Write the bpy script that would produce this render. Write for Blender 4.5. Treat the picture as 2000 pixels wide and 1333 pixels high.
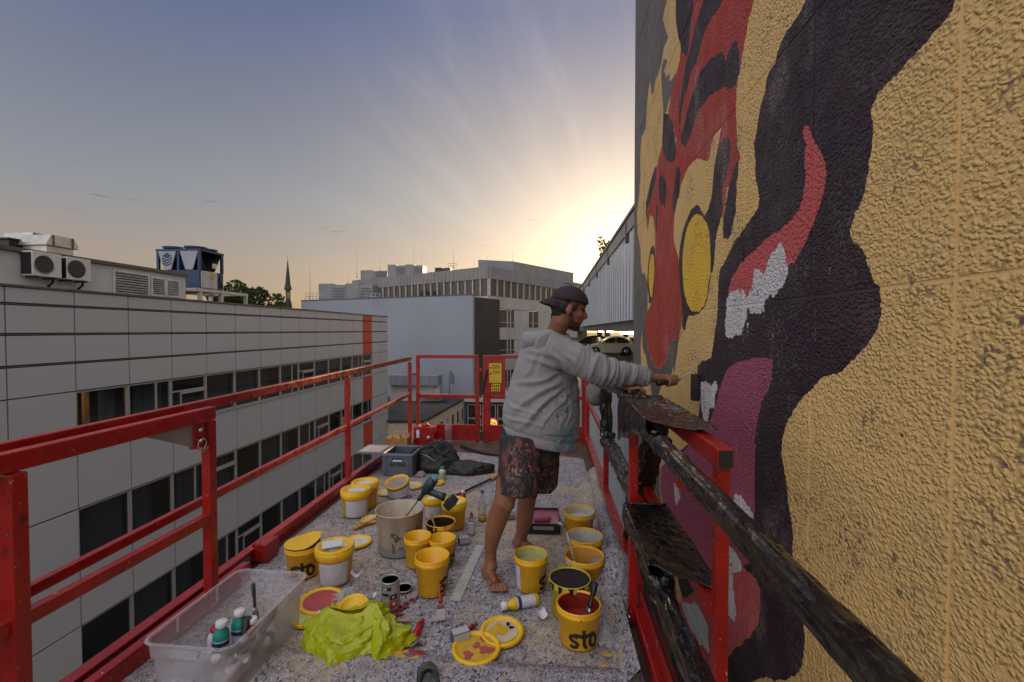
import bpy, bmesh, math, random
from mathutils import Vector, Matrix, Euler, noise
from mathutils.geometry import delaunay_2d_cdt
random.seed(7)
PI = math.pi
scene = bpy.context.scene
for o in list(bpy.data.objects): bpy.data.objects.remove(o)
COL = scene.collection

# ------------------------------------------------------------------ camera
EYE = 1.5                                   # eye height above the lift deck (deck = z 0)
YAW, PIT, FPX = math.radians(5.0), math.radians(1.35), 888.9
cam_d = bpy.data.cameras.new('camera'); cam_d.lens = 16.0; cam_d.sensor_width = 36.0
cam_d.clip_start = 0.05; cam_d.clip_end = 6000.0
cam = bpy.data.objects.new('camera', cam_d); COL.objects.link(cam)
cam.location = (0, 0, EYE); cam.rotation_euler = (PI/2 - PIT, 0, YAW)
scene.camera = cam

# ------------------------------------------------------------------ sky and sun
SUN_AZ, SUN_EL = math.radians(10.5), math.radians(7.0)      # azimuth clockwise from +Y
sun_dir = Vector((math.sin(SUN_AZ)*math.cos(SUN_EL), math.cos(SUN_AZ)*math.cos(SUN_EL), math.sin(SUN_EL)))
world = bpy.data.worlds.new('World'); scene.world = world; world.use_nodes = True
def build_world():
    nt = world.node_tree; N = nt.nodes; L = nt.links
    for n in list(N): N.remove(n)
    out = N.new('ShaderNodeOutputWorld'); bg = N.new('ShaderNodeBackground')
    sky = N.new('ShaderNodeTexSky'); sky.sky_type = 'NISHITA'; sky.sun_disc = False
    sky.sun_elevation = SUN_EL; sky.sun_rotation = SUN_AZ
    sky.altitude = 60; sky.air_density = 1.0; sky.dust_density = 2.2; sky.ozone_density = 2.0
    tc = N.new('ShaderNodeTexCoord')
    # thin evening veil: high haze that greys the blue and warms the sky towards the horizon and the hidden sun
    sep = N.new('ShaderNodeSeparateXYZ'); L.new(tc.outputs['Generated'], sep.inputs[0])
    elev = N.new('ShaderNodeValToRGB'); L.new(sep.outputs['Z'], elev.inputs[0])
    cr = elev.color_ramp
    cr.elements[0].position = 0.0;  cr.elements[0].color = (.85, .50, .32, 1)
    cr.elements[1].position = 1.0;  cr.elements[1].color = (3.9, 3.75, 3.75, 1)  # overhead sky, out of view, made brighter to light the deck
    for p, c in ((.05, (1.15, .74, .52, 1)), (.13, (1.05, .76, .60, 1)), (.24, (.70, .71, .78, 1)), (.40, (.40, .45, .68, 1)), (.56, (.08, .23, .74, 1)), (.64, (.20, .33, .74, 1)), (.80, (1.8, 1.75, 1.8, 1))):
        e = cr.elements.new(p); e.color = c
    dot = N.new('ShaderNodeVectorMath'); dot.operation = 'DOT_PRODUCT'
    L.new(tc.outputs['Generated'], dot.inputs[0]); dot.inputs[1].default_value = sun_dir
    def mth(op, a, b=None, clamp=False):
        m = N.new('ShaderNodeMath'); m.operation = op; m.use_clamp = clamp
        for k, v in enumerate((a, b)):
            if v is None: continue
            if isinstance(v, (int, float)): m.inputs[k].default_value = v
            else: L.new(v, m.inputs[k])
        return m.outputs[0]
    d = mth('MAXIMUM', dot.outputs['Value'], 0.0)
    wide = mth('POWER', d, 7.0); mid = mth('POWER', d, 26.0); tight = mth('POWER', d, 120.0)
    def scaled(fac, col):
        m = N.new('ShaderNodeVectorMath'); m.operation = 'SCALE'; m.inputs[0].default_value = col
        L.new(fac, m.inputs['Scale']); return m.outputs[0]
    def add(a, b):
        m = N.new('ShaderNodeVectorMath'); m.operation = 'ADD'; L.new(a, m.inputs[0]); L.new(b, m.inputs[1]); return m.outputs[0]
    glow = add(add(scaled(wide, (.66, .50, .34)), scaled(mid, (.70, .54, .38))), scaled(tight, (.9, .8, .7)))
    glow = add(glow, scaled(mth('POWER', d, 2.5), (.36, .27, .10)))
    # broad brightening of the unseen sky behind the camera, added to light the foreground
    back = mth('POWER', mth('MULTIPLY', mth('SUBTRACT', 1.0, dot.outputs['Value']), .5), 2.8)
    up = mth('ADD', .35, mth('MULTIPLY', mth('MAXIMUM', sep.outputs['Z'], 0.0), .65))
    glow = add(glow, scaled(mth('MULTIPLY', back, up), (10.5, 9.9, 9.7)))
    # cirrus fanning out from the sunset: noise stretched along rays through the sun's azimuth
    cx = mth('SUBTRACT', sep.outputs['X'], mth('MULTIPLY', sep.outputs['Y'], math.tan(SUN_AZ)))
    yy = mth('MAXIMUM', sep.outputs['Y'], 0.05)
    u = mth('DIVIDE', cx, yy); v = mth('ADD', mth('DIVIDE', sep.outputs['Z'], yy), .12)
    ang = mth('ARCTAN2', u, v); rad = mth('SQRT', mth('ADD', mth('MULTIPLY', u, u), mth('MULTIPLY', v, v)))
    comb = N.new('ShaderNodeCombineXYZ')
    L.new(mth('MULTIPLY', ang, 5.5), comb.inputs[0]); L.new(mth('MULTIPLY', rad, 1.5), comb.inputs[1])
    nz = N.new('ShaderNodeTexNoise'); nz.inputs['Scale'].default_value = 1.5; nz.inputs['Detail'].default_value = 7; nz.inputs['Roughness'].default_value = .62
    nz.inputs['Distortion'].default_value = .35
    L.new(comb.outputs[0], nz.inputs['Vector'])
    nz2 = N.new('ShaderNodeTexNoise'); nz2.inputs['Scale'].default_value = 2.3; nz2.inputs['Detail'].default_value = 3
    L.new(tc.outputs['Generated'], nz2.inputs['Vector'])
    def ramp(fac, a, b):
        r = N.new('ShaderNodeMapRange'); r.interpolation_type = 'SMOOTHSTEP'
        L.new(fac, r.inputs['Value']); r.inputs['From Min'].default_value = a; r.inputs['From Max'].default_value = b
        return r.outputs[0]
    cirrus = mth('MULTIPLY', ramp(nz.outputs[0], .38, .86), ramp(nz2.outputs[0], .36, .62))
    cirrus = mth('MULTIPLY', cirrus, ramp(sep.outputs['Z'], .05, .22))
    cloudlight = mth('ADD', .10, mth('MULTIPLY', mid, 1.5)); cloudlight = mth('ADD', cloudlight, mth('MULTIPLY', wide, .75))
    veil = scaled(mth('MULTIPLY', cirrus, cloudlight), (.62, .54, .45))
    # a few small dark scud clouds low over the roofs
    comb2 = N.new('ShaderNodeCombineXYZ'); az = mth('ARCTAN2', sep.outputs['X'], sep.outputs['Y'])
    L.new(mth('MULTIPLY', az, 5.0), comb2.inputs[0]); L.new(mth('MULTIPLY', sep.outputs['Z'], 42.0), comb2.inputs[1])
    nz3 = N.new('ShaderNodeTexNoise'); nz3.inputs['Scale'].default_value = 1.6; nz3.inputs['Detail'].default_value = 6; nz3.inputs['Roughness'].default_value = .6
    L.new(comb2.outputs[0], nz3.inputs['Vector'])
    band = mth('MULTIPLY', ramp(sep.outputs['Z'], .15, .20), ramp(mth('SUBTRACT', .30, sep.outputs['Z']), .02, .08))
    scud = mth('MULTIPLY', mth('MULTIPLY', ramp(nz3.outputs[0], .63, .74), band), .28)
    sk = N.new('ShaderNodeVectorMath'); sk.operation = 'MULTIPLY'; L.new(sky.outputs[0], sk.inputs[0]); sk.inputs[1].default_value = (.15, .14, .14)
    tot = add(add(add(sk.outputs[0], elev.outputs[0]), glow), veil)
    dim = N.new('ShaderNodeVectorMath'); dim.operation = 'SCALE'; L.new(tot, dim.inputs[0]); L.new(mth('SUBTRACT', 1.0, scud), dim.inputs['Scale'])
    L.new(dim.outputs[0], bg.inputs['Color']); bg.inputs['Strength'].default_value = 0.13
    L.new(bg.outputs[0], out.inputs[0])
build_world()
sun_d = bpy.data.lights.new('sun', 'SUN'); sun_d.energy = 2.0; sun_d.angle = math.radians(0.6); sun_d.color = (1.0, .60, .28)
sun = bpy.data.objects.new('sun', sun_d); COL.objects.link(sun)
sun.rotation_euler = sun_dir.to_track_quat('Z', 'Y').to_euler()
vs = scene.view_settings
vs.view_transform = 'Standard'; vs.look = 'None'; vs.gamma = 1.0; vs.exposure = 1.0; vs.use_curve_mapping = False
scene.cycles.max_bounces = 6; scene.cycles.transparent_max_bounces = 12
scene.cycles.use_denoising = True

# ------------------------------------------------------------------ measuring helpers (photo pixel -> place on a known plane)
def ray(px, py):
    x = (px-1000)/FPX; y = -(py-666.5)/FPX
    f = math.cos(PIT)+y*math.sin(PIT); u = y*math.cos(PIT)-math.sin(PIT)
    return Vector((x*math.cos(YAW)-f*math.sin(YAW), x*math.sin(YAW)+f*math.cos(YAW), u))
CAMP = Vector((0, 0, EYE))
def FL(px, py, z=0.0): d = ray(px, py); return CAMP + d*((z-EYE)/d.z)
def WX(px, py, X): d = ray(px, py); return CAMP + d*(X/d.x)
def WY(px, py, Y): d = ray(px, py); return CAMP + d*(Y/d.y)

# ------------------------------------------------------------------ object helpers
def link(o, parent=None):
    COL.objects.link(o)
    if parent is not None: o.parent = parent
    return o
def tag(o, label=None, cat=None, group=None, kind=None):
    if label: o['label'] = label
    if cat: o['category'] = cat
    if group: o['group'] = group
    if kind: o['kind'] = kind
    return o
def thing(name, label, cat, loc=(0, 0, 0), rz=0.0, group=None):
    o = bpy.data.objects.new(name, None); o.empty_display_size = .1
    o.location = loc; o.rotation_euler = (0, 0, rz); COL.objects.link(o)
    return tag(o, label, cat, group)
def copy_tree(o, parent=None):
    c = o.copy(); COL.objects.link(c)
    if parent is not None: c.parent = parent
    for ch in list(o.children): copy_tree(ch, c)
    return c

class MB:
    """collects boxes, bars, tubes, lathes and sheets; build() links them as one mesh object"""
    def __init__(s): s.v = []; s.f = []; s.m = []; s.sm = []
    def add(s, vs, fs, mi=0, smooth=False):
        b = len(s.v); s.v += [tuple(p) for p in vs]
        for f in fs: s.f.append(tuple(b+i for i in f)); s.m.append(mi); s.sm.append(smooth)
        return s
    def box(s, c, d, rot=None, mi=0):
        hx, hy, hz = d[0]/2, d[1]/2, d[2]/2; c = Vector(c)
        vs = [Vector((x, y, z)) for x in (-hx, hx) for y in (-hy, hy) for z in (-hz, hz)]
        if rot is not None: vs = [rot @ v for v in vs]
        return s.add([v+c for v in vs], [(0, 1, 3, 2), (4, 6, 7, 5), (0, 4, 5, 1), (2, 3, 7, 6), (0, 2, 6, 4), (1, 5, 7, 3)], mi)
    def span(s, a, b, mi=0):
        c = [(a[i]+b[i])/2 for i in range(3)]; d = [abs(b[i]-a[i]) for i in range(3)]
        return s.box(c, d, None, mi)
    def bar(s, p, q, w, h, up=(0, 0, 1), mi=0):
        p, q = Vector(p), Vector(q); z = (q-p); L = z.length; z.normalize()
        x = Vector(up).cross(z)
        if x.length < 1e-4: x = Vector((1, 0, 0)).cross(z)
        x.normalize(); y = z.cross(x)
        M = Matrix((x, y, z)).transposed()
        return s.box((p+q)/2, (w, h, L), M, mi)
    def ring(s, rings, closed_u=True, caps=(True, True), mi=0, smooth=True):
        n = len(rings[0]); b = len(s.v)
        for r in rings: s.v += [tuple(p) for p in r]
        for i in range(len(rings)-1):
            for j in range(n if closed_u else n-1):
                k = (j+1) % n
                s.f.append((b+i*n+j, b+i*n+k, b+(i+1)*n+k, b+(i+1)*n+j)); s.m.append(mi); s.sm.append(smooth)
        if closed_u and caps[0]: s.f.append(tuple(b+j for j in reversed(range(n)))); s.m.append(mi); s.sm.append(False)
        if closed_u and caps[1]: s.f.append(tuple(b+(len(rings)-1)*n+j for j in range(n))); s.m.append(mi); s.sm.append(False)
        return s
    def tube(s, pts, r, n=8, mi=0, caps=(True, True), jitter=None):
        pts = [Vector(p) for p in pts]; rs = r if isinstance(r, (list, tuple)) else [r]*len(pts)
        rings = []; prev = None
        for i, p in enumerate(pts):
            t = (pts[min(i+1, len(pts)-1)] - pts[max(i-1, 0)]).normalized()
            if prev is None:
                a = Vector((0, 0, 1)) if abs(t.z) < .9 else Vector((1, 0, 0)); x = a.cross(t).normalized()
            else:
                x = (prev - t*prev.dot(t)).normalized()
            prev = x; y = t.cross(x)
            rr = rs[i]; rx, ry = rr if isinstance(rr, tuple) else (rr, rr)
            rg = []
            for j in range(n):
                a = 2*PI*j/n; k = 1.0 if jitter is None else jitter(i, a)
                rg.append(p + x*math.cos(a)*rx*k + y*math.sin(a)*ry*k)
            rings.append(rg)
        return s.ring(rings, True, caps, mi)
    def lathe(s, prof, n=24, c=(0, 0, 0), mi=0, M=None, smooth=True, caps=True):
        """prof: (radius, z) from first to last; radius 0 closes"""
        c = Vector(c); rings = []
        for r, z in prof:
            rg = [Vector((r*math.cos(2*PI*j/n), r*math.sin(2*PI*j/n), z)) for j in range(n)]
            if M is not None: rg = [M @ p for p in rg]
            rings.append([p+c for p in rg])
        return s.ring(rings, True, (caps and prof[0][0] > 1e-6, caps and prof[-1][0] > 1e-6), mi, smooth)
    def grid(s, nu, nv, fn, mi=0, smooth=True):
        b = len(s.v)
        for i in range(nu+1):
            for j in range(nv+1): s.v.append(tuple(fn(i/nu, j/nv)))
        for i in range(nu):
            for j in range(nv):
                k = b+i*(nv+1)+j; s.f.append((k, k+nv+1, k+nv+2, k+1)); s.m.append(mi); s.sm.append(smooth)
        return s
    def prism(s, poly, fn0, fn1, mi=0):
        n = len(poly); b = len(s.v)
        s.v += [tuple(fn0(p)) for p in poly] + [tuple(fn1(p)) for p in poly]
        s.f.append(tuple(b+i for i in reversed(range(n)))); s.f.append(tuple(b+n+i for i in range(n)))
        s.m += [mi, mi]; s.sm += [False, False]
        for i in range(n):
            j = (i+1) % n; s.f.append((b+i, b+j, b+n+j, b+n+i)); s.m.append(mi); s.sm.append(False)
        return s
    def mesh(s, name, mats, bevel=0.0, merge=False):
        me = bpy.data.meshes.new(name); me.from_pydata(s.v, [], s.f)
        for m in (mats if isinstance(mats, (list, tuple)) else [mats]): me.materials.append(m)
        me.polygons.foreach_set('material_index', s.m); me.polygons.foreach_set('use_smooth', s.sm)
        bm = bmesh.new(); bm.from_mesh(me)
        if merge: bmesh.ops.remove_doubles(bm, verts=bm.verts, dist=1e-5)
        bmesh.ops.recalc_face_normals(bm, faces=bm.faces)
        if bevel > 0:
            es = [e for e in bm.edges if len(e.link_faces) == 2 and e.calc_face_angle(0) > .6]
            bmesh.ops.bevel(bm, geom=es, offset=bevel, segments=2, profile=.6, affect='EDGES', clamp_overlap=True)
        bm.to_mesh(me); bm.free(); me.update()
        return me
    def build(s, name, mats, parent=None, bevel=0.0, loc=None, merge=False):
        o = bpy.data.objects.new(name, s.mesh(name, mats, bevel, merge)); link(o, parent)
        if loc is not None: o.location = loc
        return o
def inst(name, me, parent=None, loc=(0, 0, 0), rot=(0, 0, 0), scale=(1, 1, 1)):
    o = bpy.data.objects.new(name, me); link(o, parent); o.location = loc; o.rotation_euler = rot; o.scale = scale
    return o

# ------------------------------------------------------------------ materials
def srgb(r, g, b):
    f = lambda c: (c/12.92 if c <= .04045 else ((c+.055)/1.055)**2.4)
    return (f(r/255), f(g/255), f(b/255), 1)
class NT:
    """tiny node-tree helper"""
    def __init__(s, name):
        s.m = bpy.data.materials.new(name); s.m.use_nodes = True
        s.t = s.m.node_tree; s.N = s.t.nodes; s.L = s.t.links
        for n in list(s.N): s.N.remove(n)
        s.out = s.N.new('ShaderNodeOutputMaterial'); s.b = s.N.new('ShaderNodeBsdfPrincipled')
        s.L.new(s.b.outputs[0], s.out.inputs[0])
        s.tc = s.N.new('ShaderNodeTexCoord'); s.geo = None
    def set(s, k, v):
        if hasattr(v, 'is_output') or isinstance(v, bpy.types.NodeSocket): s.L.new(v, s.b.inputs[k])
        else: s.b.inputs[k].default_value = v
    def pos(s):
        if s.geo is None: s.geo = s.N.new('ShaderNodeNewGeometry')
        return s.geo.outputs['Position']
    def obj(s): return s.tc.outputs['Object']
    def map(s, vec, scale=(1, 1, 1), loc=(0, 0, 0), rot=(0, 0, 0)):
        n = s.N.new('ShaderNodeMapping'); s.L.new(vec, n.inputs[0]); n.inputs['Scale'].default_value = scale
        n.inputs['Location'].default_value = loc; n.inputs['Rotation'].default_value = rot; return n.outputs[0]
    def noise(s, vec, scale, detail=4, rough=.5, dist=0.0, color=False):
        n = s.N.new('ShaderNodeTexNoise'); s.L.new(vec, n.inputs['Vector']); n.inputs['Scale'].default_value = scale
        n.inputs['Detail'].default_value = detail; n.inputs['Roughness'].default_value = rough; n.inputs['Distortion'].default_value = dist
        return n.outputs[1 if color else 0]
    def voronoi(s, vec, scale, feature='F1', out='Distance', smooth=None, rnd=1.0):
        n = s.N.new('ShaderNodeTexVoronoi'); n.feature = feature; s.L.new(vec, n.inputs['Vector']); n.inputs['Scale'].default_value = scale
        n.inputs['Randomness'].default_value = rnd
        if smooth is not None: n.inputs['Smoothness'].default_value = smooth
        return n.outputs[out]
    def step(s, fac, a, b, lo=0.0, hi=1.0):
        r = s.N.new('ShaderNodeMapRange'); r.interpolation_type = 'SMOOTHSTEP'; s.L.new(fac, r.inputs['Value'])
        for k, v in (('From Min', a), ('From Max', b), ('To Min', lo), ('To Max', hi)): r.inputs[k].default_value = v
        return r.outputs[0]
    def math(s, op, a, b=None):
        m = s.N.new('ShaderNodeMath'); m.operation = op
        for k, v in enumerate((a, b)):
            if v is None: continue
            if isinstance(v, (int, float)): m.inputs[k].default_value = v
            else: s.L.new(v, m.inputs[k])
        return m.outputs[0]
    def mix(s, fac, a, b, mode='MIX'):
        m = s.N.new('ShaderNodeMix'); m.data_type = 'RGBA'; m.blend_type = mode
        for k, v in ((0, fac), (6, a), (7, b)):
            if isinstance(v, (int, float)): m.inputs[k].default_value = v
            elif isinstance(v, (tuple, list)): m.inputs[k].default_value = v
            else: s.L.new(v, m.inputs[k])
        return m.outputs[2]
    def bump(s, h, strength=.3, dist=.01, prev=None):
        n = s.N.new('ShaderNodeBump'); s.L.new(h, n.inputs['Height']); n.inputs['Strength'].default_value = strength; n.inputs['Distance'].default_value = dist
        if prev is not None: s.L.new(prev, n.inputs['Normal'])
        s.L.new(n.outputs[0], s.b.inputs['Normal']); return n.outputs[0]
def M(name, col, rough=.6, metal=0.0, var=.12, vscale=3.0, bump=0.0, bscale=40.0, spec=.5, grime=0.0, coord='pos'):
    n = NT(name); vec = n.pos() if coord == 'pos' else n.obj()
    nz = n.noise(vec, vscale, 5, .6)
    c2 = tuple(max(0, c*(1-var*2)) for c in col[:3])+(1,); c1 = tuple(min(1, c*(1+var)) for c in col[:3])+(1,)
    c = n.mix(n.step(nz, .25, .75), c2, c1)
    if grime > 0:
        g = n.noise(n.map(vec, (1, 1, .25)), vscale*2.7, 6, .7)
        c = n.mix(n.math('MULTIPLY', n.step(g, .5, .75), grime), c, (.05, .042, .035, 1))
    n.set('Base Color', c); n.set('Roughness', n.step(n.noise(vec, vscale*4, 3), .2, .8, max(0, rough-.08), min(1, rough+.08)))
    n.set('Metallic', metal); n.set('Specular IOR Level', spec)
    if bump > 0: n.bump(n.noise(vec, bscale, 4, .6), bump, .01)
    return n.m
def Mflat(name, col, rough):
    n = NT(name); n.set('Base Color', n.mix(n.step(n.noise(n.pos(), .25, 3), .3, .7), tuple(c*.95 for c in col[:3])+(1,), col)); n.set('Roughness', rough); return n.m

# ================================================================== SETTING
GZ = -11.6                                   # street level below the raised deck
m_asphalt = M('asphalt', (.055, .053, .052, 1), .9, var=.25, vscale=.35, bump=.3, bscale=30)
m_pave = M('pavement', (.23, .215, .20, 1), .9, var=.15, vscale=.8)
MB().add([(-900, -300, GZ), (900, -300, GZ), (900, 2500, GZ), (-900, 2500, GZ)], [(0, 1, 2, 3)]).build('ground', m_asphalt)
tag(bpy.data.objects['ground'], kind='structure')
tag(MB().span((-12.9, 8, GZ+.001), (-10.6, 44, GZ+.13)).build('pavement', m_pave), kind='structure')
tag(MB().span((-7.6, 36, GZ+.001), (1.0, 62, GZ+.12)).build('pavement', m_pave), kind='structure')

# ------------------------------------------------------------------ panel-clad office building on the left
m_panel = Mflat('white_composite_panel', (.40, .395, .395, 1), .45)
m_panel_red = Mflat('red_composite_panel', (.46, .028, .010, 1), .5)
m_joint = M('dark_joint', (.030, .029, .028, 1), .7)
m_cap = M('grey_metal_trim', (.11, .105, .10, 1), .45, metal=.6)
m_frame = M('window_frame_grey', (.36, .345, .325, 1), .5, metal=.3, var=.06)
m_conc = M('pale_render', (.50, .47, .43, 1), .85, var=.08, vscale=.6, grime=.35)
m_dark = M('dark_interior', (.022, .023, .026, 1), .9)
m_wood = M('orange_wood_door', (.42, .20, .055, 1), .5, var=.1)
def glass_mat(name, tint=(.02, .022, .025, 1), rough=.04, alpha=.55):
    n = NT(name); n.set('Base Color', tint); n.set('Roughness', rough); n.set('Specular IOR Level', .9); n.set('IOR', 1.6)
    tr = n.N.new('ShaderNodeBsdfTransparent'); tr.inputs[0].default_value = (.75, .78, .80, 1)
    mx = n.N.new('ShaderNodeMixShader'); mx.inputs[0].default_value = alpha
    n.L.new(tr.outputs[0], mx.inputs[1]); n.L.new(n.b.outputs[0], mx.inputs[2]); n.L.new(mx.outputs[0], n.out.inputs[0])
    return n.m
m_glass = glass_mat('window_glass', alpha=.42)
def curtain_mat():
    n = NT('curtain_fabric'); w = n.N.new('ShaderNodeTexWave'); w.wave_type = 'BANDS'; w.bands_direction = 'Y'
    n.L.new(n.obj(), w.inputs[0]); w.inputs['Scale'].default_value = 5.0; w.inputs['Distortion'].default_value = 1.5
    n.set('Base Color', n.mix(w.outputs[1], (.34, .35, .39, 1), (.55, .56, .60, 1))); n.set('Roughness', .9)
    return n.m
m_curtain = curtain_mat()

FX = -13.1                                   # facade plane
CY0, CS, NC = 11.46, 1.60, 15                # first joint behind the blank bay, column pitch, columns
ROWS = [(2.175, 2.555), (1.425, 2.12), (.635, 1.37), (-.18, .58)]     # solid rows above the first windows
WIN = [(-1.72, -.20), (-5.02, -3.49), (-8.30, -6.80)]               # window bands, bottom and top
SPAN = [(-3.46, -1.75), (-6.77, -5.05), (-10.1, -8.33)]
def office_building():
    b = thing('office_building', 'long low office block clad in pale grey panels with one red column of panels', 'building', (FX, 9.0, GZ))
    o = Vector((FX, 9.0, GZ))
    W = lambda x, y, z: Vector((x, y, z))-o
    yA, yB = 3.0, CY0+NC*CS
    # structural body set back behind the cladding; window bands stay open
    core = MB()
    for z0, z1 in [(GZ, -9.9), (-8.25+.03, -6.80) , ]: pass
    bands = [(-.20, 2.50), (-3.49, -1.72), (-6.80, -5.02), (GZ, -8.30)]
    for z0, z1 in bands: core.span(W(FX-9, yA, z0), W(FX-.09, yB-.03, z1))
    core.span(W(FX-9, yA, -10.2), W(FX-2.4, yB-.3, 2.49))
    core.span(W(FX-2.6, yB-.40, GZ), W(FX-.10, yB-.03, 2.45)); core.span(W(FX-2.6, yA, GZ), W(FX-.10, CY0-.03, 2.45))
    core.build('wall', m_joint, b)
    MB().span(W(FX-9.05, yA, 2.505), W(FX-.06, yB, 2.60)).build('roof_slab', m_cap, b)
    MB().span(W(FX-.30, yA, 2.56), W(FX+.03, yB+.03, 2.625)).build('parapet_cap', m_cap, b, bevel=.006)
    # panels, one mesh per size
    cache = {}
    def panel(y0, y1, z0, z1, mat=m_panel, x=FX, name='panel'):
        k = (round(y1-y0, 3), round(z1-z0, 3), mat.name)
        if k not in cache:
            cache[k] = MB().box((0, 0, 0), (.05, y1-y0-.034, z1-z0-.02)).mesh('panel', mat, bevel=.004)
        t = inst(name, cache[k], b, W(x-.03+random.uniform(-.002, .002), (y0+y1)/2, (z0+z1)/2)); return t
    cols = [(9.86-1.6*2, 9.86-1.6), (9.86-1.6, 9.86), (9.86, CY0)] + [(CY0+i*CS, CY0+(i+1)*CS) for i in range(NC)]
    # column edges: the last two bays (beside the red strip) are narrower corner panels
    for ci, (y0, y1) in enumerate(cols):
        i = ci-3
        red = (i == 12)
        for z0, z1 in ROWS: panel(y0, y1, z0, z1, m_panel_red if red else m_panel)
        blank = i < 0 or i >= 13
        for k, (z0, z1) in enumerate(SPAN): panel(y0, y1, z0, z1, m_panel_red if (red) else m_panel)
        if blank:
            for z0, z1 in WIN: panel(y0, y1, z0-.01, z1+.01)
    # ledges between the solid rows (thin shadow-gap rails)
    for z in (2.145, 1.395, .605):
        MB().span(W(FX-.06, yA, z-.012), W(FX-.006, yB, z+.016)).build('ledge', m_cap, b)
    for z0, z1 in SPAN[:2]:
        MB().span(W(FX-.09, CY0, z1-.012), W(FX+.03, yB-3.2, z1+.02)).build('window_sill', m_frame, b, bevel=.004)
    # end wall towards the far corner
    for (z0, z1) in ROWS+WIN+SPAN:
        for j in range(5):
            me_k = ('end', round(z1-z0, 3))
            if me_k not in cache: cache[me_k] = MB().box((0, 0, 0), (1.57, .05, z1-z0-.02)).mesh('panel', m_panel, bevel=.004)
            inst('panel', cache[me_k], b, W(FX-.83-j*1.6, yB+.0, (z0+z1)/2))
    # windows: one per bay and storey
    pane_me = {}
    for s, (z0, z1) in enumerate(WIN):
        h = z1-z0
        for i in range(0, 13):
            y0, y1 = CY0+i*CS, CY0+(i+1)*CS
            kind = (i*7+s*3) % 5
            fr = MB(); t = .05
            fr.span((0, 0, 0), (.09, t, h)); fr.span((0, CS-.012, 0), (.09, CS-.012-t, h)); fr.span((.003, t, 0), (.085, CS-t-.012, t)); fr.span((.003, t, h-t), (.085, CS-t-.012, h))
            if kind == 4: fr.span((.004, t, h*.68), (.084, CS-t-.012, h*.68+.05)); fr.span((.006, .42, t), (.08, .46, h*.68)); fr.span((.02, .46, h*.62), (.11, CS-t-.02, h*.68-.002))
            if kind == 2: fr.span((.005, CS*.62, t), (.08, CS*.62+.06, h-t))
            w = fr.build('window', m_frame, b, loc=W(FX-.15, y0, z0))
            MB().span((.035, t*.6, t*.6), (.045, CS-t*.6-.012, h-t*.6)).build('pane', m_glass, w)
            if kind in (0, 2, 3) or i in (3, 8):
                c = MB(); a, e = (.1, CS*.6) if kind == 0 else ((.05, CS-.08) if kind == 3 else (CS*.25, CS*.9))
                if (i, s) != (0, 0): c.grid(24, 1, lambda u, v: (-.14+.025*math.sin(u*70), a+(e-a)*u, .03+(h-.06)*v))
                else: c.grid(10, 1, lambda u, v: (-.14+.025*math.sin(u*70), .85+.5*u, .03+(h-.06)*v))
                c.build('curtain', m_curtain, w)
    # corridor door seen through the first window
    d = MB().span(W(FX-1.2, CY0+.05, -1.71), W(FX-1.12, CY0+1.0, -.21)).build('inner_door', m_wood, b)
    MB().span(W(FX-1.1, CY0+.82, -1.0), W(FX-1.06, CY0+.86, -.92)).build('handle', m_cap, d)
    nl = NT('lit_room_lamp'); nl.set('Emission Color', (1, .75, .42, 1)); nl.set('Emission Strength', 14.0)
    MB().span(W(FX-1.0, CY0+.15, -.232), W(FX-.5, CY0+.9, -.215)).build('ceiling_light', nl.m, b)
    MB().span(W(FX-1.21, CY0+1.2, -1.71), W(FX-1.13, CY0+1.36, -.21)).build('door_frame', m_wood, b)
    return b
office_building()

# ------------------------------------------------------------------ plant room on the office roof with its two air conditioners
def plantroom():
    X = -16.2
    p0, p1 = WX(-60, 480, X), WX(362, 540, X)
    y0, y1 = 4.0, p1.y
    zt0 = WX(0, 480, X).z; zt1 = p1.z
    b = thing('plant_room', 'pale rendered plant room on the office roof with two louvred grilles', 'building', (X, (y0+y1)/2, 2.60))
    o = Vector(b.location); W = lambda *p: Vector(p)-o
    m_wallp = M('plantroom_render', (.55, .52, .47, 1), .85, var=.07, vscale=.9, grime=.3)
    zt = (zt0+zt1)/2
    MB().span(W(X-5, y0, 2.6), W(X, y1, zt-.07)).build('wall', m_wallp, b)
    MB().span(W(X-5.1, y0-.1, zt-.065), W(X+.10, y1+.12, zt+.07)).build('roof', m_cap, b, bevel=.01)
    m_lou = M('white_louvre', (.62, .60, .57, 1), .5)
    for (xa, xb, ya, yb) in ((220, 290, 527, 575), (294, 322, 540, 578), (323, 349, 545, 580)):
        pa, pb = WX(xa, (ya+yb)/2, X), WX(xb, (ya+yb)/2, X)
        z1_, z0_ = WX(xa, ya, X).z, WX(xa, yb, X).z
        g = MB()
        g.span(W(X+.01, pa.y, z0_), W(X+.06, pa.y+.05, z1_)); g.span(W(X+.01, pb.y-.05, z0_), W(X+.06, pb.y, z1_))
        g.span(W(X+.012, pa.y+.05, z0_), W(X+.058, pb.y-.05, z0_+.05)); g.span(W(X+.012, pa.y+.05, z1_-.05), W(X+.058, pb.y-.05, z1_))
        gr = g.build('louvre_grille', m_lou, b)
        nsl = 9; R = Matrix.Rotation(.7, 3, 'Y'); me = MB().box((0, 0, 0), (.012, pb.y-pa.y-.1, (z1_-z0_)/9*.62), R).mesh('slat', m_lou)
        for k in range(nsl): inst('slat', me, gr, W(X+.045, (pa.y+pb.y)/2, z0_+.07+(z1_-z0_-.14)*k/(nsl-1)))
        MB().span(W(X-.002, pa.y+.04, z0_+.04), W(X+.008, pb.y-.04, z1_-.04)).build('backing', m_dark, gr)
    return b, X, zt
pr, PRX, PRZ = plantroom()
m_acw = M('ac_casing', (.58, .55, .50, 1), .5, var=.05, vscale=2)
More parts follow.
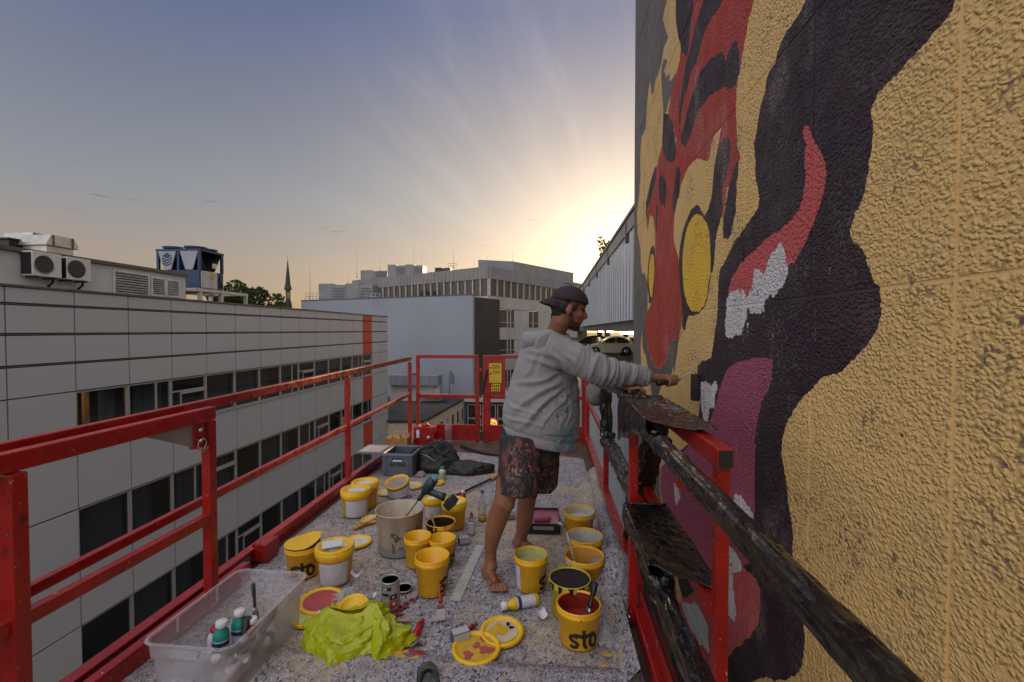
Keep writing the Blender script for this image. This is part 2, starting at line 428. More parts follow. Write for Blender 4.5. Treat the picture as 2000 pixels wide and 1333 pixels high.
m_black = M('black_plastic', (.012, .012, .013, 1), .45, var=.1)
m_steel = M('galvanised_steel', (.42, .42, .42, 1), .42, metal=.8, var=.1)
def ac_unit(xa, xb, ya, yb, label, dark):
    pa, pb = WX(xa, (ya+yb)/2, PRX+.45), WX(xb, (ya+yb)/2, PRX+.45)
    z1_, z0_ = WX((xa+xb)/2, ya, PRX+.45).z, WX((xa+xb)/2, yb, PRX+.45).z
    a = thing('air_conditioner', label, 'air conditioner', (PRX+.22, (pa.y+pb.y)/2, z0_), group='air conditioners on the plant room wall')
    w, h, d = pb.y-pa.y, z1_-z0_, .40
    MB().box((.04, 0, h/2), (d, w, h)).build('casing', m_acw, a, bevel=.02)
    x = .04+d/2
    MB().lathe([(0, 0), (h*.40, 0), (h*.40, .012), (h*.36, .012)], 28, (x, -w*.12, h*.5), M=Matrix.Rotation(PI/2, 3, 'Y')).build('fan_guard', m_steel if not dark else m_cap, a)
    f = MB().lathe([(0, .006), (h*.355, .014)], 28, (x, -w*.12, h*.5), M=Matrix.Rotation(PI/2, 3, 'Y')).build('fan_opening', m_black, a)
    g = MB()
    for k in range(9): zz = h*.5-h*.33+h*.66*k/8; c = math.sqrt(max(.001, (h*.355)**2-(zz-h*.5)**2)); g.span((x+.016, -w*.12-c, zz-.006), (x+.022, -w*.12+c, zz+.006))
    g.build('grille_bar', m_cap, f)
    MB().span((-.14, -w/2-.012, h*.06), (.20, -w/2-.002, h*.94)).build('coil_face', m_black, a)
    for s in (-1, 1): MB().bar((-.22, s*w*.3, -.03), (.26, s*w*.3, -.03), .04, .05).build('bracket', m_cap, a)
    MB().tube([(0, w*.42, .02), (-.05, w*.46, -.12), (-.2, w*.46, -.25), (-.215, w*.46, -h*.9)], .035, 8).build('pipe', m_black, a)
ac_unit(63, 120, 494, 541, 'larger beige air conditioner on the plant room wall, left of the other', False)
ac_unit(131, 177, 505, 548, 'smaller air conditioner with slatted fan grille, nearer the wall louvres', True)

def roof_vent(xa, xb, ytop, ybot, X, label):
    pa, pb = WX(xa, ybot, X), WX(xb, ybot, X); h = WX((xa+xb)/2, ytop, X).z-PRZ-.07; w = pb.y-pa.y
    v = thing('roof_vent', label, 'roof vent', (X, (pa.y+pb.y)/2, PRZ+.07), group='metal roof vents on the plant room')
    m = M('vent_sheet', (.55, .52, .47, 1), .35, metal=.7, var=.1)
    d = .55
    MB().box((0, 0, h*.22), (d*1.6, w*.84, h*.44)).build('curb', m, v, bevel=.01)
    prof = [(-w/2, .44*h), (-w/2, .58*h), (-w*.36, h*.97), (w*.36, h*.97), (w/2, .58*h), (w/2, .44*h)]
    MB().prism(prof, lambda p: (-d, p[0], p[1]), lambda p: (d, p[0], p[1])).build('hood', m, v, bevel=.012)
    for s in (-.3, .3): MB().span((d+.002, s*w-.02, .45*h), (d+.03, s*w+.02, .95*h)).build('hood_rib', m_cap, v)
roof_vent(31, 74, 456, 480, -18.3, 'taller hooded metal roof vent glowing in evening sun on the plant room')
roof_vent(62, 126, 462, 488, -17.1, 'wide faceted metal roof vent above the air conditioners')
tag(MB().box((0, 0, .22), (.4, .5, .44)).box((0, 0, .47), (.5, .62, .06)).build('roof_cowl', m_black, bevel=.01, loc=WX(24, 470, -17.8)*1.0), 'small black roof cowl left of the hooded vents', 'roof cowl')
bpy.data.objects['roof_cowl'].location.z = PRZ+.07

# ------------------------------------------------------------------ blue chiller on its steel frame
def chiller():
    X0 = -17.6
    C0 = WX(391, 563, X0); Yc = C0.y; z0 = C0.z; z1 = WX(391, 486, X0).z; h = z1-z0
    Lx = X0-WY(306, 540, Yc).x; Ly = WX(437, 540, X0).y-Yc              # logo face runs along X, end face along Y
    m_blue = M('blue_steel', (.010, .035, .10, 1), .45, var=.08); m_bgrey = M('chiller_grey', (.30, .32, .36, 1), .45, var=.06); m_pk = M('chiller_door', (.46, .43, .41, 1), .5)
    sup = thing('support_rack', 'grey steel rack on the office roof carrying the blue chiller', 'steel rack', (X0-Lx/2, Yc+Ly/2, 2.605))
    sh = z0-2.605-.002; ey = WX(485, 580, X0).y-Yc-Ly/2
    for yy in (-Ly/2+.1, Ly/2-.1, ey-.1):
        for xx in (-Lx/2+.1, Lx/2-.1): MB().span((xx-.08, yy-.08, 0), (xx+.08, yy+.08, sh-.16)).build('leg', m_steel, sup)
    for xx in (-Lx/2+.1, Lx/2-.1): MB().span((xx-.09, -Ly/2-.25, sh-.16), (xx+.09, ey, sh)).build('beam', m_steel, sup)
    for yy in (-Ly/2-.2, Ly/2, ey-.1): MB().span((-Lx/2+.2, yy, sh-.13), (Lx/2-.2, yy+.12, sh-.01)).build('cross_beam', m_steel, sup)
    c = thing('chiller', 'blue rooftop chiller with slanted grey coil panels and cube logo', 'chiller', (X0-Lx/2, Yc+Ly/2, z0))
    a, b = Lx/2, Ly/2; hb = h*.46
    MB().span((-a, -b, 0), (a-.03, b, hb)).build('base_cabinet', m_blue, c, bevel=.01)
    MB().span((a-.029, -b+.08, .03), (a+.02, b-.5, hb*.98)).build('end_cabinet', m_pk, c, bevel=.01)
    for xx in (-a+.06, 0, a-.06):
        for yy in (-b+.06, b-.06): MB().span((xx-.06, yy-.06, hb+.003), (xx+.06, yy+.06, h-.1)).build('post', m_blue, c)
    MB().span((-a-.02, -b-.02, h-.1), (a+.02, b+.02, h)).build('top_deck', m_blue, c)
    for xx in (-a*.5, a*.5):
        for yy in (-b*.45, b*.45): MB().lathe([(.42, 0), (.52, .15), (.47, .15), (.38, .02)], 24, (xx, yy, h)).build('fan_ring', m_blue, c)
    for k, (p0, p1) in enumerate(((-a+.10, -.10), (.10, a-.10))):
        q = [(p0, h-.1), (p1, h-.1), (p1-.30*(p1-p0), hb+.03), (p0+.30*(p1-p0), hb+.03)]
        cp = MB().prism(q, lambda p: (p[0], -b-.005, p[1]), lambda p: (p[0], -b+.05, p[1])).build('coil_panel', m_bgrey, c)
        if k == 0:
            cx, cz, r = (p0+p1)/2, hb+(h-hb)*.56, (h-hb)*.27; e = MB(); y = -b-.012
            e.add([(cx, y, cz+r), (cx-r*.9, y, cz+r*.45), (cx, y, cz-.05*r), (cx+r*.9, y, cz+r*.45)], [(0, 1, 2, 3)])
            for d in (0, .45, .9):
                e.add([(cx-r*.9, y, cz+r*(.25-d)), (cx, y, cz-r*(.25+d)), (cx, y, cz-r*(.55+d)), (cx-r*.9, y, cz+r*(-.05-d))], [(0, 1, 2, 3)])
                e.add([(cx+r*.9, y, cz+r*(.25-d)), (cx, y, cz-r*(.25+d)), (cx, y, cz-r*(.50+d)), (cx+r*.9, y, cz+r*(.0-d))], [(3, 2, 1, 0)])
            e.build('cube_logo', m_blue, cp)
    for s in (-1, 1):                                   # sloping coils seen from the end
        MB().bar((0, s*b*.92, h-.12), (0, s*b*.30, hb+.04), .05, Lx*.92, up=(0, 1, 0)).build('end_coil', m_dark, c) if False else MB().prism([(s*b*.95, h-.11), (s*b*.88, h-.11), (s*b*.30, hb+.03), (s*b*.37, hb+.03)], lambda p: (-a+.1, p[0], p[1]), lambda p: (a-.10, p[0], p[1])).build('end_coil', m_dark, c)
    MB().span((a+.021, -.15, hb*.55), (a+.04, .12, hb*.86)).build('control_panel', M('yellow_panel', (.5, .33, .05, 1), .4), c)
    MB().span((a-.08, .1, hb+.2), (a+.01, .32, hb+.45)).build('junction_box', m_acw, c)
    MB().tube([(a-.05, b-.25, hb*.8), (a+.05, b-.25, hb*.5), (a+.05, b-.3, .1)], .05, 8).build('pipe', m_black, c)
chiller()

# ------------------------------------------------------------------ department-store block behind: white gable wall, brown return, grey upper storeys
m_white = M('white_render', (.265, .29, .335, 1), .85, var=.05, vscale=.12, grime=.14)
m_brown = M('brown_cladding', (.045, .034, .028, 1), .6, var=.15, vscale=.5)
m_upper = M('grey_ribbed_fascia', (.26, .245, .235, 1), .6, var=.08, vscale=.4, grime=.3)
m_spand = M('pale_spandrel', (.40, .375, .345, 1), .75, var=.08, vscale=.4, grime=.35)
m_mull = M('pale_mullion', (.52, .48, .43, 1), .45, metal=.3)
m_dglass = glass_mat('dark_glazing', (.03, .026, .024, 1), .15, .80)
def wallseg(p, q, z0, z1, t, parent, name, mat, inward):
    """upright slab between plan points p and q, thickness t towards inward"""
    p, q = Vector((p[0], p[1], 0)), Vector((q[0], q[1], 0)); d = (q-p).normalized(); n = Vector((-d.y, d.x, 0))
    if n.dot(Vector((inward[0], inward[1], 0))) < 0: n = -n
    mb = MB(); vs = []
    for z in (z0, z1):
        for a in (p, q, q+n*t, p+n*t): vs.append((a.x, a.y, z))
    mb.add(vs, [(3, 2, 1, 0), (4, 5, 6, 7), (0, 1, 5, 4), (1, 2, 6, 5), (2, 3, 7, 6), (3, 0, 4, 7)])
    return mb.build(name, mat, parent)
def department_store():
    cA, cB = WY(588, 587, 56), WY(923, 577, 48)          # white wall top, left and right end
    cC = WY(976, 584, 53)
    b = thing('department_store', 'large department store block with blank white gable wall and grey ribbed upper storeys', 'building', (0, 0, GZ))
    b.location = (cB.x, cB.y, GZ); o = Vector((cB.x, cB.y, GZ))
    for name, fn in (('x', 0),): pass
    def loc(p): return (p[0]-o.x, p[1]-o.y)
    zt = cB.z-GZ
    d = Vector((cB.x-cA.x, cB.y-cA.y)).normalized(); inw = (-d.y*-1, d.x*1) if False else (.2, 1)
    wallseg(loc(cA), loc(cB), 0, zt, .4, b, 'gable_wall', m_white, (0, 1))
    wallseg((loc(cA)[0], loc(cA)[1]-.03), (loc(cB)[0]+.02, loc(cB)[1]-.03), zt+.002, zt+.12, .5, b, 'gable_coping', m_cap, (0, 1))
    bB = (loc(cB)[0]+.012, loc(cB)[1]+.42)
    wallseg(bB, loc(cC), 0, zt-.15, .4, b, 'brown_wall', m_brown, (-1, .5))
    # flat roof behind the white wall
    back = [(loc(cA)[0]+6, loc(cA)[1]+14), (loc(cC)[0]-1, loc(cC)[1]+4)]
    MB().prism([(loc(cA)[0]+.3, loc(cA)[1]+.5), (loc(cB)[0]-.4, loc(cB)[1]+.45), (loc(cC)[0]-.5, loc(cC)[1]+.2), back[1], back[0]], lambda p: (p[0], p[1], zt-.6), lambda p: (p[0], p[1], zt-.3)).build('roof', m_cap, b)
    # upper storeys
    K = WY(955, 521, 60); Lf = WY(690, 545, 75); Rt = WY(1136, 556, 84)
    zt2 = K.z-GZ; zw1 = WY(955, 545, 60).z-GZ; zw0 = WY(955, 578, 60).z-GZ
    k, l, r = loc(K), loc(Lf), loc(Rt)
    def face(p, q, z0, z1, off, name, mat, t=.5): 
        dd = (Vector(q)-Vector(p)).normalized(); nn = Vector((dd.y, -dd.x))
        if nn.y > 0: nn = -nn
        return wallseg(tuple(Vector(p)+nn*off), tuple(Vector(q)+nn*off), z0, z1, t, b, name, mat, (-nn.x, -nn.y))
    for (p, q, nb) in ((l, k, 22), (k, r, 17)):
        face(p, q, zw1, zt2, .25, 'fascia', m_upper)
        face(p, q, zw0-1.6, zw0, .12, 'spandrel', m_spand)
        face(p, q, zw0, zw1, -.8, 'inner_wall', m_dark, .2)
        P, Q = Vector(p), Vector(q); dd = (Q-P); n_ = Vector((dd.y, -dd.x)).normalized(); n_ = n_ if n_.y < 0 else -n_
        ang = math.atan2(dd.y, dd.x); bw = dd.length/nb
        me_m = MB().box((0, 0, (zw1-zw0)/2), (.16, .22, zw1-zw0-.02)).mesh('mullion', m_mull)
        me_p = MB().box((0, 0, (zw1-zw0)/2), (bw-.18, .03, zw1-zw0-.04)).mesh('pane', m_dglass)
        me_bl = MB().box((0, 0, 0), (bw-.2, .02, (zw1-zw0)*.9)).mesh('blind', M('roller_blind', (.20, .19, .19, 1), .9))
        for i in range(nb+1):
            c = P+dd*(i/nb)+n_*.12; inst('mullion', me_m, b, (c.x, c.y, zw0+.01), (0, 0, ang))
            if i < nb:
                c = P+dd*((i+.5)/nb)+n_*.03; w = inst('window', me_p, b, (c.x, c.y, zw0+.02), (0, 0, ang))
                if random.random() < (.75 if q is r else .3):
                    c = -n_*.25; hgt = random.uniform(.3, .95)
                    inst('blind', me_bl, w, (0, .25, (zw1-zw0)*(1-hgt*.45)), (0, 0, 0), (1, 1, hgt))
    # vertical ribs on the fascia
    for (p, q, nb) in ((l, k, 40), (k, r, 34)):
        P, Q = Vector(p), Vector(q); dd = Q-P; n_ = Vector((dd.y, -dd.x)).normalized(); n_ = n_ if n_.y < 0 else -n_; ang = math.atan2(dd.y, dd.x)
        me = MB().box((0, 0, (zt2-zw1)/2), (.22, .06, zt2-zw1-.05)).mesh('fascia_rib', m_upper)
        for i in range(nb): c = P+dd*((i+.5)/nb)+n_*.285; inst('fascia_rib', me, b, (c.x, c.y, zw1+.02), (0, 0, ang))
    MB().prism([(k[0], k[1]+.6), (l[0]+.8, l[1]+.6), (l[0]+16, l[1]+14), (r[0]-.6, r[1]+.2)], lambda p: (p[0], p[1], zt2-.5), lambda p: (p[0], p[1], zt2-.1)).build('upper_roof', m_cap, b)
    # right-hand lower storeys below the ribbon windows: spandrels and windows
    S0 = Vector(loc(WY(974, 600, 62))); S1 = Vector(r)+Vector((.3, -.6))
    dd = S1-S0; n_ = Vector((dd.y, -dd.x)).normalized(); n_ = n_ if n_.y < 0 else -n_; ang = math.atan2(dd.y, dd.x)
    rows = [(604, 640), (664, 693), (725, 760), (790, 820)]
    zz = [(WY(980, y1, 62).z-GZ, WY(980, y0, 62).z-GZ) for y0, y1 in rows]
    prev = zw0-1.55
    wallseg(tuple(S0+n_*-.9), tuple(S1+n_*-.9), 0, zw0-1.7, .2, b, 'inner_wall', m_dark, (0, 1))
    for z0, z1 in zz:
        wallseg(tuple(S0), tuple(S1), z1, prev, .45, b, 'spandrel', m_spand, (0, 1)); prev = z0
        bays = [0, .075, .105, .145, .30, .335, .40, .55, .60, .72, .80, .92, 1.0]
        for i in range(len(bays)-1):
            a, e = S0+dd*bays[i], S0+dd*bays[i+1]
            if i in (3, 6, 8, 10): wallseg(tuple(a+n_*-.04), tuple(e+n_*-.04), z0+.003, z1-.003, .3, b, 'pier', m_spand, (0, 1)); continue
            m_ = (a+e)/2; L_ = (e-a).length
            w = MB().box((0, 0, (z1-z0)/2), (L_-.2, .04, z1-z0-.1)).build('window', m_dglass, b, loc=(m_.x, m_.y+.1, z0)); w.rotation_euler = (0, 0, ang)
            f = MB().box((L_/2, -.03, (z1-z0)/2), (.16, .14, z1-z0-.01)).box((0, -.03, .28*(z1-z0)), (L_-.2, .06, .07)).build('window_frame', m_mull, w)
    wallseg(tuple(S0), tuple(S1), 0, prev, .45, b, 'ground_storey', m_brown, (0, 1))
    # penthouse storey on the upper roof
    pA, pB, pC = WY(935, 520, 64), WY(1003, 511, 66), WY(1120, 531, 80)
    la, lb, lc = loc(pA), loc(pB), loc(pC); z0, z1 = zt2-.4, WY(1003, 511, 66).z-GZ
    wallseg(la, lb, z0, z1, .3, b, 'penthouse_wall', m_bluegrey, (0, 1)); wallseg(lb, lc, z0, z1, .3, b, 'penthouse_wall', m_upper, (0, 1))
    MB().prism([(la[0], la[1]+.4), (lb[0], lb[1]+.4), (lc[0]-.1, lc[1]+.3), (la[0]+9, la[1]+12)], lambda p: (p[0], p[1], z1-.15), lambda p: (p[0], p[1], z1+.02)).build('penthouse_roof', m_cap, b)
    return b, o, zt, zt2
m_bluegrey = M('blue_grey_sheet', (.20, .215, .235, 1), .5, var=.08, vscale=.5, grime=.2)
ds, DSO, DSZ, DSZ2 = department_store()

def roof_unit(name, label, px0, px1, ytop, ybot, Y, depth, parts=4, base=None, mat=None, cat='ventilation unit', group=None):
    a, b = WY(px0, ybot, Y), WY(px1, ybot, Y); h = WY((px0+px1)/2, ytop, Y).z-(base if base is not None else a.z); w = b.x-a.x
    z = base if base is not None else a.z
    t = thing(name, label, cat, ((a.x+b.x)/2, Y+depth/2, z), .0, group); mat = mat or m_bluegrey
    for i in range(parts):
        hh = h*(1 if i % 2 == 0 else .94)
        MB().span((-w/2+w*i/parts+.02, -depth/2, .1), (-w/2+w*(i+1)/parts-.02, depth/2, hh)).build('casing', mat, t, bevel=.02)
        if i % 2 == 1:
            g = MB()
            for k in range(6): g.box((-w/2+w*(i+.5)/parts, -depth/2-.03, h*(.18+.12*k)), (w/parts*.8, .04, h*.05), Matrix.Rotation(-.5, 3, 'X'))
            g.build('louvre', m_cap, t)
    MB().span((-w/2, -depth/2+.05, 0), (w/2, depth/2-.05, .1)).build('skid', m_steel, t)
    return t
roof_unit('ventilation_unit', 'long grey ventilation unit on the roof above the white gable, left end', 622, 728, 554, 584, 62, 2.2, 4, DSZ+GZ-.3)
roof_unit('ventilation_unit', 'blocky grey ventilation unit highest on the upper roof', 757, 826, 517, 537, 74, 2.4, 4, DSZ2+GZ-.1)
roof_unit('ventilation_unit', 'sloping grey duct housing below the highest ventilation unit', 704, 757, 528, 544, 76, 2.0, 2, DSZ2+GZ-.1)
roof_unit('ventilation_unit', 'low pair of black roof fans near the mast frame', 849, 880, 523, 530, 66, 1.0, 2, DSZ2+GZ-.1, m_black)
k = 0
for px, y0, y1, Y in ((606, 522, 585, 60), (697, 489, 534, 75), (742, 504, 523, 75), (809, 484, 517, 75), (824, 497, 518, 75), (886, 492, 516, 66), (927, 506, 522, 66), (953, 500, 514, 68), (1001, 490, 512, 68), (680, 528, 548, 75), (1062, 505, 520, 74)):
    k += 1
    base = WY(px, y1+8, Y); top = WY(px, y0, Y)
    t = MB().tube([(0, 0, 0), (0, 0, (top.z-base.z)*.5), (0, 0, top.z-base.z)], [.03, .025, .012], 6).lathe([(.22, 0), (.22, .05), (.06, .08)], 8).build('lightning_rod', m_cap, loc=base)
    tag(t, ['thin lightning rod by the railing at the white gable, leftmost of the rods', 'tall thin rod left of the sloping duct housing', 'short rod above the sloping duct housing',
            'tallest rod, rising from the highest ventilation unit', 'shorter rod just right of the tallest one', 'rod beside the mast frame on the upper roof', 'short rod left of the penthouse',
            'thin rod at the left part of the penthouse roof', 'rod at the penthouse corner', 'very thin rod between the leftmost rod and the duct housing', 'rod on the penthouse roof just above the cap of the painter'][k-1], 'lightning rod', 'rods on the department store roof')
def roof_rail(px0, px1, ytop, ybot, Y, label, n):
    a, b = WY(px0, ybot, Y), WY(px1, ybot, Y); h = WY(px0, ytop, Y).z-a.z
    t = thing('roof_railing', label, 'railing', ((a.x+b.x)/2, Y, a.z)); w = b.x-a.x
    for i in range(n+1): MB().tube([(-w/2+w*i/n, 0, 0), (-w/2+w*i/n, 0, h)], .035, 6).build('post', m_steel, t)
    for z in (h, h*.55): MB().tube([(-w/2, 0, z), (w/2, 0, z)], .03, 6).build('rail', m_steel, t)
roof_rail(597, 625, 573, 587, 57, 'thin steel railing at the left end of the white gable roof', 4)
roof_rail(715, 742, 574, 587, 54, 'thin steel railing where the gable meets the ribbon windows', 3)
roof_rail(875, 893, 515, 524, 66, 'square steel mast frame on the upper roof edge', 2)

# satellite mast on the white wall
def antenna():
    p = WY(878, 757, 46.2)
    t = thing('satellite_dish', 'satellite dish seen edge-on on a mast before the white wall', 'antenna', p)
    MB().tube([(0, 0, -1.0), (0, 0, 1.6)], .05, 8).build('mast', m_steel, t)
    MB().lathe([(0, .0), (.35, .05), (.7, .2), (.68, .23), (.33, .08), (0, .03)], 20, (0, 0, 1.0), M=Matrix.Rotation(1.35, 3, 'Y') @ Matrix.Rotation(.2, 3, 'X')).build('dish', m_bluegrey, t)
    for z in (.1, .55, 1.45): MB().bar((-.55, 0, z), (.55, 0, z+.1), .03, .03).build('antenna_bar', m_steel, t)
antenna()

# ------------------------------------------------------------------ low buildings and yard seen through the gate
m_roofing = M('roofing_felt', (.045, .043, .042, 1), .95, var=.3, vscale=.25, grime=.3)
m_beige = M('beige_render', (.55, .45, .31, 1), .85, var=.08, grime=.25)
def low_buildings():
    zr = EYE-7.4
    A, B = FL(828, 826, zr), FL(906, 782, zr)
    b = thing('annex_building', 'low annex with dark flat roof and beige wall of narrow windows', 'building', (A.x, A.y, GZ)); o = Vector((A.x, A.y, GZ))
    h = zr-GZ
    bl = (B.x-A.x, B.y-A.y); d = Vector(bl).normalized()
    MB().prism([(0, 0), bl, (bl[0]-24, bl[1]+1.0), (-22, -2.0)], lambda p: (p[0], p[1], 0), lambda p: (p[0], p[1], h)).build('wall', m_beige, b)
    MB().prism([(.06, -.1), (bl[0]+.06, bl[1]+.1), (bl[0]-24, bl[1]+1.1), (-22, -2.1)], lambda p: (p[0], p[1], h+.004), lambda p: (p[0], p[1], h+.22)).build('roof', m_roofing, b)
    ang = math.atan2(d.y, d.x); n = Vector((d.y, -d.x)); L = Vector(bl).length
    for s, zc in enumerate((h-1.3, h-3.3)):
        for i in range(7):
            c = d*(L*(i+.5)/7)+n*.03
            w = MB().box((0, 0, 0), (.62, .08, 1.25)).build('window', m_mull, b, loc=(c.x, c.y, zc)); w.rotation_euler = (0, 0, ang)
            MB().box((0, -.05, 0), (.48, .03, 1.08)).build('pane', m_dglass, w)
    # gallery with large glazing facing the lift
    g = thing('glazed_gallery', 'glazed gallery with pale roof edge beside the beige annex', 'building', (B.x, B.y, GZ))
    w_ = 7.0; hz = zr-GZ+.1
    MB().span((.15, .3, 0), (w_, 6, hz-.25)).build('wall', m_brown, g)
    MB().span((-.3, -.25, hz-.24), (w_+.2, 6.1, hz+.1)).build('roof_edge', m_spand, g)
    for i in range(4):
        for k_ in range(2):
            wn = MB().span((.35+i*1.6, .12, hz-.5-1.5*(k_+1)), (.35+i*1.6+1.45, .29, hz-.55-1.5*k_)).build('window', m_frame, g)
            MB().span((.45+i*1.6, .09, hz-.42-1.5*(k_+1)), (.35+i*1.6+1.35, .115, hz-.63-1.5*k_)).build('pane', m_glass, wn)
    # grey canopy block below the white wall
    a, e = WY(762, 762, 45), WY(858, 762, 45); zt = WY(800, 733, 45).z
    c = thing('canopy_block', 'low grey canopy block standing before the white gable wall', 'building', ((a.x+e.x)/2, 45, zr+.23))
    w2 = (e.x-a.x)/2; hh = zt-zr-.23
    MB().span((-w2, 0, 0), (w2, 1.4, hh*.62)).build('wall', m_spand, c)
    for k_ in range(6): MB().span((-w2+k_*w2/3+.01, -.5, hh*.62), (-w2+(k_+1)*w2/3-.01, 1.3, hh)).build('fascia_panel', m_bluegrey, c, bevel=.02)
    MB().span((w2*.3, -1.2, hh*.25), (w2*1.35, -.1, hh*.3)).build('awning', m_spand, c)
low_buildings()

# ------------------------------------------------------------------ church spire and trees beyond the office roof
def spire():
    p = WY(563, 600, 150)
    s = thing('church_spire', 'slender dark green church spire with open lantern on the horizon', 'church tower', (p.x, p.y, GZ))
    z = lambda py: WY(563, py, 150).z-GZ; u = 150/FPX
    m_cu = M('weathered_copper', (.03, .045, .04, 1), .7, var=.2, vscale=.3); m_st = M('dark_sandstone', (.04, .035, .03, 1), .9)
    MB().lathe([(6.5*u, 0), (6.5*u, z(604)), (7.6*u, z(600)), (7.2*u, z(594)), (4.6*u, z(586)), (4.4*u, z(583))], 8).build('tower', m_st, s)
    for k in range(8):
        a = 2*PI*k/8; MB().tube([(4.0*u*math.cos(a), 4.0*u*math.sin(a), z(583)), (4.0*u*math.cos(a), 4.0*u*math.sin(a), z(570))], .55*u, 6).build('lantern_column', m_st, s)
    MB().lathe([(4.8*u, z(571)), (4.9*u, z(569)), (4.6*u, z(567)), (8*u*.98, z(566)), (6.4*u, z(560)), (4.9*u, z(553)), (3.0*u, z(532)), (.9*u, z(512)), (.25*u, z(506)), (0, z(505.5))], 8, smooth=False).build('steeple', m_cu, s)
    c = MB().tube([(0, 0, z(507)), (0, 0, z(498))], .16*u, 5); c.lathe([(0, z(505)), (.5*u, z(504)), (0, z(503))], 8); c.bar((-.9*u, 0, z(501)), (.9*u, 0, z(501)), .2*u, .2*u)
    c.build('weather_vane', m_cu, s)
spire()
def leaf_mat(name, a, b):
    n = NT(name); g = n.N.new('ShaderNodeObjectInfo')
    n.set('Base Color', n.mix(n.noise(n.pos(), 1.3, 3), a, b)); n.set('Roughness', .65); n.set('Specular IOR Level', .2)
    tl = n.N.new('ShaderNodeBsdfTranslucent'); tl.inputs[0].default_value = b
    mx = n.N.new('ShaderNodeMixShader'); mx.inputs[0].default_value = .3
    n.L.new(n.b.outputs[0], mx.inputs[1]); n.L.new(tl.outputs[0], mx.inputs[2]); n.L.new(mx.outputs[0], n.out.inputs[0])
    return n.m
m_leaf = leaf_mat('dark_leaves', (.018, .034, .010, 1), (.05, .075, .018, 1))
m_leaf2 = leaf_mat('shrub_leaves', (.05, .08, .02, 1), (.11, .14, .035, 1))
m_bark = M('bark', (.05, .04, .03, 1), .9, var=.2, vscale=2)
def leaves(mb, c, r, n, size, seed):
    rd = random.Random(seed)
    for _ in range(n):
        while True:
            p = Vector((rd.uniform(-1, 1), rd.uniform(-1, 1), rd.uniform(-1, 1)))
            if p.length < 1: break
        p = p.normalized()*(p.length**.45)
        q = Vector(c)+Vector((p.x*r[0], p.y*r[1], p.z*r[2])); s = size*rd.uniform(.6, 1.3)
        e = Euler((rd.uniform(0, 6), rd.uniform(0, 6), rd.uniform(0, 6))).to_matrix()
        mb.add([q+e @ Vector(v)*s for v in ((0, -1, 0), (.5, 0, .12), (0, 1, 0), (-.5, 0, .12))], [(0, 1, 2, 3)])
def tree(px, ytop, Y, R, label, seed, name='tree', n=2600, size=.32, base=GZ):
    top = WY(px, ytop, Y); h = top.z-base
    t = thing(name, label, 'tree', (top.x, Y, base), group='trees behind the office roof')
    rd = random.Random(seed)
    tr = MB().tube([(0, 0, 0), (.1, 0, h*.3), (.0, .1, h*.6), (0, 0, h*.92)], [.34, .27, .18, .04], 8)
    for k in range(9):
        a = rd.uniform(0, 6.28); z0 = h*rd.uniform(.35, .8); l = R*rd.uniform(.5, .9)
        tr.tube([(0, 0, z0), (math.cos(a)*l*.5, math.sin(a)*l*.5, z0+l*.35), (math.cos(a)*l, math.sin(a)*l, z0+l*.55)], [.11, .07, .02], 5)
    tr.build('trunk', m_bark, t)
    cr = MB()
    for k in range(16):
        a = rd.uniform(0, 6.28); rr = R*rd.uniform(.15, .75); z = h-R*1.5+rd.uniform(-1, 1)*R*.95
        leaves(cr, (math.cos(a)*rr, math.sin(a)*rr, min(z, h-R*.28)), (R*.42, R*.42, R*.30), n//16, size, seed*31+k)
    leaves(cr, (0, 0, h-R*.35), (R*.35, R*.35, R*.35), n//14, size, seed+5)
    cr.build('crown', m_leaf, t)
tree(461, 548, 52, 3.5, 'bushy dark tree right beside the blue chiller', 3)
tree(505, 562, 56, 3.6, 'lower dark tree between the chiller and the church spire', 5)
tree(541, 574, 60, 3.2, 'smallest dark tree just left of the church spire', 8)
tree(425, 566, 50, 3.0, 'dark tree crown partly hidden behind the chiller stand', 9)

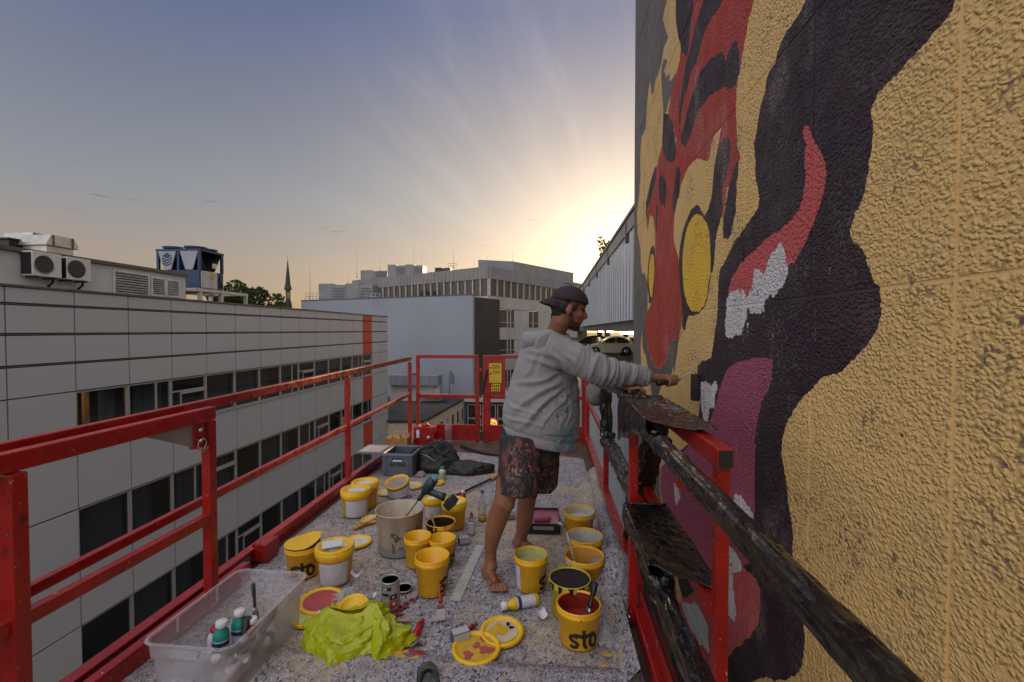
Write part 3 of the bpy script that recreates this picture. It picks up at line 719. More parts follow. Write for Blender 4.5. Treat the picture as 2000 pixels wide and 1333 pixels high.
# ------------------------------------------------------------------ parking garage with ribbed metal parapets
m_sheet = M('ribbed_sheet_metal', (.40, .43, .47, 1), .38, metal=.35, var=.06, vscale=.8, grime=.12)
m_gconc = M('garage_concrete', (.20, .18, .155, 1), .9, var=.15, vscale=.6, grime=.3)
m_gdark = M('garage_floor', (.085, .075, .062, 1), .85, var=.15)
m_gcol = M('garage_column_paint', (.42, .37, .27, 1), .7, var=.1, grime=.3)
GX, GY0, GY1 = 1.2, 5.05, 19.6
Z_UT, Z_UB = 3.30, 1.66                 # upper parapet top and bottom
Z_LT, Z_LB = .84, -3.2                  # lower parapet
DECK = -.42
def garage():
    g = thing('parking_garage', 'parking garage with ribbed grey metal parapets beyond the painted wall', 'building', (GX, GY0, GZ)); o = Vector((GX, GY0, GZ))
    W = lambda *p: Vector(p)-o
    def sheet(y0, y1, z0, z1, pitch=.30):
        rd = []; y = y0
        while y < y1-.001:
            for dy, dx in ((0, 0), (.42, 0), (.5, .05), (.92, .05)):
                yy = min(y1, y+dy*pitch); rd.append((yy, dx))
            y += pitch
        rd.append((y1, 0))
        mb = MB(); n = len(rd)
        vs = [W(GX+dx, yy, z) for z in (z0, z1) for yy, dx in rd]; mb.add(vs, [(i, i+1, n+i+1, n+i) for i in range(n-1)])
        return mb.build('metal_sheet', m_sheet, g)
    nb = 6; L = (GY1-GY0)/nb
    for k in range(nb):
        y0, y1 = GY0+k*L, GY0+(k+1)*L
        sheet(y0, y1-.012, Z_UB, Z_UT-.28); sheet(y0, y1-.012, Z_LB, Z_LT)
        sheet(y0, y1-.012, GZ, Z_LB-.35)
        MB().span(W(GX-.02, y0+.05, Z_UT-.27), W(GX+.03, y1-.07, Z_UT-.06)).build('top_panel', m_spand, g)
        MB().span(W(GX-.03, y1-.05, Z_UT-.40), W(GX+.06, y1+.03, Z_UT-.05)).build('parapet_post', m_cap, g)
    MB().span(W(GX-.04, GY0, Z_UT-.05), W(GX+.18, GY1, Z_UT)).build('parapet_cap', m_cap, g)
    MB().span(W(GX-.01, GY0, Z_LT+.002), W(GX+.16, GY1, Z_LT+.05)).build('ledge', m_cap, g)
    for z in (Z_UB-.02, Z_LB-.34): MB().span(W(GX+.10, GY0, z-.16), W(GX+16, 60, z+.16)).build('floor_slab', m_gconc, g)
    MB().span(W(GX+.10, GY0, DECK-.25), W(GX+16, 60, DECK)).build('parking_deck', m_gdark, g)
    MB().span(W(GX+.11, GY1, Z_UB+.15), W(GX+16, GY1+.3, Z_UT-.02)).build('end_parapet', m_gconc, g)
    for xx in (2.6, 4.6, 7.2):
        for yy in (40.0, 46.5): MB().span(W(xx, yy, DECK+.002), W(xx+.45, yy+.45, Z_UB-.20)).build('column', m_gcol, g)
    MB().span(W(GX+.2, 52, DECK+.002), W(GX+15, 52.3, DECK+1.1)).build('back_wall', m_gcol, g)
    MB().span(W(12.0, 12, DECK+.002), W(12.2, 51.9, DECK+1.0)).build('inner_wall', m_gcol, g)
    m_tube = NT('lit_tube'); m_tube.set('Emission Color', (1, .82, .5, 1)); m_tube.set('Emission Strength', 9.0)
    for xx, yy in ((2.6, 16), (3.4, 27), (5.4, 27), (3.8, 36), (6.2, 36)):
        l = MB().span(W(xx-.04, yy-1.4, Z_UB-.29), W(xx+.04, yy+1.4, Z_UB-.21)).build('ceiling_light', m_tube.m, g)
    return g
garage()
def shrub(px, py, Y, R, H, label, seed):
    p = WX(px, py, GX+.5) if Y is None else WY(px, py, Y)
    s = thing('shrub', label, 'shrub', (p.x, p.y, Z_UT-.4), group='wild shrubs on the garage roof edge')
    st = MB(); lv = MB(); rd = random.Random(seed)
    for k in range(9):
        a = rd.uniform(0, 6.28); r = R*rd.uniform(.1, .8); h = H*rd.uniform(.45, 1.0)+.4
        st.tube([(0, 0, 0), (math.cos(a)*r*.4, math.sin(a)*r*.4, h*.55), (math.cos(a)*r, math.sin(a)*r, h)], [.02, .014, .005], 5)
        for q in range(6): leaves(lv, (math.cos(a)*r*(.4+.1*q), math.sin(a)*r*(.4+.1*q), h*(.45+.1*q)), (.13, .13, .12), 24, .06, seed*50+k*7+q)
    st.build('stem', m_bark, s); lv.build('foliage', m_leaf2, s)
shrub(1188, 470, None, .55, 1.05, 'taller wild shrub growing on the garage roof edge', 4)
shrub(1138, 545, None, .8, .7, 'lower wild shrub at the far end of the garage roof edge', 6)

# cars on the parking deck
def car(label, loc, rz, paint, name='parked_car', L=3.57, H=1.49, Wd=1.63):
    c = thing(name, label, 'car', loc, rz, 'cars on the parking deck')
    m_body = M('car_paint', paint, .22, var=.02, spec=.6); m_tyre = M('tyre_rubber', (.015, .015, .015, 1), .8); m_rim = M('alloy', (.45, .45, .45, 1), .3, metal=.9)
    # side profile (x forward), lower body then cabin
    low = [(-1.72, .32), (-1.76, .62), (-1.70, .88), (-1.45, .93), (1.0, .92), (1.45, .80), (1.68, .66), (1.76, .48), (1.70, .28), (1.0, .22), (-1.0, .22)]
    b = MB()
    rings = []
    for w, k in ((-1, .90), (-.93, .98), (0, 1.0), (.93, .98), (1, .90)):
        rings.append([(x*(.985 if abs(w) == 1 else 1), w*Wd/2, .22+(z-.22)*(k if z > .5 else 1)) for x, z in low])
    b.ring(rings, True, (True, True), 0, True); b.build('body', m_body, c, bevel=.02)
    cab = [(-1.66, .90), (-1.50, 1.22), (-1.15, 1.42), (-.45, 1.49), (.15, 1.42), (.62, 1.14), (.98, .90)]
    k = MB(); rings = []
    for w, s in ((-1, .88), (-.86, .985), (0, 1.0), (.86, .985), (1, .88)):
        rings.append([(x, w*Wd/2*(.97 if z < 1 else (.80 if z > 1.3 else .9)), .88+(z-.88)*s) for x, z in cab])
    k.ring(rings, True, (True, True), 0, True); k.build('roof', m_body, c)
    for s in (-1, 1):
        for poly in ([(-1.32, .97), (-1.24, 1.18), (-.92, 1.34), (-.42, 1.375), (-.42, .97)], [(-.34, .97), (-.34, 1.375), (.12, 1.33), (.50, 1.10), (.66, .97)]):
            MB().prism(poly, lambda p: (p[0], s*Wd/2*(.985-.27*max(0, p[1]-.93)), p[1]), lambda p: (p[0], s*Wd/2*(.955-.27*max(0, p[1]-.93)), p[1])).build('side_window', m_dglass, c)
        MB().lathe([(0, .0), (.09, .03), (.1, .08), (0, .1)], 14, (1.62, s*.55, .70), M=Matrix.Rotation(PI/2, 3, 'Y')).build('headlight', m_rim, c)
        MB().box((.48, s*(Wd/2+.07), .99), (.10, .16, .12)).build('mirror', m_body, c, bevel=.02)
        for x in (-1.14, 1.16):
            R90 = Matrix.Rotation(PI/2*s, 3, 'X')
            w = MB().lathe([(.20, -.09), (.29, -.09), (.315, -.05), (.315, .05), (.29, .09), (.20, .09)], 22, (x, s*(Wd/2-.07), .315), M=R90).build('wheel', m_tyre, c)
            MB().lathe([(0, -.095), (.20, -.10), (.205, -.06), (.17, -.05), (0, -.05)], 14, (x, s*(Wd/2-.065), .315), M=R90).build('rim', m_rim, w)
            MB().lathe([(.33, -.01), (.37, -.01), (.37, .01), (.33, .01)], 22, (x, s*(Wd/2+.005), .315), M=R90).build('wheel_arch', m_tyre, c)
    return c
_p = FL(1191, 694, DECK)
car('small white hatchback parked on the garage deck', (_p.x, _p.y, DECK+.001), PI-.02, (.62, .60, .55, 1))
_p2 = FL(1160, 688, DECK)
car('dark car parked on the garage deck behind the white hatchback', (_p2.x-.5, _p.y+3.4, DECK+.001), PI-.1, (.015, .015, .018, 1))

# ------------------------------------------------------------------ rough-cast wall with the half-finished mural
WXP = 0.88                                  # wall plane
C5 = lambda p: (1220+p[0]/3.174, p[1]/3.174)
C6 = lambda p: (1220+p[0]/3.333, 360+p[1]/3.333)
C7 = lambda p: (1220+p[0]/2.0405, 680+p[1]/2.0405)
C8 = lambda p: (1600+p[0]/2.2225, p[1]/2.2225)
def PL(*segs):
    pts = []
    for f, ps in segs: pts += [f(p) for p in ps]
    return pts
GREY, TAN, RED, DARK, YEL, PINK, WHT, MAUVE, GDARK, TAN2 = range(10)
PAINT = [(.15, .135, .13), (.82, .545, .205), (.46, .050, .036), (.034, .019, .032), (.90, .56, .05), (.60, .11, .11), (.68, .68, .70), (.38, .085, .155), (.085, .065, .068), (.62, .44, .22)]
TOP = -260; BOT = 1750
polys = []
# unpainted rough-cast strip at the wall's far edge
polys.append((GREY, [(1180, TOP), (1302, TOP)] + PL((C5, [(262, 0), (235, 120), (252, 175), (272, 232), (243, 300), (232, 372), (218, 430), (192, 500), (180, 570), (166, 590), (160, 505), (148, 560), (135, 690), (130, 800), (104, 860), (96, 960), (98, 1090), (88, 1230), (76, 1320)]), (C6, [(82, 260), (86, 330), (104, 430), (106, 520), (116, 590), (128, 575), (150, 645), (150, 760), (150, 830), (135, 900), (118, 960), (108, 1010), (104, 1060), (108, 1180), (104, 1280)]), (C7, [(62, 60), (66, 150), (95, 205), (112, 222), (120, 330), (128, 440), (142, 480), (140, 560), (150, 640), (175, 720), (150, 735), (110, 640), (95, 700)])) + [(1255, 1200), (1240, BOT), (1180, BOT)]))
# bare streaks between the upper tan shapes
polys.append((GREY, PL((C5, [(240, 368), (266, 380), (245, 440), (258, 480), (282, 458), (275, 512), (302, 478), (322, 440), (300, 560), (270, 640), (258, 700), (240, 692), (232, 560), (225, 440)]))))
# red mask
polys.append((RED, [(1352, TOP), (1480, TOP)] + PL((C5, [(802, 0), (770, 120), (745, 250), (725, 380), (705, 470), (695, 560), (690, 680), (695, 800), (700, 900), (716, 985), (700, 1050), (690, 1200)]), (C6, [(668, 20), (655, 130), (640, 215), (626, 205), (628, 100), (600, 40), (430, 20), (345, 100), (325, 200), (320, 300), (334, 400), (350, 470), (356, 560), (361, 680), (378, 780), (376, 860), (366, 940), (346, 1020), (312, 1010), (290, 1080), (266, 1160), (236, 1200), (205, 1195), (175, 1140), (150, 1060), (140, 980), (135, 900), (150, 830), (176, 770), (190, 700), (197, 560), (200, 400), (197, 300), (185, 214), (166, 206), (158, 250), (150, 306), (136, 186), (150, 60)]), (C5, [(168, 1200), (190, 1100), (206, 1000), (230, 910), (320, 880), (300, 790), (270, 690), (290, 580), (315, 480), (330, 420), (346, 330), (400, 200)]))))
# dark shapes on the red and around it
D = lambda *s: polys.append((DARK, PL(*s)))
polys.append((DARK, [(1319, TOP), (1361, TOP)] + PL((C5, [(430, 0), (410, 150), (400, 280), (386, 352), (350, 320), (346, 280), (326, 200), (318, 100), (315, 0)]))))
polys.append((DARK, [(1375, TOP), (1440, TOP)] + PL((C5, [(612, 0), (560, 90), (510, 160), (480, 250), (460, 330), (440, 400), (415, 440), (395, 520), (370, 600), (350, 700), (345, 782), (335, 760), (340, 650), (350, 560), (365, 480), (380, 400), (400, 330), (420, 250), (440, 150), (465, 80), (487, 0)]))))
D((C5, [(690, 258), (706, 300), (716, 380), (712, 450), (690, 520), (640, 556), (612, 538), (562, 572), (530, 590), (500, 630), (460, 680), (440, 740), (420, 800), (400, 860), (378, 916), (350, 886), (345, 840), (365, 780), (385, 700), (410, 620), (440, 530), (470, 440), (520, 380), (570, 340), (600, 318), (620, 345), (626, 386), (640, 330), (660, 280)]))
D((C5, [(240, 696), (270, 710), (300, 770), (311, 850), (320, 930), (310, 992), (285, 1011), (260, 1000), (240, 940), (232, 890), (236, 820)]))
D((C5, [(200, 1030), (195, 1100), (180, 1180), (160, 1250)]), (C6, [(140, 186), (137, 120)]), (C5, [(140, 1230), (155, 1150), (175, 1080), (186, 1045)]))
D((C5, [(230, 1085), (250, 1110), (262, 1160), (258, 1225), (247, 1290)]), (C6, [(256, 128), (241, 142), (228, 100), (220, 40)]), (C5, [(218, 1220), (212, 1160), (215, 1110)]))
D((C5, [(330, 1020), (346, 1060), (346, 1100), (335, 1200)]), (C6, [(352, 60), (336, 140), (320, 205), (314, 150), (308, 60)]), (C5, [(300, 1230), (310, 1120), (320, 1050)]))
D((C6, [(207, 120), (217, 140), (215, 240), (209, 330), (203, 250)]))
# tan brow over the big eye
polys.append((TAN, PL((C5, [(333, 1240), (350, 1150), (375, 1080), (400, 1030), (440, 990), (480, 985), (510, 1000), (525, 980), (535, 920), (550, 850), (580, 810), (597, 798), (592, 850), (582, 900), (568, 960), (556, 1030), (548, 1100), (542, 1180)]), (C6, [(575, 40), (560, 110), (545, 172), (525, 202), (500, 182), (490, 150), (460, 140), (430, 166), (405, 222), (380, 300), (366, 360), (356, 430), (345, 466), (334, 420), (324, 380), (319, 300), (325, 200), (345, 100)]))))
D((C5, [(640, 838), (653, 870), (656, 930), (650, 1000), (640, 1050), (630, 1100), (610, 1150), (600, 1200)]), (C6, [(632, 60), (636, 140), (628, 210), (610, 280), (592, 370), (586, 450), (580, 520), (570, 572), (560, 582), (562, 480), (556, 380), (546, 300), (530, 245), (522, 202), (545, 165), (565, 100)]), (C5, [(545, 1180), (552, 1090), (556, 1040), (570, 960), (590, 880), (615, 848)]))
D((C5, [(700, 998), (706, 1060), (692, 1150), (700, 1220)]), (C6, [(728, 60), (722, 180), (702, 262), (692, 332), (672, 362), (645, 352), (640, 290), (641, 220), (656, 150), (668, 80)]), (C5, [(640, 1180), (665, 1090), (685, 1030)]))
# the big eye and the small one
D((C6, [(460, 139), (490, 147), (500, 176), (522, 204), (545, 250), (560, 330), (566, 420), (566, 560), (552, 660), (536, 745), (520, 806), (490, 836), (455, 862), (416, 856), (402, 900), (396, 950), (386, 957), (374, 920), (378, 860), (370, 770), (366, 720), (358, 640), (353, 560), (354, 480), (361, 400), (374, 320), (400, 240), (430, 168)]))
polys.append((YEL, PL((C6, [(470, 197), (505, 205), (530, 250), (548, 310), (558, 400), (560, 480), (558, 580), (545, 660), (530, 740), (515, 800), (490, 826), (450, 836), (430, 820), (405, 770), (390, 710), (380, 640), (375, 560), (378, 480), (385, 400), (395, 330), (415, 260), (440, 215)]))))
D((C6, [(183, 397), (197, 430), (200, 560), (190, 700), (176, 774), (160, 775), (152, 690), (147, 620), (152, 540), (160, 470), (170, 420)]))
polys.append((YEL, PL((C6, [(178, 450), (191, 470), (194, 560), (189, 640), (178, 742), (168, 730), (158, 660), (155, 600), (160, 520), (168, 470)]))))
# thin dark coat round the nose
polys.append((GDARK, PL((C6, [(136, 900), (140, 980), (150, 1060), (175, 1140), (205, 1195), (236, 1200), (266, 1160), (290, 1080), (312, 1010), (346, 1020), (378, 940), (350, 1030), (334, 1140), (322, 1250)]), (C7, [(192, 70), (186, 105), (145, 155), (130, 200), (136, 222), (112, 222), (106, 170), (96, 95), (80, 10)]), (C6, [(128, 1120), (114, 1030), (118, 960)]))))
# dark ground low on the wall under the lower lip
polys.append((DARK, PL((C7, [(110, 640), (175, 720), (210, 1020), (290, 1280), (420, 1330), (420, 1500), (300, 1620), (120, 1620), (30, 1250), (60, 900)]))))
# the dark mane
polys.append((DARK, [(1592, TOP), (2010, TOP)] + PL((C8, [(587, 0), (575, 40), (520, 110), (460, 190), (410, 250), (350, 320), (300, 360), (260, 400), (236, 450), (230, 500), (232, 580), (225, 680), (215, 760), (190, 850), (165, 920), (145, 970), (133, 1030), (150, 1060), (180, 1080), (200, 1120), (220, 1170), (245, 1230)]), (C6, [(1664, 648), (1672, 760), (1660, 850), (1640, 920), (1600, 1010), (1550, 1080), (1490, 1150), (1420, 1206)]), (C7, [(800, 116), (760, 150), (710, 195), (670, 250), (645, 300), (630, 360), (625, 420), (635, 480), (645, 540), (655, 610), (665, 680), (670, 760), (672, 870), (705, 1040), (720, 1150), (718, 1200), (708, 1275), (680, 1312), (600, 1326), (560, 1310), (500, 1333), (415, 1345), (330, 1400), (290, 1300), (180, 760), (150, 470), (300, 345), (275, 325), (295, 270), (302, 200), (290, 110), (290, 75), (310, 50), (345, 42)]), (C6, [(570, 1090), (580, 1030), (590, 950), (600, 880), (605, 800), (608, 720), (612, 640), (620, 560), (655, 500), (690, 430), (715, 380), (750, 330), (800, 260), (840, 200), (870, 150), (878, 95)]), (C5, [(820, 1150), (810, 1080), (808, 1000), (805, 900), (815, 820), (825, 750), (840, 680), (850, 620), (870, 560), (880, 500), (900, 440), (930, 390), (945, 340), (970, 270), (1000, 210), (1040, 150), (1080, 90), (1120, 0)]))))
# upper lip
polys.append((PINK, PL((C5, [(1130, 785), (1150, 830), (1180, 880), (1215, 930), (1240, 990), (1251, 1050), (1248, 1120)]), (C6, [(1306, 0), (1295, 60), (1270, 140), (1240, 220), (1210, 300), (1170, 390), (1140, 450), (1112, 505), (1080, 515), (1040, 560), (950, 600), (850, 680), (800, 745), (668, 740), (680, 670), (700, 610), (730, 560), (750, 515), (770, 505), (820, 450), (880, 400), (950, 340), (1020, 295), (1080, 240), (1130, 180), (1160, 100), (1172, 0)]), (C5, [(1115, 1100), (1112, 1000), (1120, 920), (1131, 895), (1115, 860), (1110, 800)]))))
polys.append((WHT, PL((C6, [(665, 737), (690, 715), (730, 690), (760, 695), (800, 742), (815, 690), (830, 640), (845, 570), (880, 565), (905, 592), (925, 530), (950, 440), (985, 430), (1000, 390), (1020, 379), (1040, 420), (1055, 480), (1060, 560), (1050, 600), (1030, 660), (1000, 700), (975, 742), (945, 715), (920, 745), (900, 790), (880, 830), (850, 852), (810, 830), (800, 800), (795, 870), (775, 930), (760, 985), (720, 970), (690, 1006), (660, 985), (653, 920), (655, 850)]))))
# the mauve tongue, the red lower lip and the lower teeth
polys.append((MAUVE, PL((C7, [(590, 38), (586, 130), (566, 180), (546, 220), (530, 280), (521, 350), (519, 420), (517, 600), (520, 720), (500, 860), (430, 890), (415, 900), (350, 1010), (300, 960), (230, 830), (180, 720), (152, 620), (142, 560), (145, 470), (215, 440), (288, 345), (310, 330), (340, 290), (365, 220), (380, 150), (400, 100), (440, 60), (500, 42)]))))
polys.append((PINK, PL((C7, [(430, 888), (470, 868), (520, 918), (540, 960), (541, 1050), (530, 1110), (490, 1160), (430, 1210), (380, 1280), (350, 1320), (290, 1280), (210, 1020), (230, 1000), (300, 960), (350, 1005)]))))
for tooth in ([(303, 140), (320, 132), (345, 145), (366, 134), (371, 160), (360, 200), (356, 246), (336, 240), (330, 300), (320, 313), (310, 280), (302, 220)], [(195, 540), (215, 560), (222, 600), (205, 632), (199, 580)], [(140, 640), (155, 665), (156, 697), (145, 682)], [(266, 818), (286, 860), (299, 927), (276, 890), (264, 850)], [(340, 905), (350, 930), (351, 1002), (338, 960)],
              [(440, 575), (465, 590), (500, 635), (515, 665), (517, 717), (480, 690), (440, 650), (432, 610)], [(400, 770), (440, 810), (468, 865), (465, 890), (430, 895), (432, 960), (446, 1060), (438, 1092), (405, 1050)], [(220, 1010), (290, 1020), (330, 1100), (336, 1216), (300, 1180), (258, 1110)]):
    polys.append((WHT, PL((C7, tooth))))

# runs of paint below the upper lip
rdm = random.Random(9)
for x, y0, y1, c in ((770, 930, 1040, PINK), (965, 880, 1040, PINK), (1240, 800, 1045, PINK), (757, 690, 768, PINK), (862, 690, 730, PINK), (800, 900, 985, WHT), (905, 800, 870, WHT), (1335, 540, 590, PINK)):
    y = y0
    while y < y1:
        e = min(y1, y+rdm.uniform(14, 46)); w = rdm.uniform(2.2, 4.6); j = rdm.uniform(-2, 2)
        polys.append((c, PL((C6, [(x-w+j, y), (x+w+j, y+3), (x+w*.6+j, e), (x-w*.6+j, e-2)])))); y = e+rdm.uniform(4, 22)
def to_wall(px, py):
    p = WX(px, py, WXP); return (p.y, p.z)
def rough_edge(pts, step, amp):
    out = []; n = len(pts)
    for i in range(n):
        a, b = Vector(pts[i]), Vector(pts[(i+1) % n]); L = (b-a).length; k = max(1, min(90, int(L/step))); nn = Vector((-(b-a).y, (b-a).x))/(L+1e-9)
        for j in range(k):
            p = a+(b-a)*(j/k)
            q = noise.noise(Vector((p.x*55, p.y*55, 1.7)))+.6*noise.noise(Vector((p.x*130, p.y*130, 4.1)))+1.3*noise.noise(Vector((p.x*11, p.y*11, 8.1)))
            out.append(p+nn*q*amp*min(1, L/.03))
    return out
def inside(p, poly):
    x, y = p; c = False; n = len(poly); j = n-1
    for i in range(n):
        xi, yi = poly[i]; xj, yj = poly[j]
        if (yi > y) != (yj > y) and x < (xj-xi)*(y-yi)/(yj-yi)+xi: c = not c
        j = i
    return c
WY0, WY1, WZ0, WZ1 = -1.70, 5.02, -2.2, 7.3
JY = [1.080+.555*k for k in range(-5, 7)]; JY = [y for y in JY if WY0+.1 < y < WY1-.1]
JZ = [1.613+.951*k for k in range(-4, 6)]; JZ = [z for z in JZ if WZ0+.1 < z < WZ1-.1]
JW = .006                                    # half width of a joint
def wall_material(joint=False):
    n = NT('painted_roughcast'); at = n.N.new('ShaderNodeAttribute'); at.attribute_name = 'paint'
    p = n.pos()
    a2 = n.N.new('ShaderNodeAttribute'); a2.attribute_name = 'bare'
    # rough-cast grain: lumps about 1.5 cm, finer sand between them
    warp = n.N.new('ShaderNodeVectorMath'); warp.operation = 'ADD'
    wn = n.N.new('ShaderNodeVectorMath'); wn.operation = 'SCALE'; n.L.new(n.noise(p, 30, 2, .5, 0, True), wn.inputs[0]); wn.inputs['Scale'].default_value = .022
    n.L.new(p, warp.inputs[0]); n.L.new(wn.outputs[0], warp.inputs[1])
    pw = warp.outputs[0]
    v = n.voronoi(n.map(pw, (1, .85, 1.1)), 92, 'SMOOTH_F1', smooth=.6)
    lump = n.step(v, .05, .72, 1.0, 0.0)
    mid = n.noise(pw, 52, 4, .6); fine = n.noise(p, 380, 2, .6)
    h = n.math('ADD', n.math('MULTIPLY', lump, .50), n.math('ADD', n.math('MULTIPLY', mid, .72), n.math('MULTIPLY', fine, .10)))
    # pits where the roller missed; worn patches and dust on the paint
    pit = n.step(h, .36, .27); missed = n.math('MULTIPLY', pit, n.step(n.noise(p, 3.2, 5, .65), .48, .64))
    var = n.noise(p, 2.1, 5, .62)
    c = n.mix(n.step(var, .28, .72, .0, .30), at.outputs['Color'], n.mix(.25, at.outputs['Color'], (.32, .25, .19, 1)))
    c = n.mix(n.math('MULTIPLY', n.step(n.noise(p, 1.3, 3, .5), .55, .72), n.math('MULTIPLY', a2.outputs['Fac'], .0)), c, c)
    sp = n.math('MULTIPLY', n.step(n.noise(n.map(p, (1, 1, .35)), 7, 6, .7), .60, .72), .30)
    c = n.mix(sp, c, n.mix(.30, c, (.46, .40, .36, 1)))
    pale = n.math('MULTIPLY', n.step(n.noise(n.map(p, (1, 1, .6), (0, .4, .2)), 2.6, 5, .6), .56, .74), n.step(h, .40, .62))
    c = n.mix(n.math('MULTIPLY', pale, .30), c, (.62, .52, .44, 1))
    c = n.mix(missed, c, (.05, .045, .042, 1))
    # bare grit: salt and pepper
    grit = n.noise(p, 210, 2, .8); c = n.mix(n.math('MULTIPLY', a2.outputs['Fac'], n.step(grit, .35, .7)), c, (.20, .185, .175, 1))
    # rollers ride over the hollows: thin coats show the grey wall in the pits
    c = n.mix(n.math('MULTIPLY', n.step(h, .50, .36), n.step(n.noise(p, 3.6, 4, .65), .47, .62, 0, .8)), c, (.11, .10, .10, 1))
    n.set('Base Color', c); n.set('Roughness', n.step(n.noise(p, 9, 2), .3, .7, .50, .68)); n.set('Specular IOR Level', .22)
    n.bump(h, .15 if joint else 1.0, .004 if joint else .0112)
    return n.m
def mural_wall():
    m = wall_material(); mj = wall_material(True)
    w = thing('mural_wall', 'tall rough-cast wall with a half-painted mural of a red-faced yellow-eyed beast', 'wall', (WXP, 1.5, GZ)); o = Vector((WXP, 1.5, GZ))
    verts, edges, flat = [], [], []
    def addpoly(pts):
        b = len(verts); verts.extend(pts); edges.extend((b+i, b+(i+1) % len(pts)) for i in range(len(pts)))
    shapes = []
    for ci, ps in polys:
        wpts = [to_wall(*p) for p in ps]
        wpts = rough_edge([Vector(p) for p in wpts], .007, .0068 if ci not in (WHT,) else .012)
        wpts = [Vector((min(max(p.x, WY0-.5), WY1+.5), min(max(p.y, WZ0-.5), WZ1+.5))) for p in wpts]
        xs = [p.x for p in wpts]; ys = [p.y for p in wpts]
        shapes.append((ci, [(p.x, p.y) for p in wpts], (min(xs), max(xs), min(ys), max(ys)))); addpoly(wpts)
    yl = [WY0] + [y+s*JW for y in JY for s in (-1, 1)] + [WY1]; zl = [WZ0] + [z+s*JW for z in JZ for s in (-1, 1)] + [WZ1]
    for y in yl: b = len(verts); verts.extend((Vector((y, WZ0)), Vector((y, WZ1)))); edges.append((b, b+1))
    for z in zl: b = len(verts); verts.extend((Vector((WY0, z)), Vector((WY1, z)))); edges.append((b, b+1))
    V, E_, F_, *_ = delaunay_2d_cdt(verts, edges, [], 0, 1e-6)
    def cell(v, ls):
        for i in range(len(ls)-1):
            if ls[i] <= v < ls[i+1]: return i
        return -1
    cells = {}
    for f in F_:
        cx = sum(V[i].x for i in f)/len(f); cy = sum(V[i].y for i in f)/len(f)
        a, b = cell(cx, yl), cell(cy, zl)
        if a < 0 or b < 0: continue
        col = TAN
        for ci, ps, bb in shapes:
            if bb[0] <= cx <= bb[1] and bb[2] <= cy <= bb[3] and inside((cx, cy), ps): col = ci
        key = (a, b) if (a % 2 == 0 and b % 2 == 0) else 'joint'
        cells.setdefault(key, []).append((f, col))
    for key, fs in cells.items():
        isj = key == 'joint'; x = .0025 if isj else 0.0
        idx = {}; vs = []; faces = []; cols = []; ec = {}
        def vi(i, xx):
            k = (i, xx)
            if k not in idx: idx[k] = len(vs); vs.append((xx, V[i].x-o.y, V[i].y-o.z))
            return idx[k]
        for f, c in fs:
            faces.append([vi(i, x) for i in reversed(f)]); cols.append(c)
            for a, b in zip(f, list(f[1:])+[f[0]]):
                k = (min(a, b), max(a, b)); ec.setdefault(k, []).append((a, b, c))
        if not isj:
            for k, l in ec.items():
                if len(l) == 1:
                    a, b, c = l[0]; faces.append([vi(a, 0.0), vi(b, 0.0), vi(b, .03), vi(a, .03)]); cols.append(c)
        me = bpy.data.meshes.new('wall_joint' if isj else 'wall_panel'); me.from_pydata(vs, [], faces); me.materials.append(mj if isj else m)
        me.attributes.new('paint', 'FLOAT_COLOR', 'CORNER'); me.attributes.new('bare', 'FLOAT', 'CORNER'); at = me.attributes['paint']; a2 = me.attributes['bare']
        li = 0
        for fi, f in enumerate(faces):
            c = PAINT[cols[fi]]; 
            if isj: c = tuple(v*1.08+.02 for v in c)
            for _ in f: at.data[li].color = (*c, 1); a2.data[li].value = 1.0 if cols[fi] in (GREY, GDARK) else 0.0; li += 1
        me.update(); ob = bpy.data.objects.new(me.name, me); link(ob, w)
    # body of the wall behind the facing, the return at its far end and the plain stretch below
    MB().span((.035, WY0-o.y, 0), (.34, WY1-o.y-.004, WZ1-GZ)).build('wall_core', M('roughcast_grey', PAINT[GREY]+(1,), .95, var=.2, vscale=20, bump=.6, bscale=90), w)
    MB().span((.0, WY0-o.y, 0), (.034, WY1-o.y-.004, WZ0-GZ-.002)).build('wall_base', M('roughcast_base', PAINT[TAN]+(1,), .9, var=.1, bump=.5, bscale=90), w)
    return w
mural_wall()

# ================================================================== LIFT PLATFORM
def red_mat():
    n = NT('red_machine_paint'); p = n.pos()
    c = n.mix(n.step(n.noise(p, 4, 5, .6), .3, .7), (.25, .007, .006, 1), (.34, .011, .008, 1))
    c = n.mix(n.math('MULTIPLY', n.step(n.noise(p, 18, 6, .72), .57, .64), .8), c, (.10, .012, .010, 1))
    c = n.mix(n.step(n.noise(p, 48, 3, .6), .69, .72, 0, .7), c, (.55, .50, .42, 1))          # paint splashes
    n.set('Base Color', c); n.set('Roughness', n.step(n.noise(p, 12, 4), .3, .7, .22, .42)); n.set('Specular IOR Level', .5)
    n.bump(n.noise(p, 160, 2), .06, .003)
    return n.m
m_red = red_mat()
m_deckplate = M('brown_deck_plate', (.10, .062, .045, 1), .6, var=.2, vscale=4, bump=.15, bscale=60)
m_ylabel = M('yellow_label', (.62, .40, .02, 1), .5, var=.05)
m_ink = M('black_print', (.012, .012, .014, 1), .6)
m_bolt = M('zinc_bolt', (.5, .5, .5, 1), .3, metal=.9)
m_bluest = M('blue_sticker', (.10, .26, .55, 1), .45)
LX, RX, FY = -1.92, .47, 6.05
TW = .045                                     # tube size
plat = thing('lift_platform', 'red guard-railed lift platform with far gate and grey drop cloths', 'lift platform', (-.7, 2.5, -.30))
PO = Vector((-.7, 2.5, -.30))
PW = lambda *p: Vector(p)-PO
def ptube(name, p, q, w=TW, h=TW, bev=.006, mat=None, parent=None):
    return MB().bar(PW(*p), PW(*q), w, h).build(name, mat or m_red, parent or plat, bevel=bev)
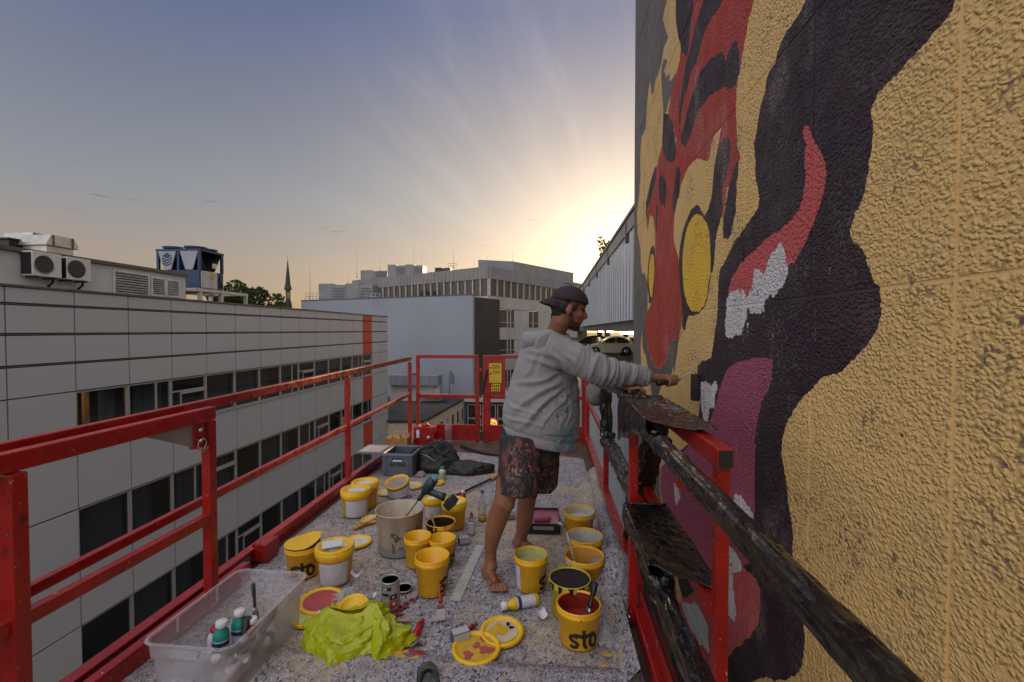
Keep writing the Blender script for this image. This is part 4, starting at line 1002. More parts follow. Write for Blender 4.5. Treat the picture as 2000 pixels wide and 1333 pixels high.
MB().span(PW(LX-.05, -1.2, -.16), PW(RX+.06, FY+.06, -.004)).build('deck', m_deckplate, plat)
MB().span(PW(LX+.1, -1.0, -.30), PW(RX-.1, FY-.1, -.17)).build('deck_frame', m_red, plat)
def grail(name, x, y0, y1, z, h=.05, w=.035): return ptube(name, (x, y0, z), (x, y1, z), w, h)
# left side: far section, and the near section lapped inside it
for y in (4.13, FY-.03): ptube('post', (LX, y, -.003), (LX, y, 1.072), .045, .045)
ptube('top_rail', (LX, 1.05, 1.078), (LX, FY, 1.118), .04, .052); ptube('mid_rail', (LX, 1.05, .530), (LX, FY-.055, .640), .035, .045)
MB().span(PW(LX-.012, 1.0, .0), PW(LX+.012, FY, .092)).build('toe_board', m_red, plat, bevel=.004)
MB().span(PW(LX-.03, 1.0, .093), PW(LX+.03, FY, .106)).build('toe_board_lip', m_red, plat, bevel=.004)
NX = -1.81
for y, w in ((1.365, .07), (2.25, .05)): ptube('post', (NX, y, -.003), (NX, y, 1.022), .05, w)
ptube('post', (LX, 1.16, -.003), (LX, 1.16, 1.085), .05, .06)
grail('top_rail', NX, -.6, 2.275, 1.060, .068, .05); grail('mid_rail', NX, -.6, 2.225, .508, .05, .042)
MB().span(PW(NX-.012, -.6, .0), PW(NX+.012, 2.55, .098)).build('toe_board', m_red, plat, bevel=.004)
MB().span(PW(NX-.035, -.6, .099), PW(NX+.012, 2.55, .112)).build('toe_board_lip', m_red, plat, bevel=.003)
# latch bracket hanging from the near top rail
MB().prism([(1.88, 1.02), (2.22, 1.02), (2.22, .90), (2.16, .90)], lambda p: PW(NX-.004, p[0], p[1]), lambda p: PW(NX+.004, p[0], p[1])).build('latch_plate', m_steel, plat)
lk = MB().span(PW(NX-.02, 2.14, .895), PW(NX+.012, 2.21, 1.024)).build('latch_lug', m_red, plat, bevel=.004)
for z in (.935, .99): MB().lathe([(0, .02), (.009, .018), (.01, 0)], 10, PW(NX+.012, 2.165, z), M=Matrix.Rotation(PI/2, 3, 'Y')).build('bolt', m_bolt, lk)
MB().tube([PW(NX+.02, 2.18+.028*math.cos(a), .915+.028*math.sin(a)) for a in [k*PI/6 for k in range(13)]], .003, 6).build('latch_ring', m_bolt, lk)
MB().tube([PW(NX+.015, 2.15+.09*t, .91-.04*math.sin(PI*t)) for t in [k/8 for k in range(9)]], .0022, 5).build('latch_cable', m_bolt, lk)
# bracket on the toe board
br = MB().span(PW(LX+.012, 2.72, .02), PW(LX+.11, 2.86, .13)).build('toe_bracket', m_red, plat, bevel=.006)
MB().tube([PW(LX+.06, 2.70, .125+.03*math.sin(a)+.0) + Vector((.022*math.cos(a), 0, 0)) for a in [k*PI/8 for k in range(9)]], .008, 6).build('bracket_eye', m_red, br)
MB().span(PW(LX+.0125, 2.60, .035), PW(LX+.0140, 2.70, .075)).build('sticker', m_bluest, plat)
MB().span(PW(LX+.0125, 4.6, .04), PW(LX+.0140, 4.68, .075)).build('sticker', m_bluest, plat)
# far end: fixed frame and gate
gx0, gxm, gx1 = LX+.085, -.92, .0
fr = MB().bar(PW(gx0+.02, FY, 0), PW(gx0+.02, FY, 1.165), .045, .045).build('end_post', m_red, plat, bevel=.005)
MB().bar(PW(LX+.03, FY, .90), PW(gx0, FY, .90), .03, .03).build('end_link', m_red, plat)
for nm, a, b, pl in (('end_frame', gx0+.045, gxm-.06, False), ('gate', gxm, RX-.03, True)):
    f = MB().bar(PW(a, FY, 1.145), PW(b, FY, 1.145), .04, .045).build(nm, m_red, plat, bevel=.004)
    for x in ((b-.02,) if not pl else (a+.05, b-.02)): MB().bar(PW(x, FY, .0), PW(x, FY, 1.12), .10 if pl and x < b-.1 else .05, .04, up=(0, 1, 0)).build('gate_post', m_red, f, bevel=.004)
    MB().bar(PW(a, FY, .605), PW(b, FY, .605), .035, .05).build('gate_rail', m_red, f, bevel=.004)
    MB().span(PW(a, FY-.012, .01), PW(b, FY+.012, .225)).build('gate_kick_plate', m_red, f, bevel=.004)
    if pl:
        MB().span(PW(a+.10, FY-.012, .63), PW(a+.30, FY+.012, 1.122)).build('sign_plate', m_red, f)
        s1 = MB().span(PW(a+.085, FY-.030, .80), PW(a+.255, FY-.026, 1.06)).build('sign', m_ylabel, f)
        for zz in (.92, 1.0): MB().lathe([(0, .001), (.012, 0)], 12, PW(a+.105, FY-.0312, zz), M=Matrix.Rotation(-PI/2, 3, 'X')).build('sign_dot', m_ink, s1)
        for k, zz in enumerate((1.03, 1.015, 1.0, .985, .955, .94, .925)): MB().span(PW(a+.128, FY-.0316, zz), PW(a+.128+(.11 if k % 3 else .09), FY-.0312, zz+.005)).build('sign_line', m_ink, s1)
        s2 = MB().span(PW(a+.115, FY-.030, .685), PW(a+.235, FY-.026, .785)).build('sign', m_ylabel, f)
        for r in range(2):
            for c in range(4): MB().span(PW(a+.125+c*.027, FY-.0316, .70+r*.042), PW(a+.140+c*.027, FY-.0312, .722+r*.042+.008*((c+r) % 2))).build('sign_mark', m_ink, s2)
MB().bar(PW(gxm-.03, FY-.05, .60), PW(gxm+.06, FY-.05, .98), .022, .03).build('gate_lever', m_black, plat, bevel=.006)
for z in (.2, .35, .95): MB().lathe([(.018, -.03), (.018, .03)], 10, PW(gxm-.03, FY, z)).build('gate_hinge', m_red, plat)
# right side: far section
for y in (3.98, FY-.03): ptube('post', (RX, y, -.003), (RX, y, 1.10-.05), .045, .045)
grail('top_rail', RX, 2.35, FY, 1.10, .05, .04); grail('mid_rail', RX, 2.35, FY, .575, .045, .04)
MB().span(PW(RX-.012, 2.4, .0), PW(RX+.012, FY, .165)).build('toe_board', m_red, plat, bevel=.004)
MB().span(PW(RX-.05, 2.4, .166), PW(RX+.012, FY, .18)).build('toe_board_lip', m_red, plat, bevel=.004)
# right side: near sliding frame, inner and outer tubes
IX, OX = .385, .530
ptube('post', (.412, 2.33, .02), (.412, 2.33, 1.06), .036, .045)
MB().prism([(2.30, .60), (2.36, .60), (2.22, .48), (2.22, .54)], lambda p: PW(.415, p[0], p[1]), lambda p: PW(.445, p[0], p[1])).build('gusset', m_red, plat)
ptube('post', (OX+.0, 1.47, -.25), (OX+.0, 1.47, 1.075), .046, .04)
grail('top_rail', IX, -1.0, 2.32, 1.095, .036, .034); grail('mid_rail', IX, .2, 2.3, .57, .05, .045)
ob = ptube('end_tube', (OX-.005, 1.42, 1.11), (OX-.005, 2.55, 1.11), .050, .062)
MB().span(PW(OX-.026, 1.4185, 1.084), PW(OX+.016, 1.4195, 1.136)).build('tube_opening', m_ink, ob)
grail('outer_rail', OX, 1.48, 2.6, .60, .06, .05)
MB().span(PW(.415, .4, .02), PW(.485, 2.35, .10)).build('slide_channel', m_red, plat, bevel=.01)
MB().span(PW(.45, .4, .101), PW(.462, 2.34, .165)).build('slide_flange', m_red, plat, bevel=.003)
MB().lathe([(0, .02), (.014, .018), (.015, 0)], 12, PW(.403, 2.32, .045), M=Matrix.Rotation(-PI/2, 3, 'Y')).build('pivot_bolt', m_bolt, plat)
MB().span(PW(.515, .4, -.12), PW(.555, 2.5, -.03)).build('outer_channel', m_red, plat, bevel=.006)
MB().bar(PW(IX, 1.38, 1.05), PW(OX, 1.47, 1.02), .04, .04).build('cross_tube', m_red, plat, bevel=.004)

# ------------------------------------------------------------------ black plastic film wound round the right-hand rails
def film_mat():
    n = NT('black_plastic_film'); p = n.pos()
    sp = n.noise(n.map(p, (1, .35, 1)), 30, 6, .7, .8); zone = n.noise(p, 5, 3, .5)
    mask = n.math('MULTIPLY', n.step(sp, .625, .64), n.step(zone, .48, .58))
    c = n.mix(mask, (.006, .006, .007, 1), (.56, .42, .22, 1))
    n.set('Base Color', c); n.set('Roughness', n.step(n.noise(p, 20, 3), .3, .7, .16, .36)); n.set('Specular IOR Level', .6)
    w = n.N.new('ShaderNodeTexWave'); w.wave_type = 'BANDS'; w.bands_direction = 'DIAGONAL'; n.L.new(p, w.inputs[0]); w.inputs['Scale'].default_value = 9; w.inputs['Distortion'].default_value = 7; w.inputs['Detail'].default_value = 3; w.inputs['Detail Scale'].default_value = 2.2
    nz = n.noise(n.map(p, (1, .3, 1)), 34, 3, .5, 1.0)
    n.bump(n.math('ADD', n.math('MULTIPLY', w.outputs[1], .5), nz), .45, .007)
    return n.m
m_film = film_mat()
def wrap(name, p, q, w, h, label, parent=None, lump=.10, seg=.016, knots=(), seed=0, group='black film wound round the rails'):
    p, q = Vector(p), Vector(q); d = q-p; L = d.length; d.normalize(); up = Vector((0, 0, 1)) if abs(d.z) < .9 else Vector((0, 1, 0))
    x = up.cross(d).normalized(); y = d.cross(x); n = max(3, int(L/seg)); m = 24; rings = []
    for i in range(n+1):
        t = i/n; c = p+d*(L*t); rg = []
        for j in range(m):
            a = 2*PI*j/m; ca, sa = math.cos(a), math.sin(a); e = 6.0
            k = (abs(ca)**e+abs(sa)**e)**(-1/e)
            tw = a*1.0+t*L*16
            ridge = abs(noise.noise(Vector((math.cos(a)*1.6+seed*3, math.sin(a)*1.6, t*L*6+a*.9))))+.25*noise.noise(Vector((ca*2.4, sa*2.4+seed, t*L*18+a)))
            kn = 1+sum(.45*math.exp(-((t*L-z0)/.02)**2) for z0 in knots)
            s_ = (1+lump*ridge*1.6)*kn
            rg.append(c+x*ca*k*w/2*s_+y*sa*k*h/2*s_)
        rings.append(rg)
    mb = MB().ring(rings, True, (True, True), 0, False)
    return mb
w0 = wrap('film', (IX, -1.0, 1.095), (IX, 2.40, 1.095), .043, .048, '', lump=.20, knots=(2.62,), seed=1).build('plastic_film', m_film)
tag(w0, 'black plastic film wound tightly along the near top rail, running out of frame', 'plastic film', 'black film wound round the rails')
w1 = wrap('film', (RX+.01, 2.45, 1.105), (RX+.01, 3.75, 1.105), .085, .085, '', lump=.42, seed=4).build('plastic_film', m_film)
tag(w1, 'crumpled glinting black film on the top rail beneath the free hand of the painter', 'plastic film', 'black film wound round the rails')
w2 = wrap('film', (RX, 2.55, .575), (RX, 3.96, .575), .075, .085, '', lump=.35, seed=6, knots=(1.33,)).build('plastic_film', m_film)
tag(w2, 'black film wound round the middle rail between the two slim red posts', 'plastic film', 'black film wound round the rails')
w3 = wrap('film', (RX, 3.98, .60), (RX, 3.98, 1.10), .075, .075, '', lump=.45, seed=9).build('plastic_film', m_film)
tag(w3, 'black film wound round the upper half of the slim upright post', 'plastic film', 'black film wound round the rails')
w4 = wrap('film', (IX+.005, .2, .57), (IX+.005, 2.28, .57), .056, .060, '', lump=.30, seed=12, knots=(1.45,)).build('plastic_film', m_film)
tag(w4, 'twisted paint-flecked black film along the lower near rail', 'plastic film', 'black film wound round the rails')
w5 = wrap('film', (OX, 2.30, 1.06), (OX-.02, 3.05, .02), .09, .06, '', lump=.4, seed=14).build('plastic_film', m_film)
tag(w5, 'loose black film hanging behind the tall red post towards the wall', 'plastic film', 'black film wound round the rails')
def cover(p00, p10, p11, p01, drop, seed, nu=26, nv=26, sag=.02, cr=.016):
    P = [Vector(v) for v in (p00, p10, p11, p01)]
    def fn(u, v):
        e = 0.0
        a = P[0].lerp(P[1], u); b = P[3].lerp(P[2], u); p = a.lerp(b, v)
        n1 = noise.noise(Vector((p.x*9+seed, p.y*7, p.z*9)))+.7*abs(noise.noise(Vector((p.x*30, p.y*10+seed, p.z*25))))
        return p+Vector((.2*cr*n1, 0, cr*n1-sag*math.sin(PI*u)*math.sin(PI*v)))
    return MB().grid(nu, nv, fn)
def film_box(name, x0, x1, y0, y1, z, dfar, dnear, seed, label):
    """sheet stretched over two rails: deep apron on the deck side at the far end, tapering to the near end, short lip on the wall side"""
    nv = 46; rings = []; us = [-1.0, -.75, -.5, -.25, -.08, 0, .05, .12, .25, .4, .55, .7, .85, .95, 1.0, 1.15, 1.4]
    for j in range(nv+1):
        v = j/nv; d = dnear+(dfar-dnear)*v; rg = []
        ragged = 1+.20*noise.noise(Vector((v*3.2, seed, 0)))
        for u in us:
            ys = y0+.07-.14*min(1, max(0, u))+.02*noise.noise(Vector((u*4, seed, 5))); y = ys+(y1-ys)*v
            if u < 0: x, zz = x0-.004-.006*math.sin(-u*PI), z+u*d*ragged
            elif u > 1: x, zz = x1+.004, z-(u-1)*d*.35*ragged
            else: x, zz = x0+(x1-x0)*u, z-.012*math.sin(PI*u)
            q = abs(noise.noise(Vector((x*16+u*2+seed, y*5+u*2.2, zz*9))))+.6*abs(noise.noise(Vector((x*30+y*9, y*14+seed, zz*22))))+.3*noise.noise(Vector((x*60, y*40+seed, zz*50)))
            k = .013*(q-.35); rg.append((x+(k if u < 0 else 0)+(.02*(1-v)*(-u) if u < 0 else 0), y+.006*q, zz+(k if u >= 0 else k*.5)))
        rings.append(rg)
    mb = MB().ring(rings, False)
    # far end flap folded down
    mb.grid(12, 8, lambda u, v: (x0+(x1-x0)*u, y1+.004+.012*v*abs(noise.noise(Vector((u*6+seed, v*4, 2)))), z+.002-dfar*.8*v))
    o = mb.build(name, m_film); md = o.modifiers.new('thickness', 'SOLIDIFY'); md.thickness = .0012
    return tag(o, label, 'plastic film', 'black film wound round the rails')
film_box('plastic_film', IX-.034, OX+.030, 1.66, 2.38, 1.166, .225, .06, 3, 'broad sheet of black film boxed over the top rails, streaked with cream paint')
film_box('plastic_film', IX-.030, OX+.030, 1.60, 2.26, .652, .10, .07, 8, 'flat sheet of black film stretched over the lower rails')

# ------------------------------------------------------------------ painter's fleece on the deck
def fleece_mat():
    n = NT('painters_fleece'); p = n.pos()
    q = n.map(p, (1, .62, 1))
    f1 = n.noise(q, 78, 3, .62, .9); f2 = n.noise(n.map(p, (.7, 1, 1), (3, 1, 0)), 60, 3, .6, 1.2); f3 = n.noise(q, 130, 2, .6)
    c = n.mix(n.step(n.noise(p, 14, 4, .6), .3, .7), (.225, .215, .245, 1), (.365, .35, .385, 1))
    c = n.mix(n.step(f3, .52, .66, 0, .8), c, (.58, .55, .56, 1))
    c = n.mix(n.step(f1, .54, .60, 0, .95), c, (.035, .036, .055, 1))
    c = n.mix(n.step(f2, .56, .63, 0, .85), c, (.15, .13, .135, 1))
    c = n.mix(n.step(n.noise(p, 120, 2, .5), .70, .73, 0, .8), c, (.35, .08, .06, 1))
    # spilled paint: yellowish walked-in zones, small drips of several colours
    yz = n.math('MULTIPLY', n.step(n.noise(n.map(p, (1, .8, 1), (2.3, .35, 0)), 1.5, 4, .6), .46, .60), n.step(n.noise(p, 24, 5, .7), .36, .62))
    c = n.mix(n.math('MULTIPLY', yz, .62), c, (.50, .37, .17, 1))
    c = n.mix(n.math('MULTIPLY', n.step(n.noise(p, 3.4, 6, .68), .50, .66), .45), c, (.22, .20, .23, 1))
    def drips(scale, th, col, loc):
        nonlocal c
        v = n.voronoi(n.map(p, (1, 1, 1), loc), scale, 'F1'); j = n.noise(n.map(p, (1, 1, 1), loc), scale*1.4, 2)
        z = n.step(n.noise(n.map(p, (1, 1, 1), loc), 1.9, 2), .50, .60)
        c = n.mix(n.math('MULTIPLY', n.step(n.math('ADD', v, n.math('MULTIPLY', j, .25)), th+.02, th), z), c, col)
    drips(13, .29, (.42, .30, .13, 1), (.3, .1, 0)); drips(17, .26, (.36, .05, .035, 1), (1.7, 2.2, 0)); drips(21, .24, (.30, .08, .10, 1), (4.1, .7, 0)); drips(26, .25, (.5, .46, .38, 1), (2.6, 5.2, 0))
    n.set('Base Color', c); n.set('Roughness', .95); n.set('Specular IOR Level', .15)
    n.bump(n.math('ADD', n.math('ADD', n.math('MULTIPLY', n.noise(p, 9, 3), 1.2), f3), n.math('MULTIPLY', n.noise(n.map(p, (1, .5, 1), rot=(0, 0, .6)), 4.5, 2), 3.0)), .6, .008)
    return n.m
m_fleece = fleece_mat()
def fz(x, y): return .005+.003*noise.noise(Vector((x*3, y*2.2, 0)))+.002*noise.noise(Vector((x*9, y*7, 2)))
def fleece_far(u, v):
    y0 = 1.90; x = -1.86+2.26*u
    yf = 5.25+.22*math.sin(u*2.6+.4)+.05*math.sin(u*9)
    y = y0+(yf-y0)*v
    z = fz(x, y)
    if u > .93: t = (u-.93)/.07; z += .09*t*t*(1 if y < 4.2 else max(0, 1-(y-4.2)/.5)); x -= .03*t
    return (x, y, z)
o = MB().grid(80, 110, fleece_far).build('drop_cloth', m_fleece)
tag(o, 'grey speckled fleece drop cloth covering the deck under the buckets', 'drop cloth', 'fleece drop cloths on the deck')
o = MB().grid(70, 36, lambda u, v: (-1.86+2.25*u, .4+(1.985+.006*math.sin(u*14)+.004*noise.noise(Vector((u*20, 0, 1)))-.4)*v, .016+fz(-1.9+2.3*u, 3+v))).build('drop_cloth', m_fleece)
md = o.modifiers.new('thickness', 'SOLIDIFY'); md.thickness = .004; md.offset = 1
tag(o, 'nearer fleece drop cloth lapped over the first, its edge crossing the bottom of the picture', 'drop cloth', 'fleece drop cloths on the deck')
# roll of surplus fleece pushed up along the right toe board
pts = []; rr = []
for k in range(40):
    t = k/39; y = 2.72+1.75*t; pts.append((.405+.008*math.sin(t*9), y, .075+.012*math.sin(t*13+1))); rr.append((.058+.012*noise.noise(Vector((t*7, 1, 0))), .075+.012*noise.noise(Vector((t*6, 4, 0)))))
o = MB().tube(pts, rr, 20, jitter=lambda i, a: 1+.13*noise.noise(Vector((math.cos(a)*1.5, math.sin(a)*1.5, i*.22)))+.05*noise.noise(Vector((math.cos(a)*5, math.sin(a)*5, i*.7)))).build('fleece_roll', m_fleece)
tag(o, 'rolled-up edge of speckled fleece along the right toe board', 'drop cloth', 'fleece drop cloths on the deck')
def hump(u, v):
    x = .14+.33*u; y = 2.36+.62*v
    k = min(1, u*4)*min(1, v*7)*min(1, (1-v)*5)
    z = .012+k*(.05+.17*math.exp(-((u-.72)/.40)**2-((v-.45)/.38)**2))+k*(.030*noise.noise(Vector((u*4, v*5, 3)))+.016*abs(noise.noise(Vector((u*11, v*10, 3)))))
    return (x+.03*noise.noise(Vector((v*4, 1, 1))), y, max(.010, z))
o = MB().grid(40, 40, hump).build('fleece_fold', m_fleece); md = o.modifiers.new('thickness', 'SOLIDIFY'); md.thickness = .005
tag(o, 'humped fold of fleece between the dark paint bucket and the red post', 'drop cloth', 'fleece drop cloths on the deck')
# strip of pale masking tape
m_tape = M('masking_tape', (.42, .41, .38, 1), .7, var=.12, vscale=20)
a, b = FL(938, 1068), FL(888, 1178); d = (b-a).normalized(); s = Vector((-d.y, d.x, 0))*.03
mb = MB().grid(2, 40, lambda u, v: (lambda q: (q.x, q.y, fz(q.x, q.y)+.006))(a+(b-a)*v+s*(2*u-1)*(1+.08*noise.noise(Vector((v*12, u*3, 0))))))
tag(mb.build('tape_strip', m_tape), 'strip of pale masking tape stuck on the fleece beside the bare foot', 'tape')
# ribbed black hose lying in an arc across the deck plate
pts = []
P0, P1, P2, P3 = FL(900, 872, .02), FL(945, 893, .02), FL(1000, 897, .02), FL(1085, 884, .02)
for k in range(121):
    t = k/120; q = P0*(1-t)**3+P1*3*t*(1-t)**2+P2*3*t*t*(1-t)+P3*t**3; pts.append((q.x, q.y, .030))
tag(MB().tube(pts, [.021 if k % 3 else .013 for k in range(121)], 10).build('ribbed_hose', m_black), 'ribbed black hose lying in an arc across the deck plate', 'hose')

# ================================================================== THINGS ON THE DECK
FZ = .012                                     # top of the fleece
def ymat(name, col):
    n = NT(name); p = n.pos(); c = n.mix(n.step(n.noise(p, 9, 5, .6), .3, .7), tuple(v*.86 for v in col[:3])+(1,), col)
    c = n.mix(n.math('MULTIPLY', n.step(n.noise(n.map(p, (1, 1, .3)), 30, 6, .7), .54, .66), .35), c, (.46, .20, .012, 1))
    for k, (cc, sc, th) in enumerate((((.62, .55, .42, 1), 75, .665), ((.04, .02, .025, 1), 95, .70), ((.40, .05, .04, 1), 85, .705))):
        c = n.mix(n.math('MULTIPLY', n.step(n.noise(n.map(p, (1, 1, .6), (k*3, k, 0)), sc, 3, .6), th, th+.02), n.step(n.noise(p, 7+k, 2), .48, .56)), c, cc)
    n.set('Base Color', c); n.set('Roughness', n.step(n.noise(p, 25, 4), .3, .7, .28, .5)); n.bump(n.noise(p, 60, 3), .06, .004); return n.m
m_yel = ymat('yellow_bucket_plastic', (.82, .44, .008, 1)); m_ylid = ymat('yellow_lid_plastic', (.82, .50, .012, 1))
m_olive = ymat('olive_stained_plastic', (.46, .38, .015, 1))
def label_mat():
    n = NT('printed_label'); p = n.obj()
    w = n.N.new('ShaderNodeTexBrick'); n.L.new(n.map(p, (1, 1, 1), rot=(PI/2, 0, 0)), w.inputs['Vector']); w.inputs['Scale'].default_value = 42
    w.inputs['Color1'].default_value = (.50, .50, .56, 1); w.inputs['Color2'].default_value = (.20, .20, .26, 1); w.inputs['Mortar'].default_value = (.52, .52, .57, 1)
    w.inputs['Mortar Size'].default_value = .045; w.inputs['Bias'].default_value = -.45
    n.set('Base Color', n.mix(n.step(n.noise(p, 22, 3), .45, .6), w.outputs[0], (.50, .50, .56, 1))); n.set('Roughness', .6)
    return n.m
m_label = label_mat()
def paint_mat(name, col, rough=.34): return M(name, col, .5 if max(col[:3]) < .1 else rough, var=.08, vscale=14, bump=.12, bscale=26, spec=.18 if max(col[:3]) < .1 else .4)
PM = {k: paint_mat('wet_paint_'+k, v) for k, v in dict(red=(.24, .022, .018, 1), purple=(.016, .009, .013, 1), orange=(.58, .30, .06, 1), cream=(.55, .46, .32, 1), white=(.56, .53, .48, 1), palegreen=(.52, .52, .20, 1), brown=(.045, .022, .012, 1), mauve=(.26, .045, .10, 1), pink=(.42, .075, .08, 1), pale=(.62, .60, .44, 1), yellow=(.58, .36, .02, 1)).items()}
m_wire = M('handle_wire', (.30, .29, .28, 1), .35, metal=.8)
m_paper = M('paper', (.62, .62, .66, 1), .8, var=.05)

STROKES = {'s': [[(.9, .86), (.6, 1.0), (.2, .95), (.08, .75), (.25, .57), (.7, .45), (.9, .27), (.75, .06), (.35, 0), (.05, .12)]],
 't': [[(.5, 1.55), (.5, .25), (.62, .04), (.85, .04)], [(-.55, 1.12), (.3, .98), (.5, .80), (.75, 1.0), (1.75, 1.18)]],
 'o': [[(.5, 1), (.2, .92), (.04, .6), (.08, .25), (.35, .0), (.65, 0), (.92, .25), (.96, .6), (.8, .92), (.5, 1)]],
 'A': [[(0, 0), (.5, 1), (1, 0)], [(.2, .4), (.8, .42)]], 'U': [[(0, 1), (.05, .2), (.4, 0), (.8, .1), (.95, 1)]], 'F': [[(0, 0), (.05, 1), (.9, 1)], [(.02, .52), (.7, .55)]],
 'T': [[(.5, 0), (.5, 1)], [(-.05, .98), (1.05, 1)]], 'R': [[(0, 0), (.02, 1), (.7, .95), (.75, .6), (.05, .48), (.85, 0)]], 'G': [[(.9, .85), (.5, 1), (.1, .7), (.1, .25), (.5, 0), (.9, .15), (.9, .48), (.55, .48)]],
 'O': [[(.5, 1), (.1, .8), (.05, .3), (.4, 0), (.8, .15), (.95, .6), (.75, .95), (.5, 1)]], 'X': [[(0, 0), (1, 1)], [(0, 1), (1, 0)]], '2': [[(.05, .8), (.4, 1), (.85, .8), (.7, .5), (0, 0), (.95, .02)]], 'M': [[(0, 0), (.1, 1), (.5, .35), (.9, 1), (1, 0)]], 'I': [[(.5, 0), (.5, 1)]]}
def strokes(mb, text, fn, size, width, adv=1.25, sx=.75):
    """ribbon lettering: fn maps (x, y) in lettering units to a point on the surface"""
    x0 = 0.0
    for ch in text:
        for line in STROKES.get(ch, []):
            ps = [Vector((x0+p[0]*size*sx, p[1]*size)) for p in line]
            fine = []
            for i in range(len(ps)-1):
                for k in range(3): fine.append(ps[i].lerp(ps[i+1], k/3))
            fine.append(ps[-1]); L, R_ = [], []
            for i, p in enumerate(fine):
                t = (fine[min(i+1, len(fine)-1)]-fine[max(i-1, 0)]).normalized(); nn = Vector((-t.y, t.x))*width/2
                L.append(fn(*(p+nn))); R_.append(fn(*(p-nn)))
            n = len(L); mb.add(L+R_, [(i, i+1, n+i+1, n+i) for i in range(n-1)])
        x0 += size*sx*adv
    return x0
def cyl_patch(mb, R0, R1, z0, z1, H, a0, a1, n=14, off=.0012):
    rad = lambda z: R0+(R1-R0)*z/H+off
    vs = []; 
    for k in range(n+1):
        a = a0+(a1-a0)*k/n
        for z in (z0, z1): vs.append((rad(z)*math.cos(a), rad(z)*math.sin(a), z))
    mb.add(vs, [(2*k, 2*k+2, 2*k+3, 2*k+1) for k in range(n)], 0, True)
def fit(px, py, wpx, hr):
    d = .22
    for _ in range(12):
        P = FL(px, py, FZ+hr*d); f = (P-CAMP).dot(Vector((-math.sin(YAW), math.cos(YAW), 0))); d = wpx/FPX*f
    return P.x, P.y, d
CA = lambda x, y: math.atan2(-y, -x)          # bearing from a thing towards the camera
def lid_profile(R, t=.018): return [(0, t*.35), (R*.80, t*.35), (R*.84, t*.95), (R*.97, t), (R, t*.8), (R*1.005, 0), (R*.97, -.002), (R*.95, t*.1), (0, t*.1)]
def blob(rd, r, n=18, amp=.35):
    ph = [rd.uniform(0, 6.28) for _ in range(4)]
    return [(r*(1+amp*(.6*math.sin(2*a+ph[0])+.5*math.sin(3*a+ph[1])+.4*math.sin(5*a+ph[2])))*math.cos(a), r*(1+amp*(.6*math.sin(2*a+ph[0])+.5*math.sin(3*a+ph[1])+.4*math.sin(5*a+ph[2])))*math.sin(a)) for a in [2*PI*k/n for k in range(n)]]
